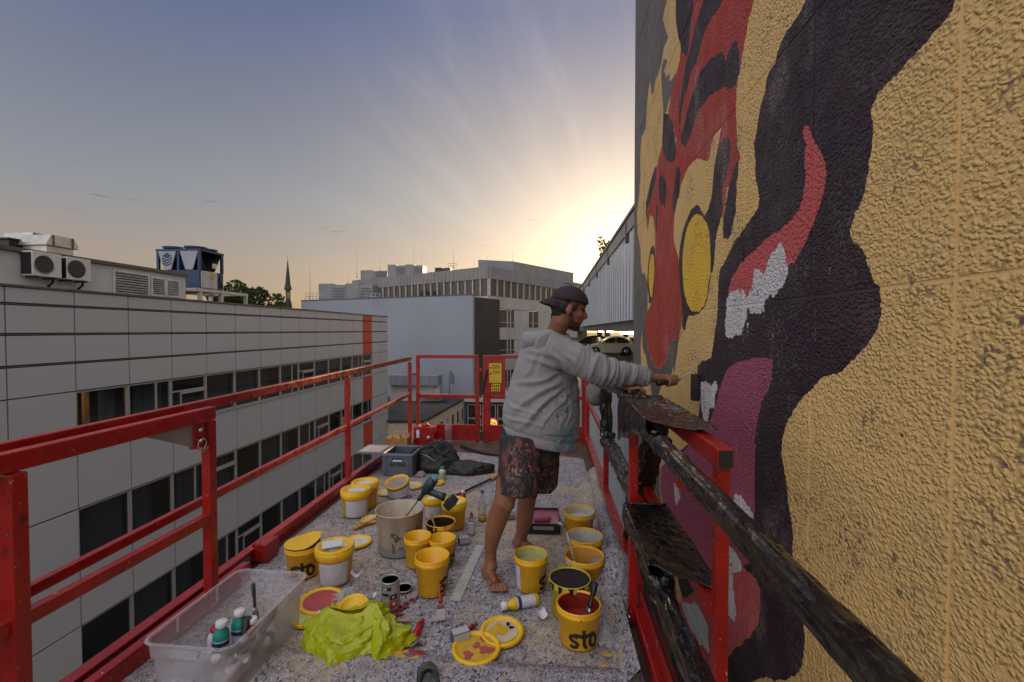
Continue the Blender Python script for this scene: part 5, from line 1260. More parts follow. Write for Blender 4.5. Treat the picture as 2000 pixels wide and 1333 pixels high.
def bucket(px, py, wpx, label, hr=.86, body=None, inner=None, paint=None, level=.55, lid=None, lab=None, logo=None, drips=None, handle=True, tilt=None, seed=1, rings=1, thick=.0035, group='yellow paint buckets on the drop cloth', name='paint_bucket', cat='bucket'):
    x, y, d = fit(px, py, wpx, hr); H = hr*d; R1 = d/2*.955; R0 = R1*.87; rd = random.Random(seed)
    body = body or m_yel
    b = thing(name, label, cat, (x, y, FZ), 0, group); ca = CA(x, y)
    lip = H*.20
    prof = [(0, .004), (R0*.9, .004), (R0*.94, 0), (R0, .006), (R0+(R1-R0)*.78, H-lip), (R1*1.035, H-lip+.003), (R1*1.045, H-lip*.55), (R1*1.02, H-lip*.5), (R1*1.045, H-.006), (R1*1.03, H), (R1*.985, H-.001), (R0*.96+.001, .012), (0, .010)]
    bo = MB().lathe(prof, 40).build('body', body, b)
    if inner is not None:
        zi = .012
        MB().lathe([(R0*.955+(R1*.985-R0*.955)*t-.0012, zi+(H-.010-zi)*t) for t in (0, .3, .6, .9, 1.0)], 40, caps=False).build('inner_coat', inner, b)
    if paint is not None:
        zl = H*level; rl = R0*.955+(R1*.985-R0*.955)*level-.002
        rings_ = [[Vector((rl*q*math.cos(2*PI*j/28), rl*q*math.sin(2*PI*j/28), zl+.0025*noise.noise(Vector((math.cos(2*PI*j/28)*q*3, math.sin(2*PI*j/28)*q*3, seed))))) for j in range(28)] for q in (.999, .7, .4, .1)]
        MB().ring(rings_, True, (False, True)).build('paint', paint, b)
    if lid is not None:
        l = MB().lathe([(p[0]*1.06, p[1]+H+.004) for p in lid_profile(R1, .022)]+[], 40).build('lid', lid, b)
        MB().lathe([(R1*1.07, H-.02), (R1*1.08, H-.018), (R1*1.08, H+.012), (R1*1.05, H+.014)], 40, caps=False).build('lid_skirt', lid, b)
        s = R1*.62; an = ca+rd.uniform(-.6, .6); e1 = Vector((math.cos(an), math.sin(an), 0)); e2 = Vector((-e1.y, e1.x, 0)); c0 = e2*rd.uniform(-.1, .1)*R1
        MB().add([c0+e1*s*.62+e2*s*.9+Vector((0, 0, H+.0125)), c0-e1*s*.62+e2*s*.9+Vector((0, 0, H+.0125)), c0-e1*s*.62-e2*s*.9+Vector((0, 0, H+.0125)), c0+e1*s*.62-e2*s*.9+Vector((0, 0, H+.0125))], [(0, 1, 2, 3)]).build('lid_sticker', m_paper, l)
    rad = lambda z: R0+(R1-R0)*.78/(1-lip/H)*z/H
    if lab is not None:
        mb = MB(); cyl_patch(mb, R0, R0+(R1-R0)*.78/(1-lip/H), H*.06, H-lip-.008, H, ca+lab[0], ca+lab[1]); mb.build('label', m_label, b)
    if logo is not None:
        mb = MB(); sz = H*.30; a_s = ca+logo
        def fn(u, v):
            z = H*.12+v; r = rad(z)+.0018; a = a_s+u/r; return Vector((r*math.cos(a), r*math.sin(a), z))
        strokes(mb, 'sto', fn, sz, sz*.30, 1.12, .78); mb.build('logo', m_ink, b)
    if drips is not None:
        for k in range(rd.randint(8, 12)):
            a = ca+rd.uniform(-1.9, 1.9); z1 = H-.002; ln = rd.uniform(.1, .6)*H*.5; w = rd.uniform(.006, .018)
            def fn(u, v, a=a, w=w, ln=ln):
                zz = z1-ln*v; r = (R1*1.05 if zz > H-lip else rad(zz))+.002; ww = w*(1-.55*v)*(1 if v < .98 else .4)
                aa = a+(u-.5)*ww*2/r; return (r*math.cos(aa), r*math.sin(aa), zz)
            MB().grid(3, 8, fn).build('paint_drip', drips, b)
    if handle:
        a0 = ca+rd.uniform(.9, 1.5); r = R1*1.06; pts = []
        for k in range(17):
            t = k/16; aa = a0+PI*t; rr = r*(1+.06*math.sin(PI*t)); pts.append((rr*math.cos(aa), rr*math.sin(aa), H*.86-H*.40*math.sin(PI*t)))
        MB().tube(pts, .0024, 6).build('handle', m_wire, b)
    return b, x, y, R1, H
GB = 'yellow paint buckets on the drop cloth'
bkA = bucket(1130, 1176, 88, 'yellow bucket of red paint, nearest of all, with a dark brush standing in it', paint=PM['red'], inner=PM['red'], level=.55, logo=-.45, drips=None, seed=11)
bkB = bucket(1113, 1127, 84, 'olive-stained bucket brimming with dark purple paint', body=m_olive, paint=PM['purple'], inner=PM['purple'], level=.95, drips=PM['purple'], seed=12)
bkC = bucket(1141, 1083, 78, 'bucket smeared orange and cream inside with a brush in it, third from the red-paint one', inner=PM['orange'], paint=PM['orange'], level=.3, drips=PM['cream'], logo=.35, seed=13)
bkD = bucket(1142, 1045, 72, 'labelled bucket with white-coated inside, behind the orange-smeared one', inner=PM['white'], paint=PM['white'], level=.35, lab=(-1.1, 1.0), drips=PM['yellow'], seed=14)
bkE = bucket(1131, 997, 62, 'bucket of white paint farthest back in the right-hand row', paint=PM['white'], inner=PM['white'], level=.72, logo=-.75, drips=PM['cream'], seed=15)
bkF = bucket(1037, 1081, 67, 'bucket of pale green-yellow paint before the hind foot of the painter', hr=1.0, paint=PM['palegreen'], inner=PM['palegreen'], level=.72, lab=(-1.35, -.75), logo=.6, seed=16)
bkG = bucket(844, 1084, 68, 'clean empty yellow bucket in front of two others beside the white tub', hr=1.05, logo=.5, seed=17)
bkH = bucket(816, 1046, 54, 'empty yellow bucket touching the white tub', hr=1.05, seed=18)
bkI = bucket(864, 1050, 53, 'empty yellow bucket behind the front empty one, right of it', hr=1.0, logo=.5, seed=19)
bkJ = bucket(861, 1018, 58, 'yellow bucket stained dark brown inside with a brush leaning in it', inner=PM['brown'], paint=PM['brown'], level=.4, drips=PM['brown'], seed=20)
bkK = bucket(887, 984, 48, 'lidded yellow bucket with white sticker behind the cordless drill', hr=.95, lid=m_ylid, seed=21)
bkL = bucket(846, 975, 40, 'small lidded bucket half hidden behind the white tub and the drill', lid=m_ylid, lab=(-1, 1), seed=22)
bkM = bucket(654, 1072, 72, 'lidded bucket with wide white label, sheet of paper on its lid', lid=m_ylid, lab=(-1.0, .75), seed=23)
bkN = bucket(592, 1062, 68, 'yellow bucket with its lid bent open near the red toe board', logo=-.8, seed=24, inner=PM['cream'])
bkO = bucket(695, 960, 56, 'lidded yellow bucket with white label, front one of the pair at the toe board', hr=.80, lid=m_ylid, lab=(-.8, .9), seed=25)
bkP = bucket(713, 946, 51, 'lidded yellow bucket behind its twin at the toe board', hr=.85, lid=m_ylid, seed=26)
# bucket Q leans over, white inside
x, y, d = fit(781, 947, 44, .55)
b = thing('paint_bucket', 'tilted yellow bucket white with paint inside, behind the white tub', 'bucket', (x, y, FZ+.035), 0, GB)
R = d/2; H = d*.62
MB().lathe([(0, 0), (R*.86, 0), (R*.97, H*.8), (R*1.05, H*.82), (R*1.06, H), (R*.98, H), (R*.84, .01), (0, .01)], 32).build('body', m_yel, b)
MB().lathe([(0, H*.8), (R*.955, H*.8)], 32).build('paint', PM['white'], b); MB().lathe([(R*1.0, H*.1), (R*1.0, H*.72)], 32, caps=False).build('label', m_label, b)
b.rotation_euler = (.30, -.12, 0)
# lid bent open on bucket N
nb, nx, ny, nR, nH = bkN
def bent(u, v):
    a = 2*PI*u; r = nR*1.05*v; x = r*math.cos(a); y = r*math.sin(a); return (x, y, nH+.008+.55*max(0, x+nR*.05)**1.35*1.25+.004*(v > .85))
l = MB().grid(40, 10, bent).build('lid', m_ylid, nb); l.rotation_euler = (0, 0, .55); md = l.modifiers.new('t', 'SOLIDIFY'); md.thickness = .004
# loose lids
def loose_lid(px, py, wpx, label, paint=None, cover=.80, tilt=(0, 0), blobs=(), z=0.0, mat=None, seed=1):
    P = FL(px, py, FZ+z); f = (P-CAMP).dot(Vector((-math.sin(YAW), math.cos(YAW), 0))); R = wpx/FPX*f/2; rd = random.Random(seed)
    t = thing('bucket_lid', label, 'lid', (P.x, P.y, FZ+.003+z), 0, 'loose bucket lids on the drop cloth')
    MB().lathe(lid_profile(R, .016), 44).build('plate', mat or m_ylid, t)
    if paint is not None:
        MB().prism([(p[0], p[1]) for p in blob(rd, R*cover, 30, .03)], lambda p: (p[0], p[1], .0062), lambda p: (p[0], p[1], .0085)).build('paint', paint, t)
    for (bx, by, br, pm) in blobs:
        MB().prism(blob(rd, br*R), lambda p: (bx*R+p[0], by*R+p[1], .0087), lambda p: (bx*R+p[0], by*R+p[1], .0112)).build('paint_blot', pm, t)
    if tilt != (0, 0): t.rotation_euler = (tilt[0], tilt[1], 0)
    return t
loose_lid(930, 1270, 97, 'yellow lid blotched with pink paint, tucked under the near cloth edge', PM['yellow'], .78, blobs=((-.25, -.45, .2, PM['pink']), (.42, -.1, .26, PM['pink']), (.0, .12, .16, PM['pink']), (.2, .52, .14, PM['pink'])), z=.004, seed=3)
loose_lid(980, 1237, 86, 'clean yellow lid with two dark spots beside the pink-blotched lid', PM['cream'], .72, blobs=((-.2, .0, .42, PM['yellow']), (.25, .45, .10, PM['purple']), (.42, .25, .10, PM['purple'])), z=.006, tilt=(.06, 0.0), seed=4)
loose_lid(628, 1177, 84, 'lid coated in pink paint behind the green plastic bag', PM['pink'], .86, z=.012, tilt=(.05, .03), seed=5)
loose_lid(602, 1210, 62, 'lid coated in pale yellow-green paint by the clear storage box', PM['palegreen'], .86, seed=6)
loose_lid(697, 1061, 57, 'cream-coated lid lying beside the lidded bucket and white tub', PM['pale'], .88, seed=7)
loose_lid(757, 964, 36, 'white-coated lid left of the tilted bucket', PM['white'], .86, seed=8)
loose_lid(805, 951, 40, 'white-coated lid right of the tilted bucket', PM['white'], .86, seed=9)
loose_lid(724, 1017, 36, 'small lid with lilac smear partly under the white tub', PM['white'], .7, seed=10)
loose_lid(690, 1190, 60, 'plain yellow lid propped inside the green plastic bag', None, z=.075, tilt=(.35, 0), seed=2)
loose_lid(857, 945, 22, 'tiny yellow lid lying on the cloth behind the cordless drill', PM['yellow'], .8, seed=12)
# paper on bucket M's lid
mb_, mx, my, mR, mH = bkM
t = MB().box((0, 0, 0), (.11, .085, .002), Matrix.Rotation(.5, 3, 'Z')).build('paper_sheet', m_paper, loc=(mx-.01, my-.01, FZ+mH+.034))
t.rotation_euler = (.05, .03, 0); tag(t, 'small white sheet of paper lying on the lidded bucket', 'paper')

# white mixing tub with drawn plant and the cordless drill with whisk
x, y, d = fit(781, 992, 94, .86); H = .86*d; R = d/2
tub = thing('mixing_tub', 'large off-white mixing tub with a green plant picture, drill resting in it', 'tub', (x, y, FZ)); TX, TY, TR, TH = x, y, R, H
def tub_mat():
    n = NT('stained_white_plastic'); p = n.obj()
    s = n.noise(n.map(p, (1, 1, .22)), 24, 6, .65); c = n.mix(n.step(s, .35, .7), (.47, .40, .33, 1), (.36, .28, .21, 1))
    sep = n.N.new('ShaderNodeSeparateXYZ'); n.L.new(p, sep.inputs[0])
    c = n.mix(n.step(sep.outputs['Z'], .075, .055), c, (.27, .27, .27, 1))
    n.set('Base Color', c); n.set('Roughness', .5); return n.m
m_tub = tub_mat()
MB().lathe([(0, .004), (R*.86, .004), (R*.89, .0), (R*.90, .01), (R*.965, H-.012), (R*1.0, H-.010), (R*1.01, H-.002), (R*.99, H), (R*.955, H-.004), (R*.88, .014), (0, .012)], 48).build('body', m_tub, tub)
MB().lathe([(0, H*.25), (R*.90, H*.25)], 32).build('water', PM['cream'], tub)
ca = CA(x, y)
def tubpatch(poly, name, mat, u0, off=.0016):
    def fn(p):
        r = R*(.90+.065*p[1]/H)+off; a = ca+u0+p[0]/r; return Vector((r*math.cos(a), r*math.sin(a), p[1]))
    mb = MB(); n = len(poly); c = (sum(p[0] for p in poly)/n, sum(p[1] for p in poly)/n)
    mb.add([fn(c)]+[fn(p) for p in poly], [(0, i+1, (i+1) % n+1) for i in range(n)]); return mb.build(name, mat, tub)
m_leafp = M('plant_print_green', (.06, .10, .05, 1), .6, coord='obj', vscale=40, var=.3); m_potp = M('pot_print', (.17, .13, .09, 1), .6, coord='obj', vscale=30, var=.35)
tubpatch([(-.045, .03), (.06, .03), (.06, .105), (-.05, .10)], 'pot_print', m_potp, -.02)
tubpatch([(-.03, .105), (.07, .11), (.10, .125), (.03, .125), (.0, .14), (-.03, .165), (-.055, .17), (-.06, .15), (-.035, .13)], 'plant_print', m_leafp, -.02, .0022)
tubpatch([(-.01, .115), (.02, .13), (.025, .165), (.01, .185), (-.005, .17), (-.015, .14)], 'leaf_print', m_leafp, .72)
# drill
m_teal = M('drill_teal', (.016, .050, .055, 1), .4, var=.2, vscale=30, coord='obj'); m_whisk = M('whisk_rod', (.13, .06, .05, 1), .5, metal=.5)
Dp = lambda px, py, dy: WY(px, py, TY+dy)
ch0, ch1 = Dp(818, 976, .03), Dp(848, 936, .05)                  # chuck to motor back
gr0, gr1 = Dp(838, 960, .05), Dp(868, 972, .03)
dr = thing('cordless_drill', 'dark teal cordless drill with stirring rod leaning in the white tub', 'drill', tuple(ch0)); o = Vector(ch0)
ax = (ch1-ch0)
MB().tube([ch0-o+ax*t for t in (0, .12, .2, .34, .36, .8, .98, 1.0)], [.010, .014, .016, .02, .030, .036, .034, .022], 18).build('motor_housing', m_teal, dr)
MB().tube([ch0-o-ax*.02, ch0-o+ax*.16], [.014, .017], 14).build('chuck', m_black, dr)
gx = (gr1-gr0)
MB().tube([gr0-o+gx*t for t in (-.25, 0, .35, .75, 1.0)], [(.024, .03), (.02, .026), (.018, .024), (.02, .026), (.028, .03)], 14).build('grip', m_teal, dr)
bt = gr1-o
MB().box(bt+gx.normalized()*.035+Vector((.012, 0, -.02)), (.075, .10, .06), Matrix.Rotation(-.75, 3, 'Y')).build('battery', m_black, dr, bevel=.008)
MB().tube([ch1-o, ch1-o+ax*.12], [.032, .024], 14).build('rear_cap', M('light_teal', (.10, .26, .28, 1), .45), dr)
MB().tube([ch0-o, ch0-o-ax*.55, ch0-o-ax*1.6], .0045, 8).build('stirring_rod', m_whisk, dr)

# ------------------------------------------------------------------ brushes and tools
def brush(p, q, label, hcol, w=.016, bristle=(.2, .12, .05, 1), name='paint_brush', n=None):
    p, q = Vector(p), Vector(q); d = q-p
    t = thing(name, label, 'brush', tuple(p)); o = p
    mh = M('brush_handle', hcol, .4, var=.1, coord='obj', vscale=30)
    MB().tube([d*s for s in (.38, .45, .6, .8, .97, 1.0)], [(w*.7, w*.5), (w*.55, w*.45), (w*.45, w*.4), (w*.8, w*.6), (w*.75, w*.55), (w*.3, w*.3)], 12).build('handle', mh, t)
    MB().tube([d*s for s in (.26, .39)], [(w*1.3, w*.5), (w*.9, w*.5)], 12).build('ferrule', m_bolt, t)
    MB().tube([d*s for s in (0, .1, .27)], [(w*1.1, w*.3), (w*1.4, w*.5), (w*1.3, w*.5)], 12).build('bristles', M('bristle', bristle, .7), t)
    return t
A = bkA; brush((A[1]+.035, A[2]-.02, FZ+A[4]*.5), tuple(WY(1163, 1137, A[2]+.03)), 'brush with black handle standing in the red paint bucket', (.012, .012, .013, 1), .026, (.2, .02, .02, 1))
C_ = bkC; brush((C_[1]-.03, C_[2]-.01, FZ+C_[4]*.33), tuple(WY(1107, 1040, C_[2]+.02)), 'slim brush with pale handle in the orange-smeared bucket', (.42, .40, .36, 1), .012)
J_ = bkJ; brush((J_[1]-.02, J_[2]-.01, FZ+J_[4]*.45), tuple(WY(841, 1003, J_[2]+.03)), 'pinkish brush leaning in the brown-stained bucket', (.42, .25, .2, 1), .014)
def rod(pts, r, mats, label, name, cat, names):
    pts = [Vector(p) for p in pts]; o = pts[0]; t = thing(name, label, cat, tuple(o))
    for i, (m_, nm) in enumerate(zip(mats, names)): MB().tube([pts[i]-o, pts[i+1]-o], r[i], 12).build(nm, m_, t)
    return t
m_or = M('orange_handle', (.52, .22, .02, 1), .45, var=.1, coord='obj')
rod([FL(690, 1033, .022), FL(716, 1023, .024), FL(737, 1013, .028)], [.013, .016], [m_or, m_or], 'orange-handled scraper lying by the white tub', 'orange_scraper', 'scraper', ['grip', 'socket'])
rod([FL(893, 967, .03), FL(958, 936, .03), FL(975, 928, .03)], [.011, .017], [m_black, m_or], 'black telescopic pole with orange collar lying behind the lidded bucket', 'extension_pole', 'pole', ['pole', 'collar'])

# roller tray with mauve paint and a spare roller
P = FL(1062, 1028, FZ); a = .03
tray = thing('paint_tray', 'black roller tray holding mauve paint behind the legs of the painter', 'paint tray', (P.x, P.y+.02, FZ), a)
tw, tl, th = .235, .30, .075
t_ = MB()
t_.span((-tw/2, -tl/2, 0), (tw/2, tl/2, .004))
for s in (-1, 1): t_.bar((s*tw/2, -tl/2, th/2), (s*tw/2, tl/2, th/2), .006, th)
for s in (-1, 1): t_.bar((-tw/2, s*tl/2, th/2), (tw/2, s*tl/2, th/2), .006, th)
t_.build('tray', m_black, tray, bevel=.002)
MB().grid(14, 18, lambda u, v: (-tw/2*.97+tw*.97*u, -tl/2*.97+tl*.97*v, .052+.012*max(0, v-.4)+.003*noise.noise(Vector((u*6, v*7, 2))))).build('paint', PM['mauve'], tray)
MB().span((-tw*.34, -tl/2-.0055, .03), (tw*.30, -tl/2-.0042, .056)).build('tray_label', m_steel, tray)
rl = thing('paint_roller', 'mauve-soaked small roller lying across the near edge of the tray', 'paint roller', (P.x-.01, P.y-.10, FZ+.092), .1)
MB().lathe([(0, -.06), (.022, -.06), (.024, -.05), (.024, .05), (.022, .06), (0, .06)], 18, M=Matrix.Rotation(PI/2, 3, 'Y')).build('sleeve', PM['mauve'], rl)
MB().tube([(.06, 0, 0), (.085, 0, .004), (.09, -.04, .004), (.11, -.06, 0)], .004, 8).build('wire', m_bolt, rl); MB().tube([(.10, -.055, 0), (.16, -.085, -.012)], [.010, .012], 10).build('handle', m_steel, rl)

# ------------------------------------------------------------------ bottles, tins, cartons
m_cap_white = M('white_cap', (.62, .62, .62, 1), .4, var=.03); m_tealp = M('teal_paint_bottle', (.015, .26, .23, 1), .35, coord='obj', var=.08); m_redp = M('red_plastic', (.40, .012, .012, 1), .35)
m_navy = M('navy_print', (.015, .03, .12, 1), .5); m_ybot = M('yellow_bottle', (.62, .42, .01, 1), .35)
def bottle(loc, R, H, label, bm, capm, lm=None, rot=None, neck=.45, caph=.14, name='paint_bottle', stripe=None, cat='bottle', group=None, liquid=None):
    b = thing(name, label, cat, tuple(loc), 0, group)
    MB().lathe([(0, 0), (R*.95, 0), (R, H*.02), (R, H*.66), (R*.9, H*.74), (R*neck, H*.82), (R*neck, H*.88), (0, H*.88)], 28).build('body', bm, b)
    MB().lathe([(R*neck*1.25, H*.86), (R*neck*1.3, H*.87), (R*neck*1.28, H*.86+H*caph), (R*neck*1.15, H*.87+H*caph), (0, H*.87+H*caph)], 20).build('cap', capm, b)
    if lm is not None: MB().lathe([(R*1.012, H*.10), (R*1.012, H*.60)], 28, caps=False).build('label', lm, b)
    if stripe is not None: MB().lathe([(R*1.02, H*.48), (R*1.02, H*.57)], 28, caps=False).build('label_stripe', stripe, b)
    if rot is not None: b.rotation_euler = rot
    return b
P = FL(979, 1187, .03); Q = FL(1050, 1172, .03); dirv = (P-Q); az = math.atan2(dirv.y, dirv.x)
bottle(Q+Vector((0, 0, .005)), .030, dirv.length*1.0, 'yellow paint bottle with white cap lying on its side before the foot', m_ybot, m_cap_white, m_label, (0, PI/2, az), .55, .13, stripe=m_navy)
P = FL(904, 985, FZ); bottle(P, .026, .115, 'small red bottle with white cap behind the lidded bucket', m_redp, m_cap_white)
P = FL(864, 937, FZ); bottle(P, .033, .13, 'white bottle with green cap beside the black bag', M('pale_bottle', (.50, .52, .45, 1), .4), M('green_cap', (.01, .22, .05, 1), .4), M('green_label', (.30, .36, .16, 1), .5), caph=.12)
def clear_mat(name, tint, alpha=.22, rough=.05):
    n = NT(name); n.set('Base Color', tint); n.set('Roughness', rough); n.set('Specular IOR Level', .8)
    tr = n.N.new('ShaderNodeBsdfTransparent'); tr.inputs[0].default_value = (.93, .94, .95, 1); mx = n.N.new('ShaderNodeMixShader')
    fr = n.N.new('ShaderNodeLayerWeight'); fr.inputs[0].default_value = .35
    n.L.new(n.step(fr.outputs['Facing'], 0, 1, alpha, min(1, alpha+.5)), mx.inputs[0])
    n.L.new(tr.outputs[0], mx.inputs[1]); n.L.new(n.b.outputs[0], mx.inputs[2]); n.L.new(mx.outputs[0], n.out.inputs[0]); return n.m
m_clear = clear_mat('clear_pet', (.5, .52, .55, 1), .14); m_glassb = clear_mat('bottle_glass', (.35, .38, .36, 1), .12)
m_cloudy = clear_mat('cloudy_box_plastic', (.56, .54, .60, 1), .27, .14); m_filmc = clear_mat('clear_film', (.55, .55, .60, 1), .24, .12)
# glass bottle with turpentine
P = FL(942, 1016, FZ)
g = thing('glass_bottle', 'clear glass bottle with blue cap and a little orange liquid beside the leg', 'bottle', (P.x, P.y, FZ)); R, H = .034, .235
MB().lathe([(0, .002), (R*.96, 0), (R, .008), (R, H*.45), (R*.85, H*.58), (R*.42, H*.78), (R*.34, H*.92), (R*.38, H*.94)], 28).build('body', m_glassb, g)
MB().lathe([(R*.42, H*.92), (R*.44, H*.93), (R*.44, H), (0, H)], 18).build('cap', M('blue_cap', (.01, .04, .26, 1), .4), g)
n_ = NT('orange_liquid'); n_.set('Base Color', (.75, .33, .01, 1)); n_.set('Roughness', .1); n_.set('Transmission Weight', .35)
MB().lathe([(0, .004), (R*.93, .004), (R*.93, .030), (0, .030)], 24).build('liquid', n_.m, g)
MB().tube([(R*.5, 0, .03), (R*.62, 0, .09), (R*.2, 0, .115)], .0022, 6).build('drip', n_.m, g)
# water bottle by the gate
P = FL(876, 868, 0); w = thing('water_bottle', 'clear plastic water bottle with pink cap standing by the far gate', 'bottle', (P.x, P.y, .001)); R, H = .045, .34
prof = [(0, .004), (R*.8, 0), (R, .015)]
for k in range(9): z = .03+k*.016; prof += [(R, z), (R*.93, z+.008)]
prof += [(R, .19), (R, .25), (R*.92, .275), (R*.45, .305), (R*.32, .315), (R*.32, .33)]
MB().lathe(prof, 24).build('body', m_clear, w); MB().lathe([(R*.38, .325), (R*.38, H), (0, H)], 16).build('cap', M('pink_cap', (.5, .12, .12, 1), .4), w)
MB().lathe([(R*1.01, .195), (R*1.01, .245)], 24, caps=False).build('label', m_filmc, w)
# paper cup
P = FL(1110, 884, 0); c = thing('paper_cup', 'brown paper coffee cup with white lid standing at the far right corner', 'cup', (P.x, P.y, .002))
MB().lathe([(0, .002), (.029, 0), (.041, .105), (.039, .105), (.028, .004), (0, .004)], 24).build('cup', M('kraft_paper', (.28, .15, .08, 1), .8, var=.15, vscale=60), c)
MB().lathe([(.043, .103), (.044, .108), (.041, .122), (.034, .124), (.033, .120), (0, .120)], 24).build('lid', m_cap_white, c)
# paint tin with label
x, y, d = fit(762, 1129, 38, 1.55); R = d/2*.97; H = 1.5*d; ca = CA(x, y)
t = thing('paint_tin', 'metal paint tin with black and red label, full of dark brown paint', 'tin', (x, y, FZ))
MB().lathe([(0, .002), (R*.96, .002), (R, 0), (R, .006), (R*.985, .008), (R*.985, H-.008), (R*1.0, H-.006), (R, H), (R*.86, H-.001), (R*.86, H-.006), (R*.97, H-.01), (R*.97, .01), (0, .008)], 36).build('body', m_steel, t)
MB().lathe([(0, H-.012), (R*.95, H-.012)], 28).build('paint', PM['purple'], t)
mb = MB(); cyl_patch(mb, R*.985, R*.985, .010, H-.012, H, ca-1.6, ca+1.6, 24, .0008); mb.build('label', M('tin_label', (.30, .28, .28, 1), .5), t)
for (a0, a1, z0, z1, m_) in ((-.95, .1, .74, .88, m_ink), (-.9, -.15, .56, .66, m_ink), (-.05, .75, .42, .60, M('tin_maroon', (.05, .015, .018, 1), .5)), (-.05, .75, .14, .38, M('tin_red', (.42, .05, .02, 1), .5)), (-.9, -.2, .2, .45, M('tin_grey', (.42, .41, .42, 1), .5))):
    mb = MB(); cyl_patch(mb, R*.985, R*.985, z0*H, z1*H, H, ca+a0, ca+a1, 12, .0016); mb.build('label_block', m_, t)
def tfn(a_s, z0):
    def fn(u, v): r = R*.985+.0026; a = ca+a_s+u/r; return Vector((r*math.cos(a), r*math.sin(a), z0+v))
    return fn
mb = MB(); strokes(mb, 'X2', tfn(-.75, .77*H), H*.08, .003); mb.build('lettering', m_paper, t)
mb = MB(); strokes(mb, 'M', tfn(.22, .47*H), H*.08, .003); mb.build('lettering', m_paper, t)
mb = MB(); mb.add([tfn(.15, .33*H)(0, 0), tfn(.58, .33*H)(0, 0), tfn(.36, .19*H)(0, 0)], [(0, 1, 2)]); mb.build('triangle_mark', m_paper, t)
P = FL(789, 1150, FZ); l = thing('tin_lid', 'dark round tin lid lying behind the paint tin', 'lid', (P.x, P.y, FZ))
MB().lathe([(0, .004), (.042, .004), (.046, .009), (.05, .008), (.05, 0), (0, 0)], 30).build('plate', m_steel, l); MB().lathe([(0, .0058), (.041, .0058)], 28).build('paint', PM['brown'], l)
# marker refill bottles (flat clear bottles with red tops) and their cartons
m_ink_red = M('red_ink', (.30, .012, .02, 1), .2); m_carton = M('silver_carton', (.40, .40, .43, 1), .5, var=.08); m_cartside = M('grey_carton_side', (.09, .085, .09, 1), .6)
def refill(px, py, label, h=.10, rot=None, tall=.05, wire=False):
    P = FL(px, py, FZ); r = thing('ink_refill', label, 'ink bottle', (P.x, P.y, FZ+.001), .35, 'red ink refills on the drop cloth')
    MB().span((-.021, -.013, 0), (.021, .013, h)).build('body', m_clear, r, bevel=.004); MB().span((-.018, -.010, .003), (.018, .010, h*.80)).build('ink', m_ink_red, r)
    MB().span((-.0205, -.0142, h*.12), (.0205, -.0136, h*.72)).build('label', m_label, r)
    MB().lathe([(.012, h), (.012, h+.018), (.006, h+.022), (.004, h+tall), (0, h+tall)], 14).build('nozzle', m_redp, r)
    if wire: MB().tube([(0, 0, h+tall), (0, 0, h+tall+.03)], .0025, 6).lathe([(.006, h+tall+.03), (.008, h+tall+.036), (.006, h+tall+.042)], 10).build('nozzle_cap', m_redp, r)
    if rot: r.rotation_euler = rot
    return r
refill(860, 1213, 'upright red ink refill with long red nozzle near the front edge', .095, None, .05, True)
refill(921, 1020, 'small red-topped ink refill standing behind a silver carton', .05, None, .03)
def carton(px, py, s, rz, label, z=0.0):
    P = FL(px, py, FZ); c = thing('carton', label, 'box', (P.x, P.y, FZ+.001+z), rz, 'small silver cartons')
    MB().span((-s[0]/2, -s[1]/2, 0), (s[0]/2, s[1]/2, s[2])).build('box', m_cartside, c, bevel=.001); MB().span((-s[0]/2+.003, -s[1]/2+.003, s[2]), (s[0]/2-.003, s[1]/2-.003, s[2]+.001)).build('top_panel', m_carton, c)
    MB().span((-s[0]/2+.002, -s[1]/2-.001, .003), (s[0]/2-.002, -s[1]/2, s[2]-.003)).build('front_panel', m_carton, c); return c
carton(899, 1252, (.085, .05, .05), .55, 'silver carton lying in front beside the pink-blotched lid')
carton(920, 1043, (.05, .03, .075), .05, 'upright silver carton beside the leg and the ink refill')
carton(906, 1061, (.075, .045, .04), .5, 'silver carton lying just right of the empty buckets')
c = carton(997, 1013, (.06, .045, .06), .3, 'red and white carton seen between the legs of the painter'); MB().span((-.031, -.0235, .002), (.031, .0235, .036)).build('red_band', m_redp, c)
r_ = rod([FL(913, 1228, .02), FL(925, 1222, .02), FL(931, 1219, .02)], [.010, .007], [m_redp, m_redp], 'red cap lying beside the front silver carton', 'bottle_cap', 'cap', ['cap', 'tip'])
r_ = rod([FL(808, 1247, .022), FL(822, 1218, .022), FL(826, 1212, .022)], [.016, .012], [m_redp, m_redp], 'glossy red marker lying right of the green plastic bag', 'marker_pen', 'marker', ['barrel', 'tip'])
r_ = rod([FL(622, 1196, .10), FL(633, 1204, .09), FL(650, 1214, .07)], [.011, .012], [m_cap_white, m_leafp], 'white-capped marker poking from the left of the green bag', 'marker_pen', 'marker', ['cap', 'barrel'])
r_ = rod([FL(735, 1158, .11), FL(729, 1170, .09), FL(722, 1188, .06)], [.010, .011], [m_cap_white, m_leafp], 'white-capped green marker standing out of the green bag', 'marker_pen', 'marker', ['cap', 'barrel'])
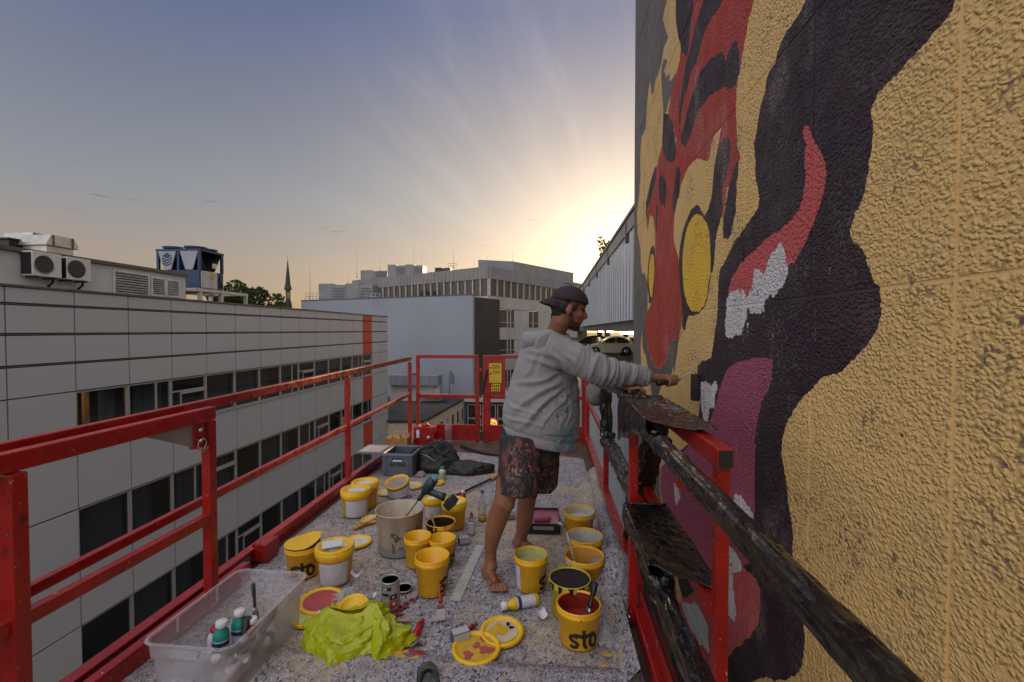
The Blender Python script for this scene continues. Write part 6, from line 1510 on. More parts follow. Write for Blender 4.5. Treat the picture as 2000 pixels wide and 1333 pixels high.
# flat things: label cards, scraps, wooden stick, scuffs of red paint
def card(px, py, w, h, rz, label, name='card', mat=None, cat='paper', curl=.01):
    P = FL(px, py, FZ); mb = MB().grid(8, 6, lambda u, v: ((u-.5)*w, (v-.5)*h, .002+curl*(u-.5)**2*4+.003*noise.noise(Vector((u*5, v*5, px)))))
    t = mb.build(name, mat or m_paper, loc=(P.x, P.y, FZ+.003)); t.rotation_euler = (0, 0, rz); md = t.modifiers.new('t', 'SOLIDIFY'); md.thickness = .001
    return tag(t, label, cat)
card(1057, 1203, .05, .075, .3, 'crumpled white scrap of paper beside the yellow bottle', 'paper_scrap', curl=.02)
card(697, 1152, .06, .04, .2, 'pale blue scrap of paper on the clear plastic bag', 'paper_scrap', M('pale_blue_paper', (.45, .48, .60, 1), .7), curl=.03); bpy.data.objects['paper_scrap.001'].location.z += .075
card(815, 1278, .085, .022, -.05, 'red and white printed card by the tail of the green bag', 'label_card', m_redp)
card(803, 1258, .09, .055, .0, 'folded printed sachet under the tail of the green bag', 'sachet', m_potp, 'sachet', .03)
card(595, 1248, .03, .03, .4, 'scrap of printed film between the storage box and green bag', 'paper_scrap')
P = FL(770, 1215, .012); t = MB().prism([(-.085, -.007), (.06, -.010), (.085, -.008), (.092, .0), (.085, .008), (.06, .010), (-.085, .007)], lambda p: (p[0], p[1], 0), lambda p: (p[0], p[1], .005)).build('stirring_stick', M('pale_wood', (.42, .25, .17, 1), .7, var=.15, vscale=40), loc=(P.x, P.y, FZ+.004)); t.rotation_euler = (0, 0, .12)
tag(t, 'pale wooden stirring stick right of the green bag', 'stick')
rd = random.Random(4)
mb = MB()
for px, py, r in ((770, 1190, .030), (788, 1186, .016), (757, 1200, .024), (778, 1201, .013), (748, 1208, .012), (806, 1172, .012), (793, 1179, .009), (752, 1186, .015), (815, 1167, .008), (768, 1207, .006)):
    P = FL(px, py, FZ); mb.prism(blob(rd, r, 16, .3), lambda p: (P.x+p[0]*1.3, P.y+p[1], FZ+.001), lambda p: (P.x+p[0]*1.25, P.y+p[1]*.95, FZ+.0045))
tag(mb.build('paint_spill', PM['red']), 'splashes of red paint on the cloth around the paint tin', 'paint spill')
mb = MB()
for px, py, r in ((780, 1285, .018), (790, 1279, .010), (812, 1290, .010), (1185, 1284, .014), (1178, 1306, .010)):
    P = FL(px, py, FZ); mb.prism(blob(rd, r, 16, .4), lambda p: (P.x+p[0]*1.6, P.y+p[1], FZ+.012), lambda p: (P.x+p[0]*1.5, P.y+p[1]*.95, FZ+.0150))
tag(mb.build('paint_spill', PM['orange']), 'small spots of orange and cream paint on the near cloth', 'paint spill')

# clear plastic bag and neon bag
def crumple(cx, cy, outline, hfn, mat, name, label, cat, nr=26, na=72, seed=0, amp=.012, fold=.35, zb=None):
    """bag: radial sheet draped over a mound, edges folded and wavy"""
    def fn(u, v):
        a = 2*PI*u; k = a/(2*PI)*len(outline); i = int(k) % len(outline); f = k-int(k)
        f = f*f*(3-2*f); R = outline[i]*(1-f)+outline[(i+1) % len(outline)]*f
        r = R*v; x = r*math.cos(a); y = r*math.sin(a)
        rdg = abs(noise.noise(Vector((x*16+seed, y*16, 0))))+.55*abs(noise.noise(Vector((x*38, y*38+seed, 2))))+.3*abs(noise.noise(Vector((x*80, y*80, seed))))
        z = hfn(x, y, v)+amp*rdg*(1.2-.5*v)+.014*v*v*math.sin(a*11+seed)*fold
        rr = 1+.10*v*noise.noise(Vector((math.cos(a)*3, math.sin(a)*3, seed+4)))
        return (cx+x*rr, cy+y*rr, max(FZ+.003, FZ+z))
    o = MB().grid(na, nr, fn).build(name, mat, merge=True); md = o.modifiers.new('t', 'SOLIDIFY'); md.thickness = .0012
    return tag(o, label, cat)
def bag_mat():
    n = NT('neon_plastic_bag'); p = n.obj()
    n.set('Base Color', n.mix(n.noise(p, 12, 4), (.42, .50, .004, 1), (.60, .62, .012, 1))); n.set('Roughness', .17); n.set('Specular IOR Level', .7)
    tl = n.N.new('ShaderNodeBsdfTranslucent'); tl.inputs[0].default_value = (.62, .66, .01, 1); mx = n.N.new('ShaderNodeMixShader'); mx.inputs[0].default_value = .35
    n.L.new(n.b.outputs[0], mx.inputs[1]); n.L.new(tl.outputs[0], mx.inputs[2]); n.L.new(mx.outputs[0], n.out.inputs[0])
    n.bump(n.voronoi(n.map(p, (1, .7, 1)), 38, 'F1'), .6, .006)
    return n.m
def neon_bag():
    """collapsed bag: outline traced on the cloth, ridged folds running from the open mouth down to the hem"""
    hem = [(588, 1262), (600, 1280), (628, 1292), (640, 1312), (668, 1300), (705, 1286), (722, 1282), (733, 1300), (760, 1288), (790, 1268), (818, 1250), (800, 1240), (770, 1228), (748, 1214), (741, 1196), (722, 1190), (700, 1196), (668, 1204), (646, 1200), (624, 1220), (600, 1240)]
    mouth = [(634, 1188, .12), (640, 1186, .13), (655, 1192, .125), (672, 1198, .12), (690, 1200, .115), (706, 1196, .125), (722, 1180, .15), (736, 1178, .155), (741, 1190, .14), (742, 1205, .10), (752, 1222, .06), (768, 1230, .05), (752, 1224, .06), (742, 1206, .10), (738, 1186, .14), (726, 1178, .15), (708, 1188, .13), (690, 1192, .115), (672, 1192, .115), (655, 1188, .12), (640, 1184, .13)]
    n = len(hem); H = [FL(x, y, FZ+.004) for x, y in hem]; T = [FL(x, y, z) for x, y, z in mouth]
    def fn(u, v):
        k = u*n; i = int(k) % n; f = k-int(k); f = f*f*(3-2*f)
        a = H[i].lerp(H[(i+1) % n], f); b = T[i].lerp(T[(i+1) % n], f); p = a.lerp(b, v)
        bul = math.sin(PI*v)
        out = (p-Vector((sum(q.x for q in H)/n, sum(q.y for q in H)/n, p.z))).normalized()
        r1 = abs(noise.noise(Vector((p.x*13, p.y*13, p.z*5))))+.5*abs(noise.noise(Vector((p.x*31+4, p.y*31, p.z*16))))+.34*abs(noise.noise(Vector((p.x*70, p.y*70, p.z*60))))
        p = p+out*(.026*bul+.052*bul*(r1-.35))+Vector((0, 0, .030*bul*(1-v)+.016*(r1-.3)*(.3+bul)))
        if v < .08: p.z = FZ+.004+.018*abs(noise.noise(Vector((u*34, 2, 1))))
        return (p.x, p.y, max(p.z, FZ+.003))
    o = MB().grid(150, 34, fn).build('plastic_bag', bag_mat(), merge=True); md = o.modifiers.new('t', 'SOLIDIFY'); md.thickness = .0012
    tag(o, 'crumpled neon yellow-green plastic bag on the cloth', 'plastic bag')
neon_bag()
P = FL(683, 1172, FZ)
crumple(P.x, P.y, [.10, .08, .07, .08, .10, .09, .08, .07], lambda x, y, v: .06*math.exp(-v*v*2.2), m_filmc, 'plastic_bag', 'small crumpled clear plastic bag behind the neon bag', 'plastic bag', 18, 48, 5, .022, .8)
A = bkA
crumple(A[1]+.13, A[2]-.02, [.07, .06, .08, .09, .08, .06, .07, .08], lambda x, y, v: .02+.05*math.exp(-(x/.03)**2)*(.6+.4*math.sin(y*30)), m_filmc, 'plastic_film', 'clear film hanging at the right side of the red-paint bucket', 'plastic film', 14, 40, 3, .02, .8)
# flip-flop at the bottom edge
P = FL(850, 1312, .03); f = thing('flip_flop', 'worn black flip-flop at the bottom edge of the picture', 'flip-flop', (P.x, P.y-.10, FZ+.018), .35)
sole = [(-.03, -.13), (.03, -.13), (.04, -.08), (.036, -.02), (.045, .06), (.045, .10), (.02, .14), (-.015, .14), (-.042, .10), (-.046, .05), (-.038, -.02), (-.04, -.08)]
MB().prism(sole, lambda p: (p[0], p[1], 0), lambda p: (p[0], p[1], .018)).build('sole', m_black, f, bevel=.003)
MB().prism([(p[0]*.85, p[1]*.93) for p in sole], lambda p: (p[0], p[1], .0185), lambda p: (p[0], p[1], .0205)).build('footbed', M('worn_rubber', (.09, .09, .088, 1), .7, var=.3, vscale=25), f)
for s in (-1, 1): MB().tube([(.0, .085, .02), (s*.025, .05, .038), (s*.044, -.01, .018)], [.006, .008, .006], 8).build('strap', m_black, f)

# ------------------------------------------------------------------ clear storage box and its contents
BZ = .26
A_, B_, C_, D_ = FL(268, 1260, BZ), FL(468, 1108, BZ), FL(595, 1120, BZ), FL(462, 1268, BZ)
ex = ((C_-B_)+(D_-A_)).normalized(); ey = Vector((-ex.y, ex.x, 0)); cen = (A_+B_+C_+D_)/4
bw = ((C_-B_).length+(D_-A_).length)/2; bl = ((B_-A_).length+(C_-D_).length)/2
bin_ = thing('storage_box', 'open cloudy clear plastic storage box full of bottles and brushes', 'storage box', (cen.x, cen.y, FZ+.001), math.atan2(ex.y, ex.x))
def rrect(w, l, r, z, n=5):
    pts = []
    for cx, cy, a0 in ((w/2-r, l/2-r, 0), (-w/2+r, l/2-r, PI/2), (-w/2+r, -l/2+r, PI), (w/2-r, -l/2+r, 1.5*PI)):
        for k in range(n+1): a = a0+PI/2*k/n; pts.append(Vector((cx+r*math.cos(a), cy+r*math.sin(a), z)))
    return pts
h = BZ-FZ
MB().ring([rrect(bw*.84, bl*.86, .03, .0), rrect(bw*.86, bl*.88, .035, .004), rrect(bw*.90, bl*.92, .04, h*.70), rrect(bw*.905, bl*.925, .04, h*.705), rrect(bw*.945, bl*.955, .045, h*.715), rrect(bw*.955, bl*.965, .045, h-.012)], True, (True, False)).build('body', m_cloudy, bin_)
MB().ring([rrect(bw*.955, bl*.965, .045, h-.012), rrect(bw*1.0, bl*1.0, .05, h-.010), rrect(bw*1.01, bl*1.005, .05, h-.004), rrect(bw*.995, bl*.995, .05, h), rrect(bw*.955, bl*.965, .045, h-.003)], True, (False, False)).build('rim', m_cloudy, bin_)
for s in (-1, 1):
    for k in (-.2, .2): MB().span((s*bw*.475-.003, k*bl, h*.715), (s*bw*.475+.006, k*bl+.008, h-.012)).build('rib', m_cloudy, bin_)
    MB().span((-bw*.15, s*bl*.495-.004, h-.05), (bw*.15, s*bl*.495+.008, h-.02)).build('grip_lip', m_cloudy, bin_)
bx = lambda u, v, z: Vector((cen.x, cen.y, FZ))+ex*(u*bw)+ey*(v*bl)+Vector((0, 0, z))
Gb = 'things inside the clear storage box'
bottle(bx(-.06, -.12, .012), .033, .205, 'teal paint bottle with white cap in the storage box, nearer one', m_tealp, m_cap_white, m_label, (.0, .06, 0), .55, .10, stripe=m_navy, group=Gb)
bottle(bx(.02, .02, .012), .033, .205, 'teal paint bottle with white cap in the storage box, farther one', m_tealp, m_cap_white, m_label, (0, .03, 0), .55, .10, stripe=m_navy, group=Gb)
bottle(bx(.20, .02, .012), .024, .17, 'dark red bottle with white cap against the wall of the storage box', m_redp, m_cap_white, None, (0, 0, 0), .6, .12, group=Gb)
t = MB().tube([bx(.12, -.05, .02), bx(.14, -.02, .10), bx(.15, .0, .185)], [.019, .019, .020], 14).build('cardboard_tube', m_black); tag(t, 'black tube standing beside the teal bottles', 'tube', Gb)
brush(bx(-.12, .36, .02), bx(-.20, .40, .21), 'brush with dark handle standing in the far corner of the storage box', (.05, .04, .035, 1), .016)
brush(bx(.22, -.32, .03), bx(.36, -.02, .12), 'grey-handled roller brush lying along the storage box wall', (.13, .14, .14, 1), .020, (.35, .33, .3, 1))
brush(bx(.10, -.25, .04), bx(.30, .05, .14), 'second grey-handled brush slanting in the storage box', (.16, .17, .17, 1), .018, (.35, .33, .3, 1))
P = bx(-.05, -.33, .03); crumple(P.x, P.y, [.12, .10, .12, .14, .12, .11], lambda x, y, v: .05+.08*math.exp(-v*v*2), m_filmc, 'plastic_bag', 'crumpled clear bag in the near end of the storage box', 'plastic bag', 14, 40, 9, .03, .8)
P = bx(-.12, .15, .03); crumple(P.x, P.y, [.10, .12, .10, .12, .10, .11], lambda x, y, v: .03+.07*math.exp(-v*v*2), m_filmc, 'plastic_bag', 'crumpled clear bag in the middle of the storage box', 'plastic bag', 14, 40, 19, .025, .8)
t = MB().tube([bx(.15, -.38, .045), bx(.30, -.20, .05)], .028, 16).build('roller_sleeve', m_cap_white); tag(t, 'white roller sleeve at the bottom of the storage box', 'roller sleeve', Gb)
t = MB().tube([bx(-.10, -.40, .04), bx(.05, -.44, .05)], .026, 16).build('roller_sleeve', M('dusty_blue', (.13, .17, .30, 1), .8)); tag(t, 'blue roller sleeve in the near corner of the storage box', 'roller sleeve', Gb)

bottle(bx(.28, -.16, .012), .026, .15, 'dark bottle with grey cap near the right wall of the storage box', M('dark_bottle', (.03, .03, .04, 1), .4), m_steel, m_label, (0, 0, 0), .6, .12, group=Gb)
bottle(bx(-.26, -.02, .012), .028, .13, 'squat white bottle by the left wall of the storage box', m_cap_white, m_redp, None, (0, .1, 0), .6, .12, group=Gb)
bottle(bx(.05, -.30, .012), .024, .12, 'small red paint bottle in the near half of the storage box', m_redp, m_cap_white, m_label, (0, .2, 0), .6, .12, group=Gb)
bottle(bx(.24, .22, .05), .024, .15, 'brown bottle lying at the far end of the storage box', M('brown_bottle', (.07, .03, .02, 1), .35), m_cap_white, m_label, (1.35, 0, .4), .6, .12, group=Gb)
brush(bx(.02, -.44, .02), bx(.02, -.20, .12), 'black-handled brush in the near end of the storage box', (.02, .02, .02, 1), .020, (.5, .45, .4, 1))
brush(bx(.32, -.36, .03), bx(.34, .18, .17), 'long dark brush leaning along the right wall of the storage box', (.06, .065, .065, 1), .018, (.2, .1, .1, 1))
t = MB().lathe([(0, 0), (.04, 0), (.045, .06), (.042, .06), (.037, .004), (0, .004)], 24, bx(-.20, -.20, .012)).build('plastic_cup', m_cap_white); tag(t, 'white plastic cup standing inside the storage box', 'cup', Gb)

# ------------------------------------------------------------------ far end of the deck
# grey folding crate lettered AUFTRAG
P = FL(777, 930, FZ); cz = .27; m_crate = M('blue_grey_crate', (.10, .125, .17, 1), .5, var=.08)
cr = thing('storage_crate', 'blue-grey crate lettered AUFTRAG with its lid folded open', 'crate', (P.x, P.y+.17, FZ), -.03); w, l = .31, .34; h = .225
mb = MB(); t_ = .008
mb.span((-w/2, -l/2, 0), (w/2, l/2, t_))
for s in (-1, 1): mb.span((s*w/2-t_/2, -l/2, 0), (s*w/2+t_/2, l/2, h)); mb.span((-w/2, s*l/2-t_/2, .001), (w/2, s*l/2+t_/2, h-.001))
mb.build('box', m_crate, cr)
MB().ring([rrect(w+.03, l+.03, .012, h-.018), rrect(w+.03, l+.03, .012, h+.003), rrect(w-.012, l-.012, .01, h+.004), rrect(w-.012, l-.012, .01, h-.016)], True, (False, False)).build('rim', m_crate, cr)
for x in (-w*.43, -w*.36, w*.36, w*.43): MB().span((x-.006, -l/2-.010, .006), (x+.006, -l/2-.004, h-.02)).build('rib', m_crate, cr)
MB().span((-.055, -l/2-.0065, h*.72), (.055, -l/2-.0042, h*.80)).build('grip_hole', m_ink, cr); MB().span((-.045, -l/2-.0075, h*.66), (.05, -l/2-.0068, h*.74)).build('tape', m_paper, cr)
mb = MB(); strokes(mb, 'AUFTRAG', lambda u, v: Vector((-.082+u, -l/2-.0078, h*.44+v)), .038, .0062, 1.14, .58); mb.build('lettering', m_ink, cr)
ld = MB().span((-w/2-.30, -l/2, h-.012), (-w/2-.018, l/2, h+.002)).build('lid', m_crate, cr, bevel=.003)
MB().span((-w/2-.275, -l/2+.04, h+.0025), (-w/2-.045, l/2-.04, h+.006)).build('lid_panel', M('lid_paper', (.40, .36, .33, 1), .8), ld)
# heap: black bag and jacket
m_cloth = M('black_nylon', (.010, .010, .011, 1), .55, var=.3, vscale=12, bump=.35, bscale=22)
def heap(px, py, rx, ry, h, label, name, seed, cat, rz=0):
    P = FL(px, py, FZ)
    def fn(u, v):
        a = 2*PI*u; q = v*PI/2; r = math.cos(q)
        k = 1+.22*noise.noise(Vector((math.cos(a)*1.4*r+seed, math.sin(a)*1.4*r, q)))+.14*abs(noise.noise(Vector((math.cos(a)*4*r, math.sin(a)*4*r+seed, q*3))))-.06*abs(noise.noise(Vector((math.cos(a)*9*r, math.sin(a)*9*r+seed, q*6))))
        return (rx*r*math.cos(a)*k, ry*r*math.sin(a)*k, h*math.sin(q)*k)
    o = MB().grid(90, 34, fn).build(name, m_cloth, loc=(P.x, P.y, FZ), merge=True); o.rotation_euler = (0, 0, rz); return o
t = heap(850, 912, .30, .24, .27, '', 'duffel_bag', 3, 'bag'); tag(t, 'black nylon duffel bag slumped beside the grey crate', 'bag')
mb = MB().tube([(-.18+.34*k/12, -.19+.02*math.sin(k), .16+.11*math.sin(PI*k/12)) for k in range(13)], (.010), 8); mb.build('strap', m_cloth, t)
mb = MB().tube([(-.05+.2*k/12, -.12, .24+.06*math.sin(PI*k/12)) for k in range(13)], (.010), 8); mb.build('strap', m_cloth, t)
MB().tube([(-.15, -.17, .20), (-.02, -.21, .17), (.10, -.225, .09)], .004, 6).build('zip', m_steel, t)
t = heap(908, 922, .24, .12, .11, '', 'jacket', 8, 'jacket', .1); tag(t, 'black jacket thrown on the cloth beside the duffel bag', 'jacket')
MB().tube([(.05, -.02, .05), (.16, .0, .055), (.26, .01, .035), (.31, .005, .03)], [.05, .055, .05, .04], 12, jitter=lambda i, a: 1+.15*math.sin(a*3+i)).build('sleeve', m_cloth, t)
# paper carrier and red box at the far left corner
P = FL(770, 893, 0); t = thing('paper_bag', 'brown paper carrier bags standing in the far left corner', 'bag', (P.x-.02, P.y+.25, FZ)); m_kraft = M('kraft', (.36, .19, .065, 1), .8, var=.2, vscale=12)
MB().span((-.16, -.07, 0), (.12, .10, .17)).build('bag', m_kraft, t, bevel=.01); MB().span((-.10, -.074, .03), (-.03, -.071, .15)).build('fold', m_kraft, t)
for x in (-.02, .09): MB().tube([(x-.05, -.06, .17), (x-.045, -.06, .23), (x, -.06, .25), (x+.045, -.06, .23), (x+.05, -.06, .17)], .006, 8).build('handle', M('bag_handle', (.42, .30, .2, 1), .7), t)
P = FL(835, 868, 0); t = thing('control_box', 'dark red control box by the far gate with grey knob', 'control box', (P.x, P.y-.08, .002))
MB().span((-.14, -.08, 0), (.13, .08, .26)).build('box', m_red, t, bevel=.008); MB().lathe([(.03, 0), (.028, .02), (0, .02)], 16, (.06, -.08, .12), M=Matrix.Rotation(PI/2, 3, 'X')).build('knob', m_steel, t)
MB().span((-.10, -.0845, .12), (-.06, -.081, .22)).build('label', m_paper, t); MB().lathe([(.05, .26), (.045, .28), (.02, .285), (.018, .31), (0, .31)], 14).build('beacon', m_redp, t)
P = FL(822, 932, FZ); t = heap(822, 930, .05, .035, .05, '', 'work_glove', 5, 'glove'); t.data.materials[0] = M('pink_grey_cloth', (.30, .22, .22, 1), .8); tag(t, 'small pinkish work glove lying before the black bag', 'glove')
# grey pouch on the far right rail
P = Vector((RX-.03, 4.45, 1.0))
def pouch(u, v):
    a = 2*PI*u; z = -.22*v; k = 1+.12*noise.noise(Vector((math.cos(a)*2, math.sin(a)*2, v*3)))
    r = .05+.065*math.sin(PI*min(1, v*.9+.05)); return (P.x-.02+r*.8*math.cos(a)*k, P.y+r*1.5*math.sin(a)*k, P.z+z)
t = MB().grid(32, 16, pouch).build('tool_pouch', M('grey_canvas', (.17, .155, .14, 1), .85, var=.2, vscale=10, bump=.3), merge=True)
tag(t, 'grey canvas pouch hung on the right rail behind the painter', 'pouch')
MB().tube([P+Vector((-.02, -.09, -.02)), P+Vector((.03, -.05, .12)), P+Vector((.03, .05, .12)), P+Vector((-.02, .09, -.02))], .006, 6).build('strap', m_black, t)

# lit round sign down in the street
P = WY(963, 827, 44); s_ = thing('street_sign', 'lit round sign with red rim and black letters above the street', 'sign', (P.x, 44, GZ)); hz = P.z-GZ
n_ = NT('lit_sign_face'); n_.set('Base Color', (.8, .6, .25, 1)); n_.set('Emission Color', (1, .72, .28, 1)); n_.set('Emission Strength', .22)
n2 = NT('lit_sign_rim'); n2.set('Base Color', (.5, .02, .01, 1)); n2.set('Emission Color', (1, .05, .02, 1)); n2.set('Emission Strength', .12)
Rx = Matrix.Rotation(PI/2, 3, 'X')
MB().lathe([(.0, 0), (.52, 0), (.52, .08), (0, .08)], 32, (0, 0, hz), M=Rx).build('rim', n2.m, s_); f = MB().lathe([(0, .085), (.40, .085)], 32, (0, 0, hz), M=Rx).build('face', n_.m, s_)
mb = MB(); strokes(mb, 'OA', lambda u, v: Vector((-.27+u, -.092, hz-.18+v)), .36, .06, 1.2, .7); mb.build('lettering', m_ink, f)
MB().tube([(0, .05, 0), (0, .05, hz)], .06, 8).build('pole', m_steel, s_)

# ================================================================== THE PAINTER
m_skin = NT('tanned_skin'); _p = m_skin.pos()
m_skin.set('Base Color', m_skin.mix(m_skin.noise(_p, 18, 4, .6), (.20, .085, .045, 1), (.28, .125, .070, 1))); m_skin.set('Roughness', .52); m_skin.set('Specular IOR Level', .4)
m_skin.set('Subsurface Weight', .08); m_skin.set('Subsurface Radius', (.02, .008, .004)); m_skin.set('Subsurface Scale', .5)
m_skin.bump(m_skin.noise(_p, 140, 3), .12, .004); m_skin = m_skin.m
def hoodie_mat():
    n = NT('grey_melange_jersey'); p = n.pos()
    c = n.mix(n.noise(n.map(p, (1, 1, .5)), 420, 3, .7), (.19, .19, .205, 1), (.33, .33, .345, 1)); c = n.mix(n.step(n.noise(p, 6, 4), .35, .7, 0, .35), c, (.23, .225, .235, 1))
    sep = n.N.new('ShaderNodeSeparateXYZ'); n.L.new(p, sep.inputs[0])
    low = n.math('MULTIPLY', n.step(sep.outputs['Z'], 1.34, 1.05), n.step(sep.outputs['X'], -.08, .08))
    def stain(col, scale, a, b, loc, k):
        nonlocal c
        c = n.mix(n.math('MULTIPLY', n.step(n.noise(n.map(p, (1, 1, .7), loc), scale, 5, .7), a, b), k), c, col)
    stain((.05, .16, .19, 1), 8, .46, .62, (1, 2, 0), n.math('MULTIPLY', low, .8)); stain((.22, .03, .05, 1), 17, .57, .64, (3, 0, 1), n.math('MULTIPLY', low, .9)); stain((.015, .02, .04, 1), 24, .59, .63, (0, 4, 1), low)
    stain((.36, .36, .38, 1), 16, .58, .66, (7, 4, 1), low)
    arm = n.math('MULTIPLY', n.step(sep.outputs['X'], .25, .45), .5); stain((.24, .10, .13, 1), 13, .55, .68, (5, 4, 1), arm)
    n.set('Base Color', c); n.set('Roughness', .92); n.set('Specular IOR Level', .15); n.set('Sheen Weight', .12)
    n.bump(n.noise(p, 300, 2), .2, .003); return n.m
def shorts_mat():
    n = NT('paint_splattered_shorts'); p = n.pos(); c = n.mix(n.noise(p, 30, 3), (.010, .010, .013, 1), (.028, .027, .032, 1))
    front = n.step(n.noise(p, 5, 3), .34, .55)
    for i, (col, sc, th, st) in enumerate(((( .20, .05, .04, 1), 16, .53, .45), ((.10, .075, .07, 1), 26, .54, .6), ((.33, .06, .10, 1), 24, .60, .5), ((.36, .24, .13, 1), 34, .61, .6), ((.32, .03, .02, 1), 14, .645, .7), ((.30, .33, .40, 1), 55, .64, 1), ((.50, .45, .35, 1), 70, .66, 1))):
        v = n.noise(n.map(p, (1, 1, st), (i*2.3, i*.7, i*1.1)), sc, 5, .65, 1.2); c = n.mix(n.math('MULTIPLY', n.step(v, th, th+.035), n.math('MULTIPLY', front, .9)), c, col)
    n.set('Base Color', c); n.set('Roughness', .8); n.bump(n.noise(p, 60, 4), .35, .008); return n.m
def ell(mb, c, r, M3=None, n=18, m=12):
    rings = []
    for i in range(1, m):
        q = PI*i/m-PI/2; rg = []
        for j in range(n):
            a = 2*PI*j/n; v = Vector((r[0]*math.cos(q)*math.cos(a), r[1]*math.cos(q)*math.sin(a), r[2]*math.sin(q)))
            rg.append(Vector(c)+(M3 @ v if M3 is not None else v))
        rings.append(rg)
    mb.ring(rings, True, (True, True)); return mb
def fuse(mb, name, mat, parent, voxel, smooth, disp=None, origin=Vector((0, 0, 0)), decimate=None):
    me = mb.mesh(name+'_tmp', mat); t = bpy.data.objects.new(name+'_tmp', me); COL.objects.link(t)
    r = t.modifiers.new('r', 'REMESH'); r.mode = 'VOXEL'; r.voxel_size = voxel; r.use_smooth_shade = True
    if smooth: s = t.modifiers.new('s', 'SMOOTH'); s.factor = .5; s.iterations = smooth
    dg = bpy.context.evaluated_depsgraph_get(); dg.update(); ev = t.evaluated_get(dg); out = bpy.data.meshes.new_from_object(ev)
    bpy.data.objects.remove(t); bpy.data.meshes.remove(me)
    if disp is not None:
        nn = [v.normal.copy() for v in out.vertices]; pos = [v.co.copy() for v in out.vertices]
        for v, p, n in zip(out.vertices, pos, nn): v.co = p+n*disp(p, n)
    for v in out.vertices: v.co = v.co-origin
    out.materials.clear(); out.materials.append(mat); out.polygons.foreach_set('use_smooth', [True]*len(out.polygons)); out.name = name; out.update()
    return link(bpy.data.objects.new(name, out), parent)
W_ = WY
pel = W_(1036, 835, 2.80); man = thing('person', 'barefoot person in grey hoodie, splattered shorts and backwards cap rolling paint onto the wall', 'person', (pel.x, pel.y, FZ)); MO = Vector((pel.x, pel.y, FZ))
neck = W_(1086, 652, 2.76); shR, shL = W_(1082, 682, 2.60), W_(1094, 678, 2.96)
elR, wrR = W_(1172, 720, 2.585), W_(1266, 738, 2.70); elL, wrL = W_(1160, 726, 2.95), W_(1210, 750, 2.78)
hc = W_(1111, 603, 2.72)                       # head centre
f_ = Vector((.955, .14, -.27)).normalized(); s_v = Vector((0, 0, 1)).cross(f_).normalized(); u_ = f_.cross(s_v).normalized()
HM = Matrix((f_, s_v, u_)).transposed(); hp = lambda a, b, c: hc+HM @ Vector((a, b, c))
body = MB()
# head, face, ears, neck
ell(body, hp(-.012, 0, .025), (.098, .076, .098), HM, 26, 18); ell(body, hp(.022, 0, -.020), (.070, .066, .085), HM, 24, 16)
ell(body, hp(.040, 0, -.075), (.050, .048, .040), HM); ell(body, hp(.068, 0, -.100), (.026, .024, .020), HM); ell(body, hp(.03, 0, -.06), (.055, .058, .038), HM)
body.tube([hp(.080, 0, .028), hp(.096, 0, .004), hp(.112, 0, -.022), hp(.106, 0, -.034)], [.009, .011, .014, .010], 10); ell(body, hp(.106, 0, -.028), (.013, .017, .010), HM)
body.tube([hp(.062, -.050, .030), hp(.084, -.022, .036), hp(.086, 0, .032), hp(.084, .022, .036), hp(.062, .050, .030)], [.009, .011, .010, .011, .009], 10)
for s in (-1, 1):
    ell(body, hp(.058, s*.038, -.022), (.030, .024, .026), HM); ell(body, hp(-.010, s*.077, -.008), (.020, .010, .033), HM @ Matrix.Rotation(s*.25, 3, 'Z')); ell(body, hp(-.006, s*.072, -.038), (.010, .008, .012), HM)
ell(body, hp(.089, 0, -.054), (.012, .024, .008), HM); ell(body, hp(.087, 0, -.067), (.012, .022, .008), HM); ell(body, hp(.075, 0, -.060), (.024, .032, .026), HM); ell(body, hp(.082, 0, -.044), (.020, .028, .016), HM)
body.tube([hp(-.025, 0, -.03), hp(-.025, 0, -.08), neck+Vector((-.005, 0, .0)), neck+Vector((-.03, .01, -.10))], [.060, .058, .058, .06], 18)
# trunk and arms inside the clothes
ch = W_(1066, 715, 2.78)
body.tube([neck+Vector((-.03, .01, -.08)), ch, W_(1045, 790, 2.80), pel], [(.08, .12), (.11, .15), (.11, .15), (.12, .16)], 18)
body.tube([shR, elR, wrR], [.055, .045, .029], 14); body.tube([shL, elL, wrL], [.055, .045, .029], 14); body.tube([shR, neck+Vector((-.03, 0, -.08)), shL], .05, 14)
# roller geometry first: the hand closes on its handle
roll_c = WX(1358, 757, WXP-.030); h0, h1 = W_(1284, 750, 2.66), W_(1325, 742, 2.775); ha = (h1-h0).normalized()
side = Vector((0, -1, 0)); side = (side-ha*side.dot(ha)).normalized(); upv = ha.cross(side).normalized()
if upv.z < 0: upv = -upv
gc = h0.lerp(h1, .60)
palm = gc-side*.020+upv*.014
body.tube([wrR-ha*.02, wrR+(palm-wrR)*.45, palm-ha*.012, palm+ha*.025], [(.028, .024), (.030, .026), (.034, .026), (.028, .022)], 14)
for k in range(4):
    c = gc+ha*(.036-.0205*k); rr = .0225; pts = []
    for q in range(9):
        a = math.radians(120-q*34); pts.append(c+upv*rr*math.sin(a)+side*rr*math.cos(a)+ha*(.004*math.sin(q)))
    body.tube(pts, [.0100, .0100, .0098, .0096, .0092, .0090, .0088, .0084, .0070], 10)
body.tube([palm-ha*.015+upv*.016, gc+upv*.027+ha*.008+side*.004, gc+upv*.024+ha*.040+side*.008, gc+upv*.021+ha*.058+side*.012], [.015, .0115, .0105, .008], 10)
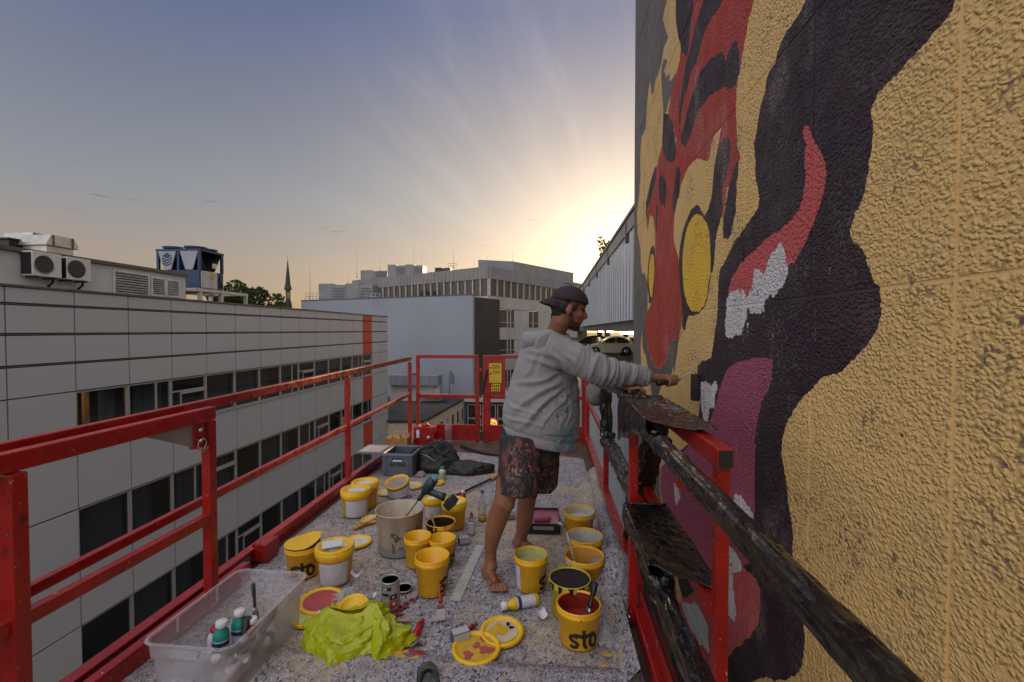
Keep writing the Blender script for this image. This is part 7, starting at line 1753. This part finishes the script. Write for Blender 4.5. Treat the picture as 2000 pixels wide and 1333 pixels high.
# other hand, holding the wrapped rail
pl = Vector((RX+.0, 2.66, 1.165)); dl = (pl-wrL)
body.tube([wrL-dl*.15, wrL+dl*.45, pl+dl*.15], [.028, (.036, .024), (.036, .020)], 14)
for k in range(4):
    b0 = pl+Vector((-.01+.022*(k-1.5)*.15, -.03+.021*k-.03, .0)); body.tube([b0+Vector((-.03, 0, .004)), b0+Vector((.035, -.005, .012)), b0+Vector((.065, -.01, -.012)), b0+Vector((.066, -.012, -.045))], [.0098, .0095, .0090, .0075], 10)
body.tube([pl+Vector((-.03, -.03, -.005)), pl+Vector((-.03, -.07, -.02)), pl+Vector((-.02, -.09, -.045))], [.013, .011, .008], 10)
# legs
kR, cR, aR = W_(984, 982, 2.58), W_(964, 1040, 2.64), W_(958, 1098, 2.69)
body.tube([W_(1018, 860, 2.70), W_(1000, 925, 2.62), kR, W_(972, 1012, 2.625), cR, W_(958, 1075, 2.685), aR], [.088, .078, .060, .060, .052, .036, .035], 18)
ell(body, kR+Vector((.02, -.015, 0)), (.045, .04, .05))
kL, cL, aL = W_(1031, 960, 2.96), W_(1025, 1012, 3.02), W_(1014, 1068, 3.06)
body.tube([W_(1052, 860, 2.90), W_(1042, 915, 2.93), kL, W_(1028, 985, 3.0), cL, W_(1019, 1045, 3.05), aL], [.088, .078, .062, .060, .056, .040, .034], 18)
def foot(heel, ball, ank, wide, toe_off):
    heel, ball = Vector(heel), Vector(ball); d = (ball-heel).normalized(); sd = Vector((-d.y, d.x, 0))*wide
    ell(body, heel+Vector((0, 0, .032)), (.034, .034, .034)); body.tube([ank+Vector((0, 0, .02)), ank-Vector((0, 0, .03))+d*.012, heel.lerp(ball, .45)+Vector((0, 0, .042)), ball+Vector((0, 0, .026)), ball+d*.02+Vector((0, 0, .020))], [.034, .040, (.038, .032), (.044, .022), (.046, .016)], 16)
    body.tube([heel+Vector((0, 0, .022)), heel.lerp(ball, .5)+Vector((0, 0, .020)), ball+Vector((0, 0, .018))], [(.030, .020), (.032, .018), (.046, .017)], 16)
    for k, (off, ln, r) in enumerate(((.034, .052, .0145), (.014, .056, .0100), (-.004, .048, .0092), (-.021, .040, .0086), (-.037, .030, .0080))):
        p = ball+sd*off*1.02+d*.012+Vector((0, 0, .017)); body.tube([p, p+d*ln*.5+sd*.002*(1.5-k)+Vector((0, 0, .005)), p+d*ln+sd*.004*(1-k)-Vector((0, 0, .005))], [r*1.05, r, r*.85], 10); ell(body, p+d*ln-Vector((0, 0, .004)), (r, r, r*.9), None, 10, 8)
hR = FL(949, 1122, FZ); bR = FL(968, 1147, FZ); foot((hR.x, hR.y, FZ), (bR.x, bR.y, FZ), aR, 1.0, 0)
hL = Vector((aL.x-.02, aL.y+.03, FZ)); foot(hL, hL+Vector((.12, -.09, 0)), Vector((aL.x, aL.y, .10)), 1.0, 0)
fuse(body, 'body', m_skin, man, .0042, 3, None, MO)
# eyes, brows, hair, beard
m_hair = M('dark_hair', (.012, .009, .008, 1), .6, var=.3, vscale=60, bump=.5, bscale=120)
eyes = MB(); ell(eyes, hp(.077, -.031, .012), (.010, .013, .006), HM, 12, 8); eyes.build('eye', m_ink, man); man.children[-1].location = -MO
eyes = MB(); ell(eyes, hp(.077, .031, .012), (.010, .013, .006), HM, 12, 8); eyes.build('eye', m_ink, man); man.children[-1].location = -MO
bw_ = MB()
for s in (-1, 1): bw_.tube([hp(.066, s*.052, .037), hp(.086, s*.03, .044), hp(.092, s*.010, .038)], [.003, .005, .004], 8)
o = bw_.build('eyebrows', m_hair, man, loc=-MO)
hair = MB(); ell(hair, hp(-.030, 0, .012), (.086, .082, .078), HM, 24, 16); ell(hair, hp(-.045, 0, -.035), (.052, .060, .050), HM)
for s in (-1, 1): hair.tube([hp(.030, s*.066, .040), hp(.022, s*.0715, .010), hp(.018, s*.069, -.018)], [.012, .010, .006], 10)
fuse(hair, 'hair', m_hair, man, .004, 2, lambda p, n: .002*noise.noise(p*130), MO)
n = NT('beard_stubble'); n.set('Base Color', (.035, .022, .016, 1)); n.set('Roughness', .8); tr = n.N.new('ShaderNodeBsdfTransparent'); mx = n.N.new('ShaderNodeMixShader'); n.L.new(n.step(n.noise(n.pos(), 500, 2), .38, .6, .25, .95), mx.inputs[0]); n.L.new(tr.outputs[0], mx.inputs[1]); n.L.new(n.b.outputs[0], mx.inputs[2]); n.L.new(mx.outputs[0], n.out.inputs[0])
be = MB(); ell(be, hp(.040, 0, -.077), (.0535, .0515, .041), HM); ell(be, hp(.069, 0, -.1005), (.0285, .0265, .0215), HM); be.tube([hp(.095, -.022, -.047), hp(.099, 0, -.045), hp(.095, .022, -.047)], .006, 8)
for s in (-1, 1): be.tube([hp(.012, s*.0655, -.025), hp(.018, s*.059, -.06), hp(.04, s*.045, -.085)], [.010, .016, .016], 10)
fuse(be, 'beard', n.m, man, .004, 1, None, MO)
# cap worn backwards
m_capf = M('faded_purple_cap', (.032, .022, .030, 1), .85, var=.2, vscale=30, bump=.2, bscale=150)
capm = MB(); rings = []
for i in range(13):
    q = (i/12)*PI/2*.985; rg = []
    for j in range(32):
        a = 2*PI*j/32; rg.append(hp(-.008+.109*math.cos(q)*math.cos(a)-.012*math.sin(q), .087*math.cos(q)*math.sin(a), .040+.012*math.cos(a)*math.cos(q)+.088*math.sin(q)))
    rings.append(rg)
capm.ring(rings, True, (False, True)); oc = capm.build('cap', m_capf, man, loc=-MO); md = oc.modifiers.new('t', 'SOLIDIFY'); md.thickness = .004; md.offset = 1
def brim(u, v):
    a = PI+(u-.5)*2.0; r0 = Vector((-.008+.108*math.cos(a), .086*math.sin(a), .040+.010*math.cos(a))); ext = .066*math.cos((u-.5)*PI)**.6 if abs(u-.5) < .499 else 0
    return hp(r0.x-ext*v*1.0, r0.y*(1-.05*v), r0.z-.030*v*v-.012*v-.010*v*(2*u-1)**2)
ob_ = MB().grid(20, 6, brim).build('cap_brim', m_capf, oc); md = ob_.modifiers.new('t', 'SOLIDIFY'); md.thickness = .004
MB().lathe([(0, .006), (.006, .004), (.008, 0)], 10, hp(-.020, 0, .130), M=HM).build('cap_button', m_capf, oc)
# hoodie
hd = MB(); rings = []
for px, py, rx, ry, tl in ((1056, 846, .222, .200, .22), (1056, 835, .236, .212, .21), (1056, 812, .236, .215, .17), (1058, 780, .216, .206, .10), (1063, 742, .195, .200, .04), (1066, 708, .176, .205, 0), (1070, 684, .160, .205, 0), (1077, 666, .120, .165, 0), (1086, 652, .072, .080, 0)):
    c = W_(px, py, 2.80); rings.append([c+Vector((rx*math.cos(2*PI*j/36), ry*math.sin(2*PI*j/36), -tl*rx*math.cos(2*PI*j/36))) for j in range(36)])
hd.ring(rings, True, (True, True))
mR = elR.lerp(wrR, .55)
hd.tube([shR+Vector((-.03, .03, .0)), shR.lerp(elR, .5)+Vector((0, 0, -.004)), elR+Vector((0, 0, -.010)), mR+Vector((0, 0, -.008)), elR.lerp(wrR, .90), wrR-ha*.004], [.094, .084, .075, .060, .050, .039], 22)
hd.tube([shL, shL.lerp(elL, .5), elL, elL.lerp(wrL, .85), wrL], [.088, .080, .072, .056, .040], 18)
hd.tube([shR+Vector((-.02, .02, .01)), neck+Vector((-.045, 0, -.06)), shL], [.085, .085, .085], 18)
# hood lying on the back and round the neck
hk = []; hrad = []
for k in range(33):
    a = 2*PI*k/32; cx = math.cos(a); hk.append(neck+Vector((-.045+.105*cx, .105*math.sin(a)+.01, -.012-.030*(1-cx)/2-.0*cx+(.0 if cx < 0 else -.035*cx)))); hrad.append((.038+.022*(1-cx)/2, .034+.014*(1-cx)/2))
hd.tube(hk, hrad, 14); ell(hd, W_(1046, 668, 2.79), (.095, .13, .045), Matrix.Rotation(.55, 3, 'Y')); ell(hd, W_(1033, 672, 2.78), (.05, .10, .035), Matrix.Rotation(.75, 3, 'Y'))
_ax = (wrR-shR).normalized()
_f = lambda x, y: (lambda v: Vector((v.x, v.z)))(W_(x, y, 2.62))
FOLDS = [(_f(1098, 742), _f(1004, 800), .016, .013), (_f(1106, 752), _f(1010, 836), .015, .014), (_f(1092, 726), _f(1012, 756), .015, .010), (_f(1112, 765), _f(1052, 842), .013, .012), (_f(1050, 690), _f(1022, 740), .014, .008),
         (_f(1120, 770), _f(1092, 846), .012, .011), (_f(1030, 700), _f(1085, 716), .013, .008), (_f(995, 790), _f(1060, 815), .012, .008), (_f(990, 818), _f(1075, 838), .011, .009), (_f(1080, 690), _f(1120, 730), .012, .010), (_f(1100, 690), _f(1150, 742), .011, .010), (_f(1060, 700), _f(1100, 735), .011, .009)]
def hood_folds(p, n):
    t = (p-shR).dot(_ax); onarm = max(0.0, min(1.0, (t-.10)/.10))
    a = 1-abs(noise.noise(Vector((p.x*2.2+p.z*4.6, p.y*3.5, p.z*3.2-p.x*7.5))))*2.2; b = 1-abs(noise.noise(Vector((p.x*5-p.z*9, p.y*5+3, p.z*6+p.x*12))))*2.4
    tor = .004*max(-.6, a)+.003*max(-.6, b)
    c = 1-abs(noise.noise(Vector((t*17, p.y*5, p.z*6+t*5))))*2.3; d = 1-abs(noise.noise(Vector((t*34+4, p.y*9, p.z*9))))*2.2
    arm = .009*max(-.6, c)+.0045*max(-.6, d)
    low = max(0.0, min(1.0, (p.z-.93)/.06))
    big = 0.0
    for (q0, q1, wd, am) in FOLDS:
        e = q1-q0; L2 = e.dot(e); k = ((p.x-q0.x)*e.x+(p.z-q0.y)*e.y)/L2
        if -.15 < k < 1.15:
            L = math.sqrt(L2); sd = ((p.x-q0.x)*-e.y+(p.z-q0.y)*e.x)/L+.010*math.sin(k*5+am*900)+.012*noise.noise(Vector((p.x*7, p.y*5, p.z*7)))
            fade = min(1, max(0, (k+.15)/.3))*min(1, max(0, (1.15-k)/.35))
            big += am*fade*(math.exp(-(sd/wd)**2)-.75*math.exp(-((sd-1.9*wd)/wd)**2))
    return (tor*(1-onarm)*1.25+big*(1-onarm)+arm*onarm*1.35)*(.35+.65*low)
fuse(hd, 'hoodie', hoodie_mat(), man, .0052, 2, hood_folds, MO)
ck = MB().tube([wrR-_ax*.050, wrR-_ax*.03, wrR+_ax*.006, wrR+_ax*.008], [.047, .045, .043, .036], 22, jitter=lambda i, a: 1+.025*math.sin(a*16)).build('cuff', bpy.data.materials['grey_melange_jersey'], man, loc=-MO)
# waistband rib, following the slanted hem
rings = []
for dz, k in ((.0, 1.0), (-.012, 1.035), (-.045, 1.03), (-.060, .98)):
    c = W_(1056, 842, 2.80); rings.append([c+Vector((.226*k*math.cos(2*PI*j/64)*(1+.008*math.sin(32*2*PI*j/64)), .204*k*math.sin(2*PI*j/64), dz-.22*.226*k*math.cos(2*PI*j/64))) for j in range(64)])
MB().ring(rings, True, (False, False)).build('waistband', bpy.data.materials['grey_melange_jersey'], man, loc=-MO)
pk = MB().grid(14, 10, lambda u, v: (lambda a, z: W_(1056, 815, 2.80)+Vector((.240*math.cos(a), .217*math.sin(a), z-.03*math.cos(a))))(-1.5+1.15*u, -.06+.20*v*(1-.25*(1-u)))).build('pocket', bpy.data.materials['grey_melange_jersey'], man, loc=-MO); md = pk.modifiers.new('t', 'SOLIDIFY'); md.thickness = .006; md.offset = 1
MB().tube([neck+Vector((.075, -.045, -.07)), neck+Vector((.10, -.06, -.14)), neck+Vector((.105, -.075, -.22))], .004, 8).build('drawstring', m_cap_white, man, loc=-MO)
# shorts
sh = MB()
sh.tube([W_(1040, 828, 2.80), W_(1038, 850, 2.80), W_(1036, 885, 2.80), W_(1034, 900, 2.80)], [(.150, .175), (.160, .185), (.150, .18), (.10, .14)], 26)
sh.tube([W_(1020, 858, 2.70), W_(1014, 905, 2.66), W_(1010, 950, 2.62), W_(1009, 966, 2.61)], [.128, .124, .120, .116], 24)
sh.tube([W_(1052, 858, 2.90), W_(1054, 900, 2.92), W_(1054, 936, 2.94), W_(1054, 948, 2.95)], [.128, .122, .114, .108], 24)
fuse(sh, 'shorts', shorts_mat(), man, .006, 3, lambda p, n: .009*max(-.5, 1-abs(noise.noise(Vector((p.x*6+p.z*2, p.y*6, p.z*3.5))))*2.3)+.004*noise.noise(p*16), MO)
# the roller he holds
rt = thing('paint_roller', 'black-handled roller soaked in dark purple paint pressed to the wall', 'paint roller', tuple(h0)); RO = Vector(h0)
MB().tube([h0-RO, h0.lerp(h1, .1)-RO, h0.lerp(h1, .5)-RO, h0.lerp(h1, .9)-RO, h1-RO], [.012, .0165, .0135, .014, .010], 14).build('handle', m_black, rt)
top = roll_c+Vector((0, 0, .085)); MB().tube([h1-RO-ha*.02, h1+ha*.012-RO, top+Vector((-.035, 0, .0))-RO, top+Vector((-.012, 0, .012))-RO, top-RO, roll_c-RO], .0036, 8).build('wire_frame', m_steel, rt)
MB().lathe([(0, -.078), (.022, -.078), (.026, -.070), (.0265, 0), (.026, .070), (.022, .078), (0, .078)], 24, roll_c-RO).build('sleeve', M('purple_roller_nap', (.028, .014, .020, 1), .75, var=.3, vscale=60, bump=.6, bscale=200), rt)
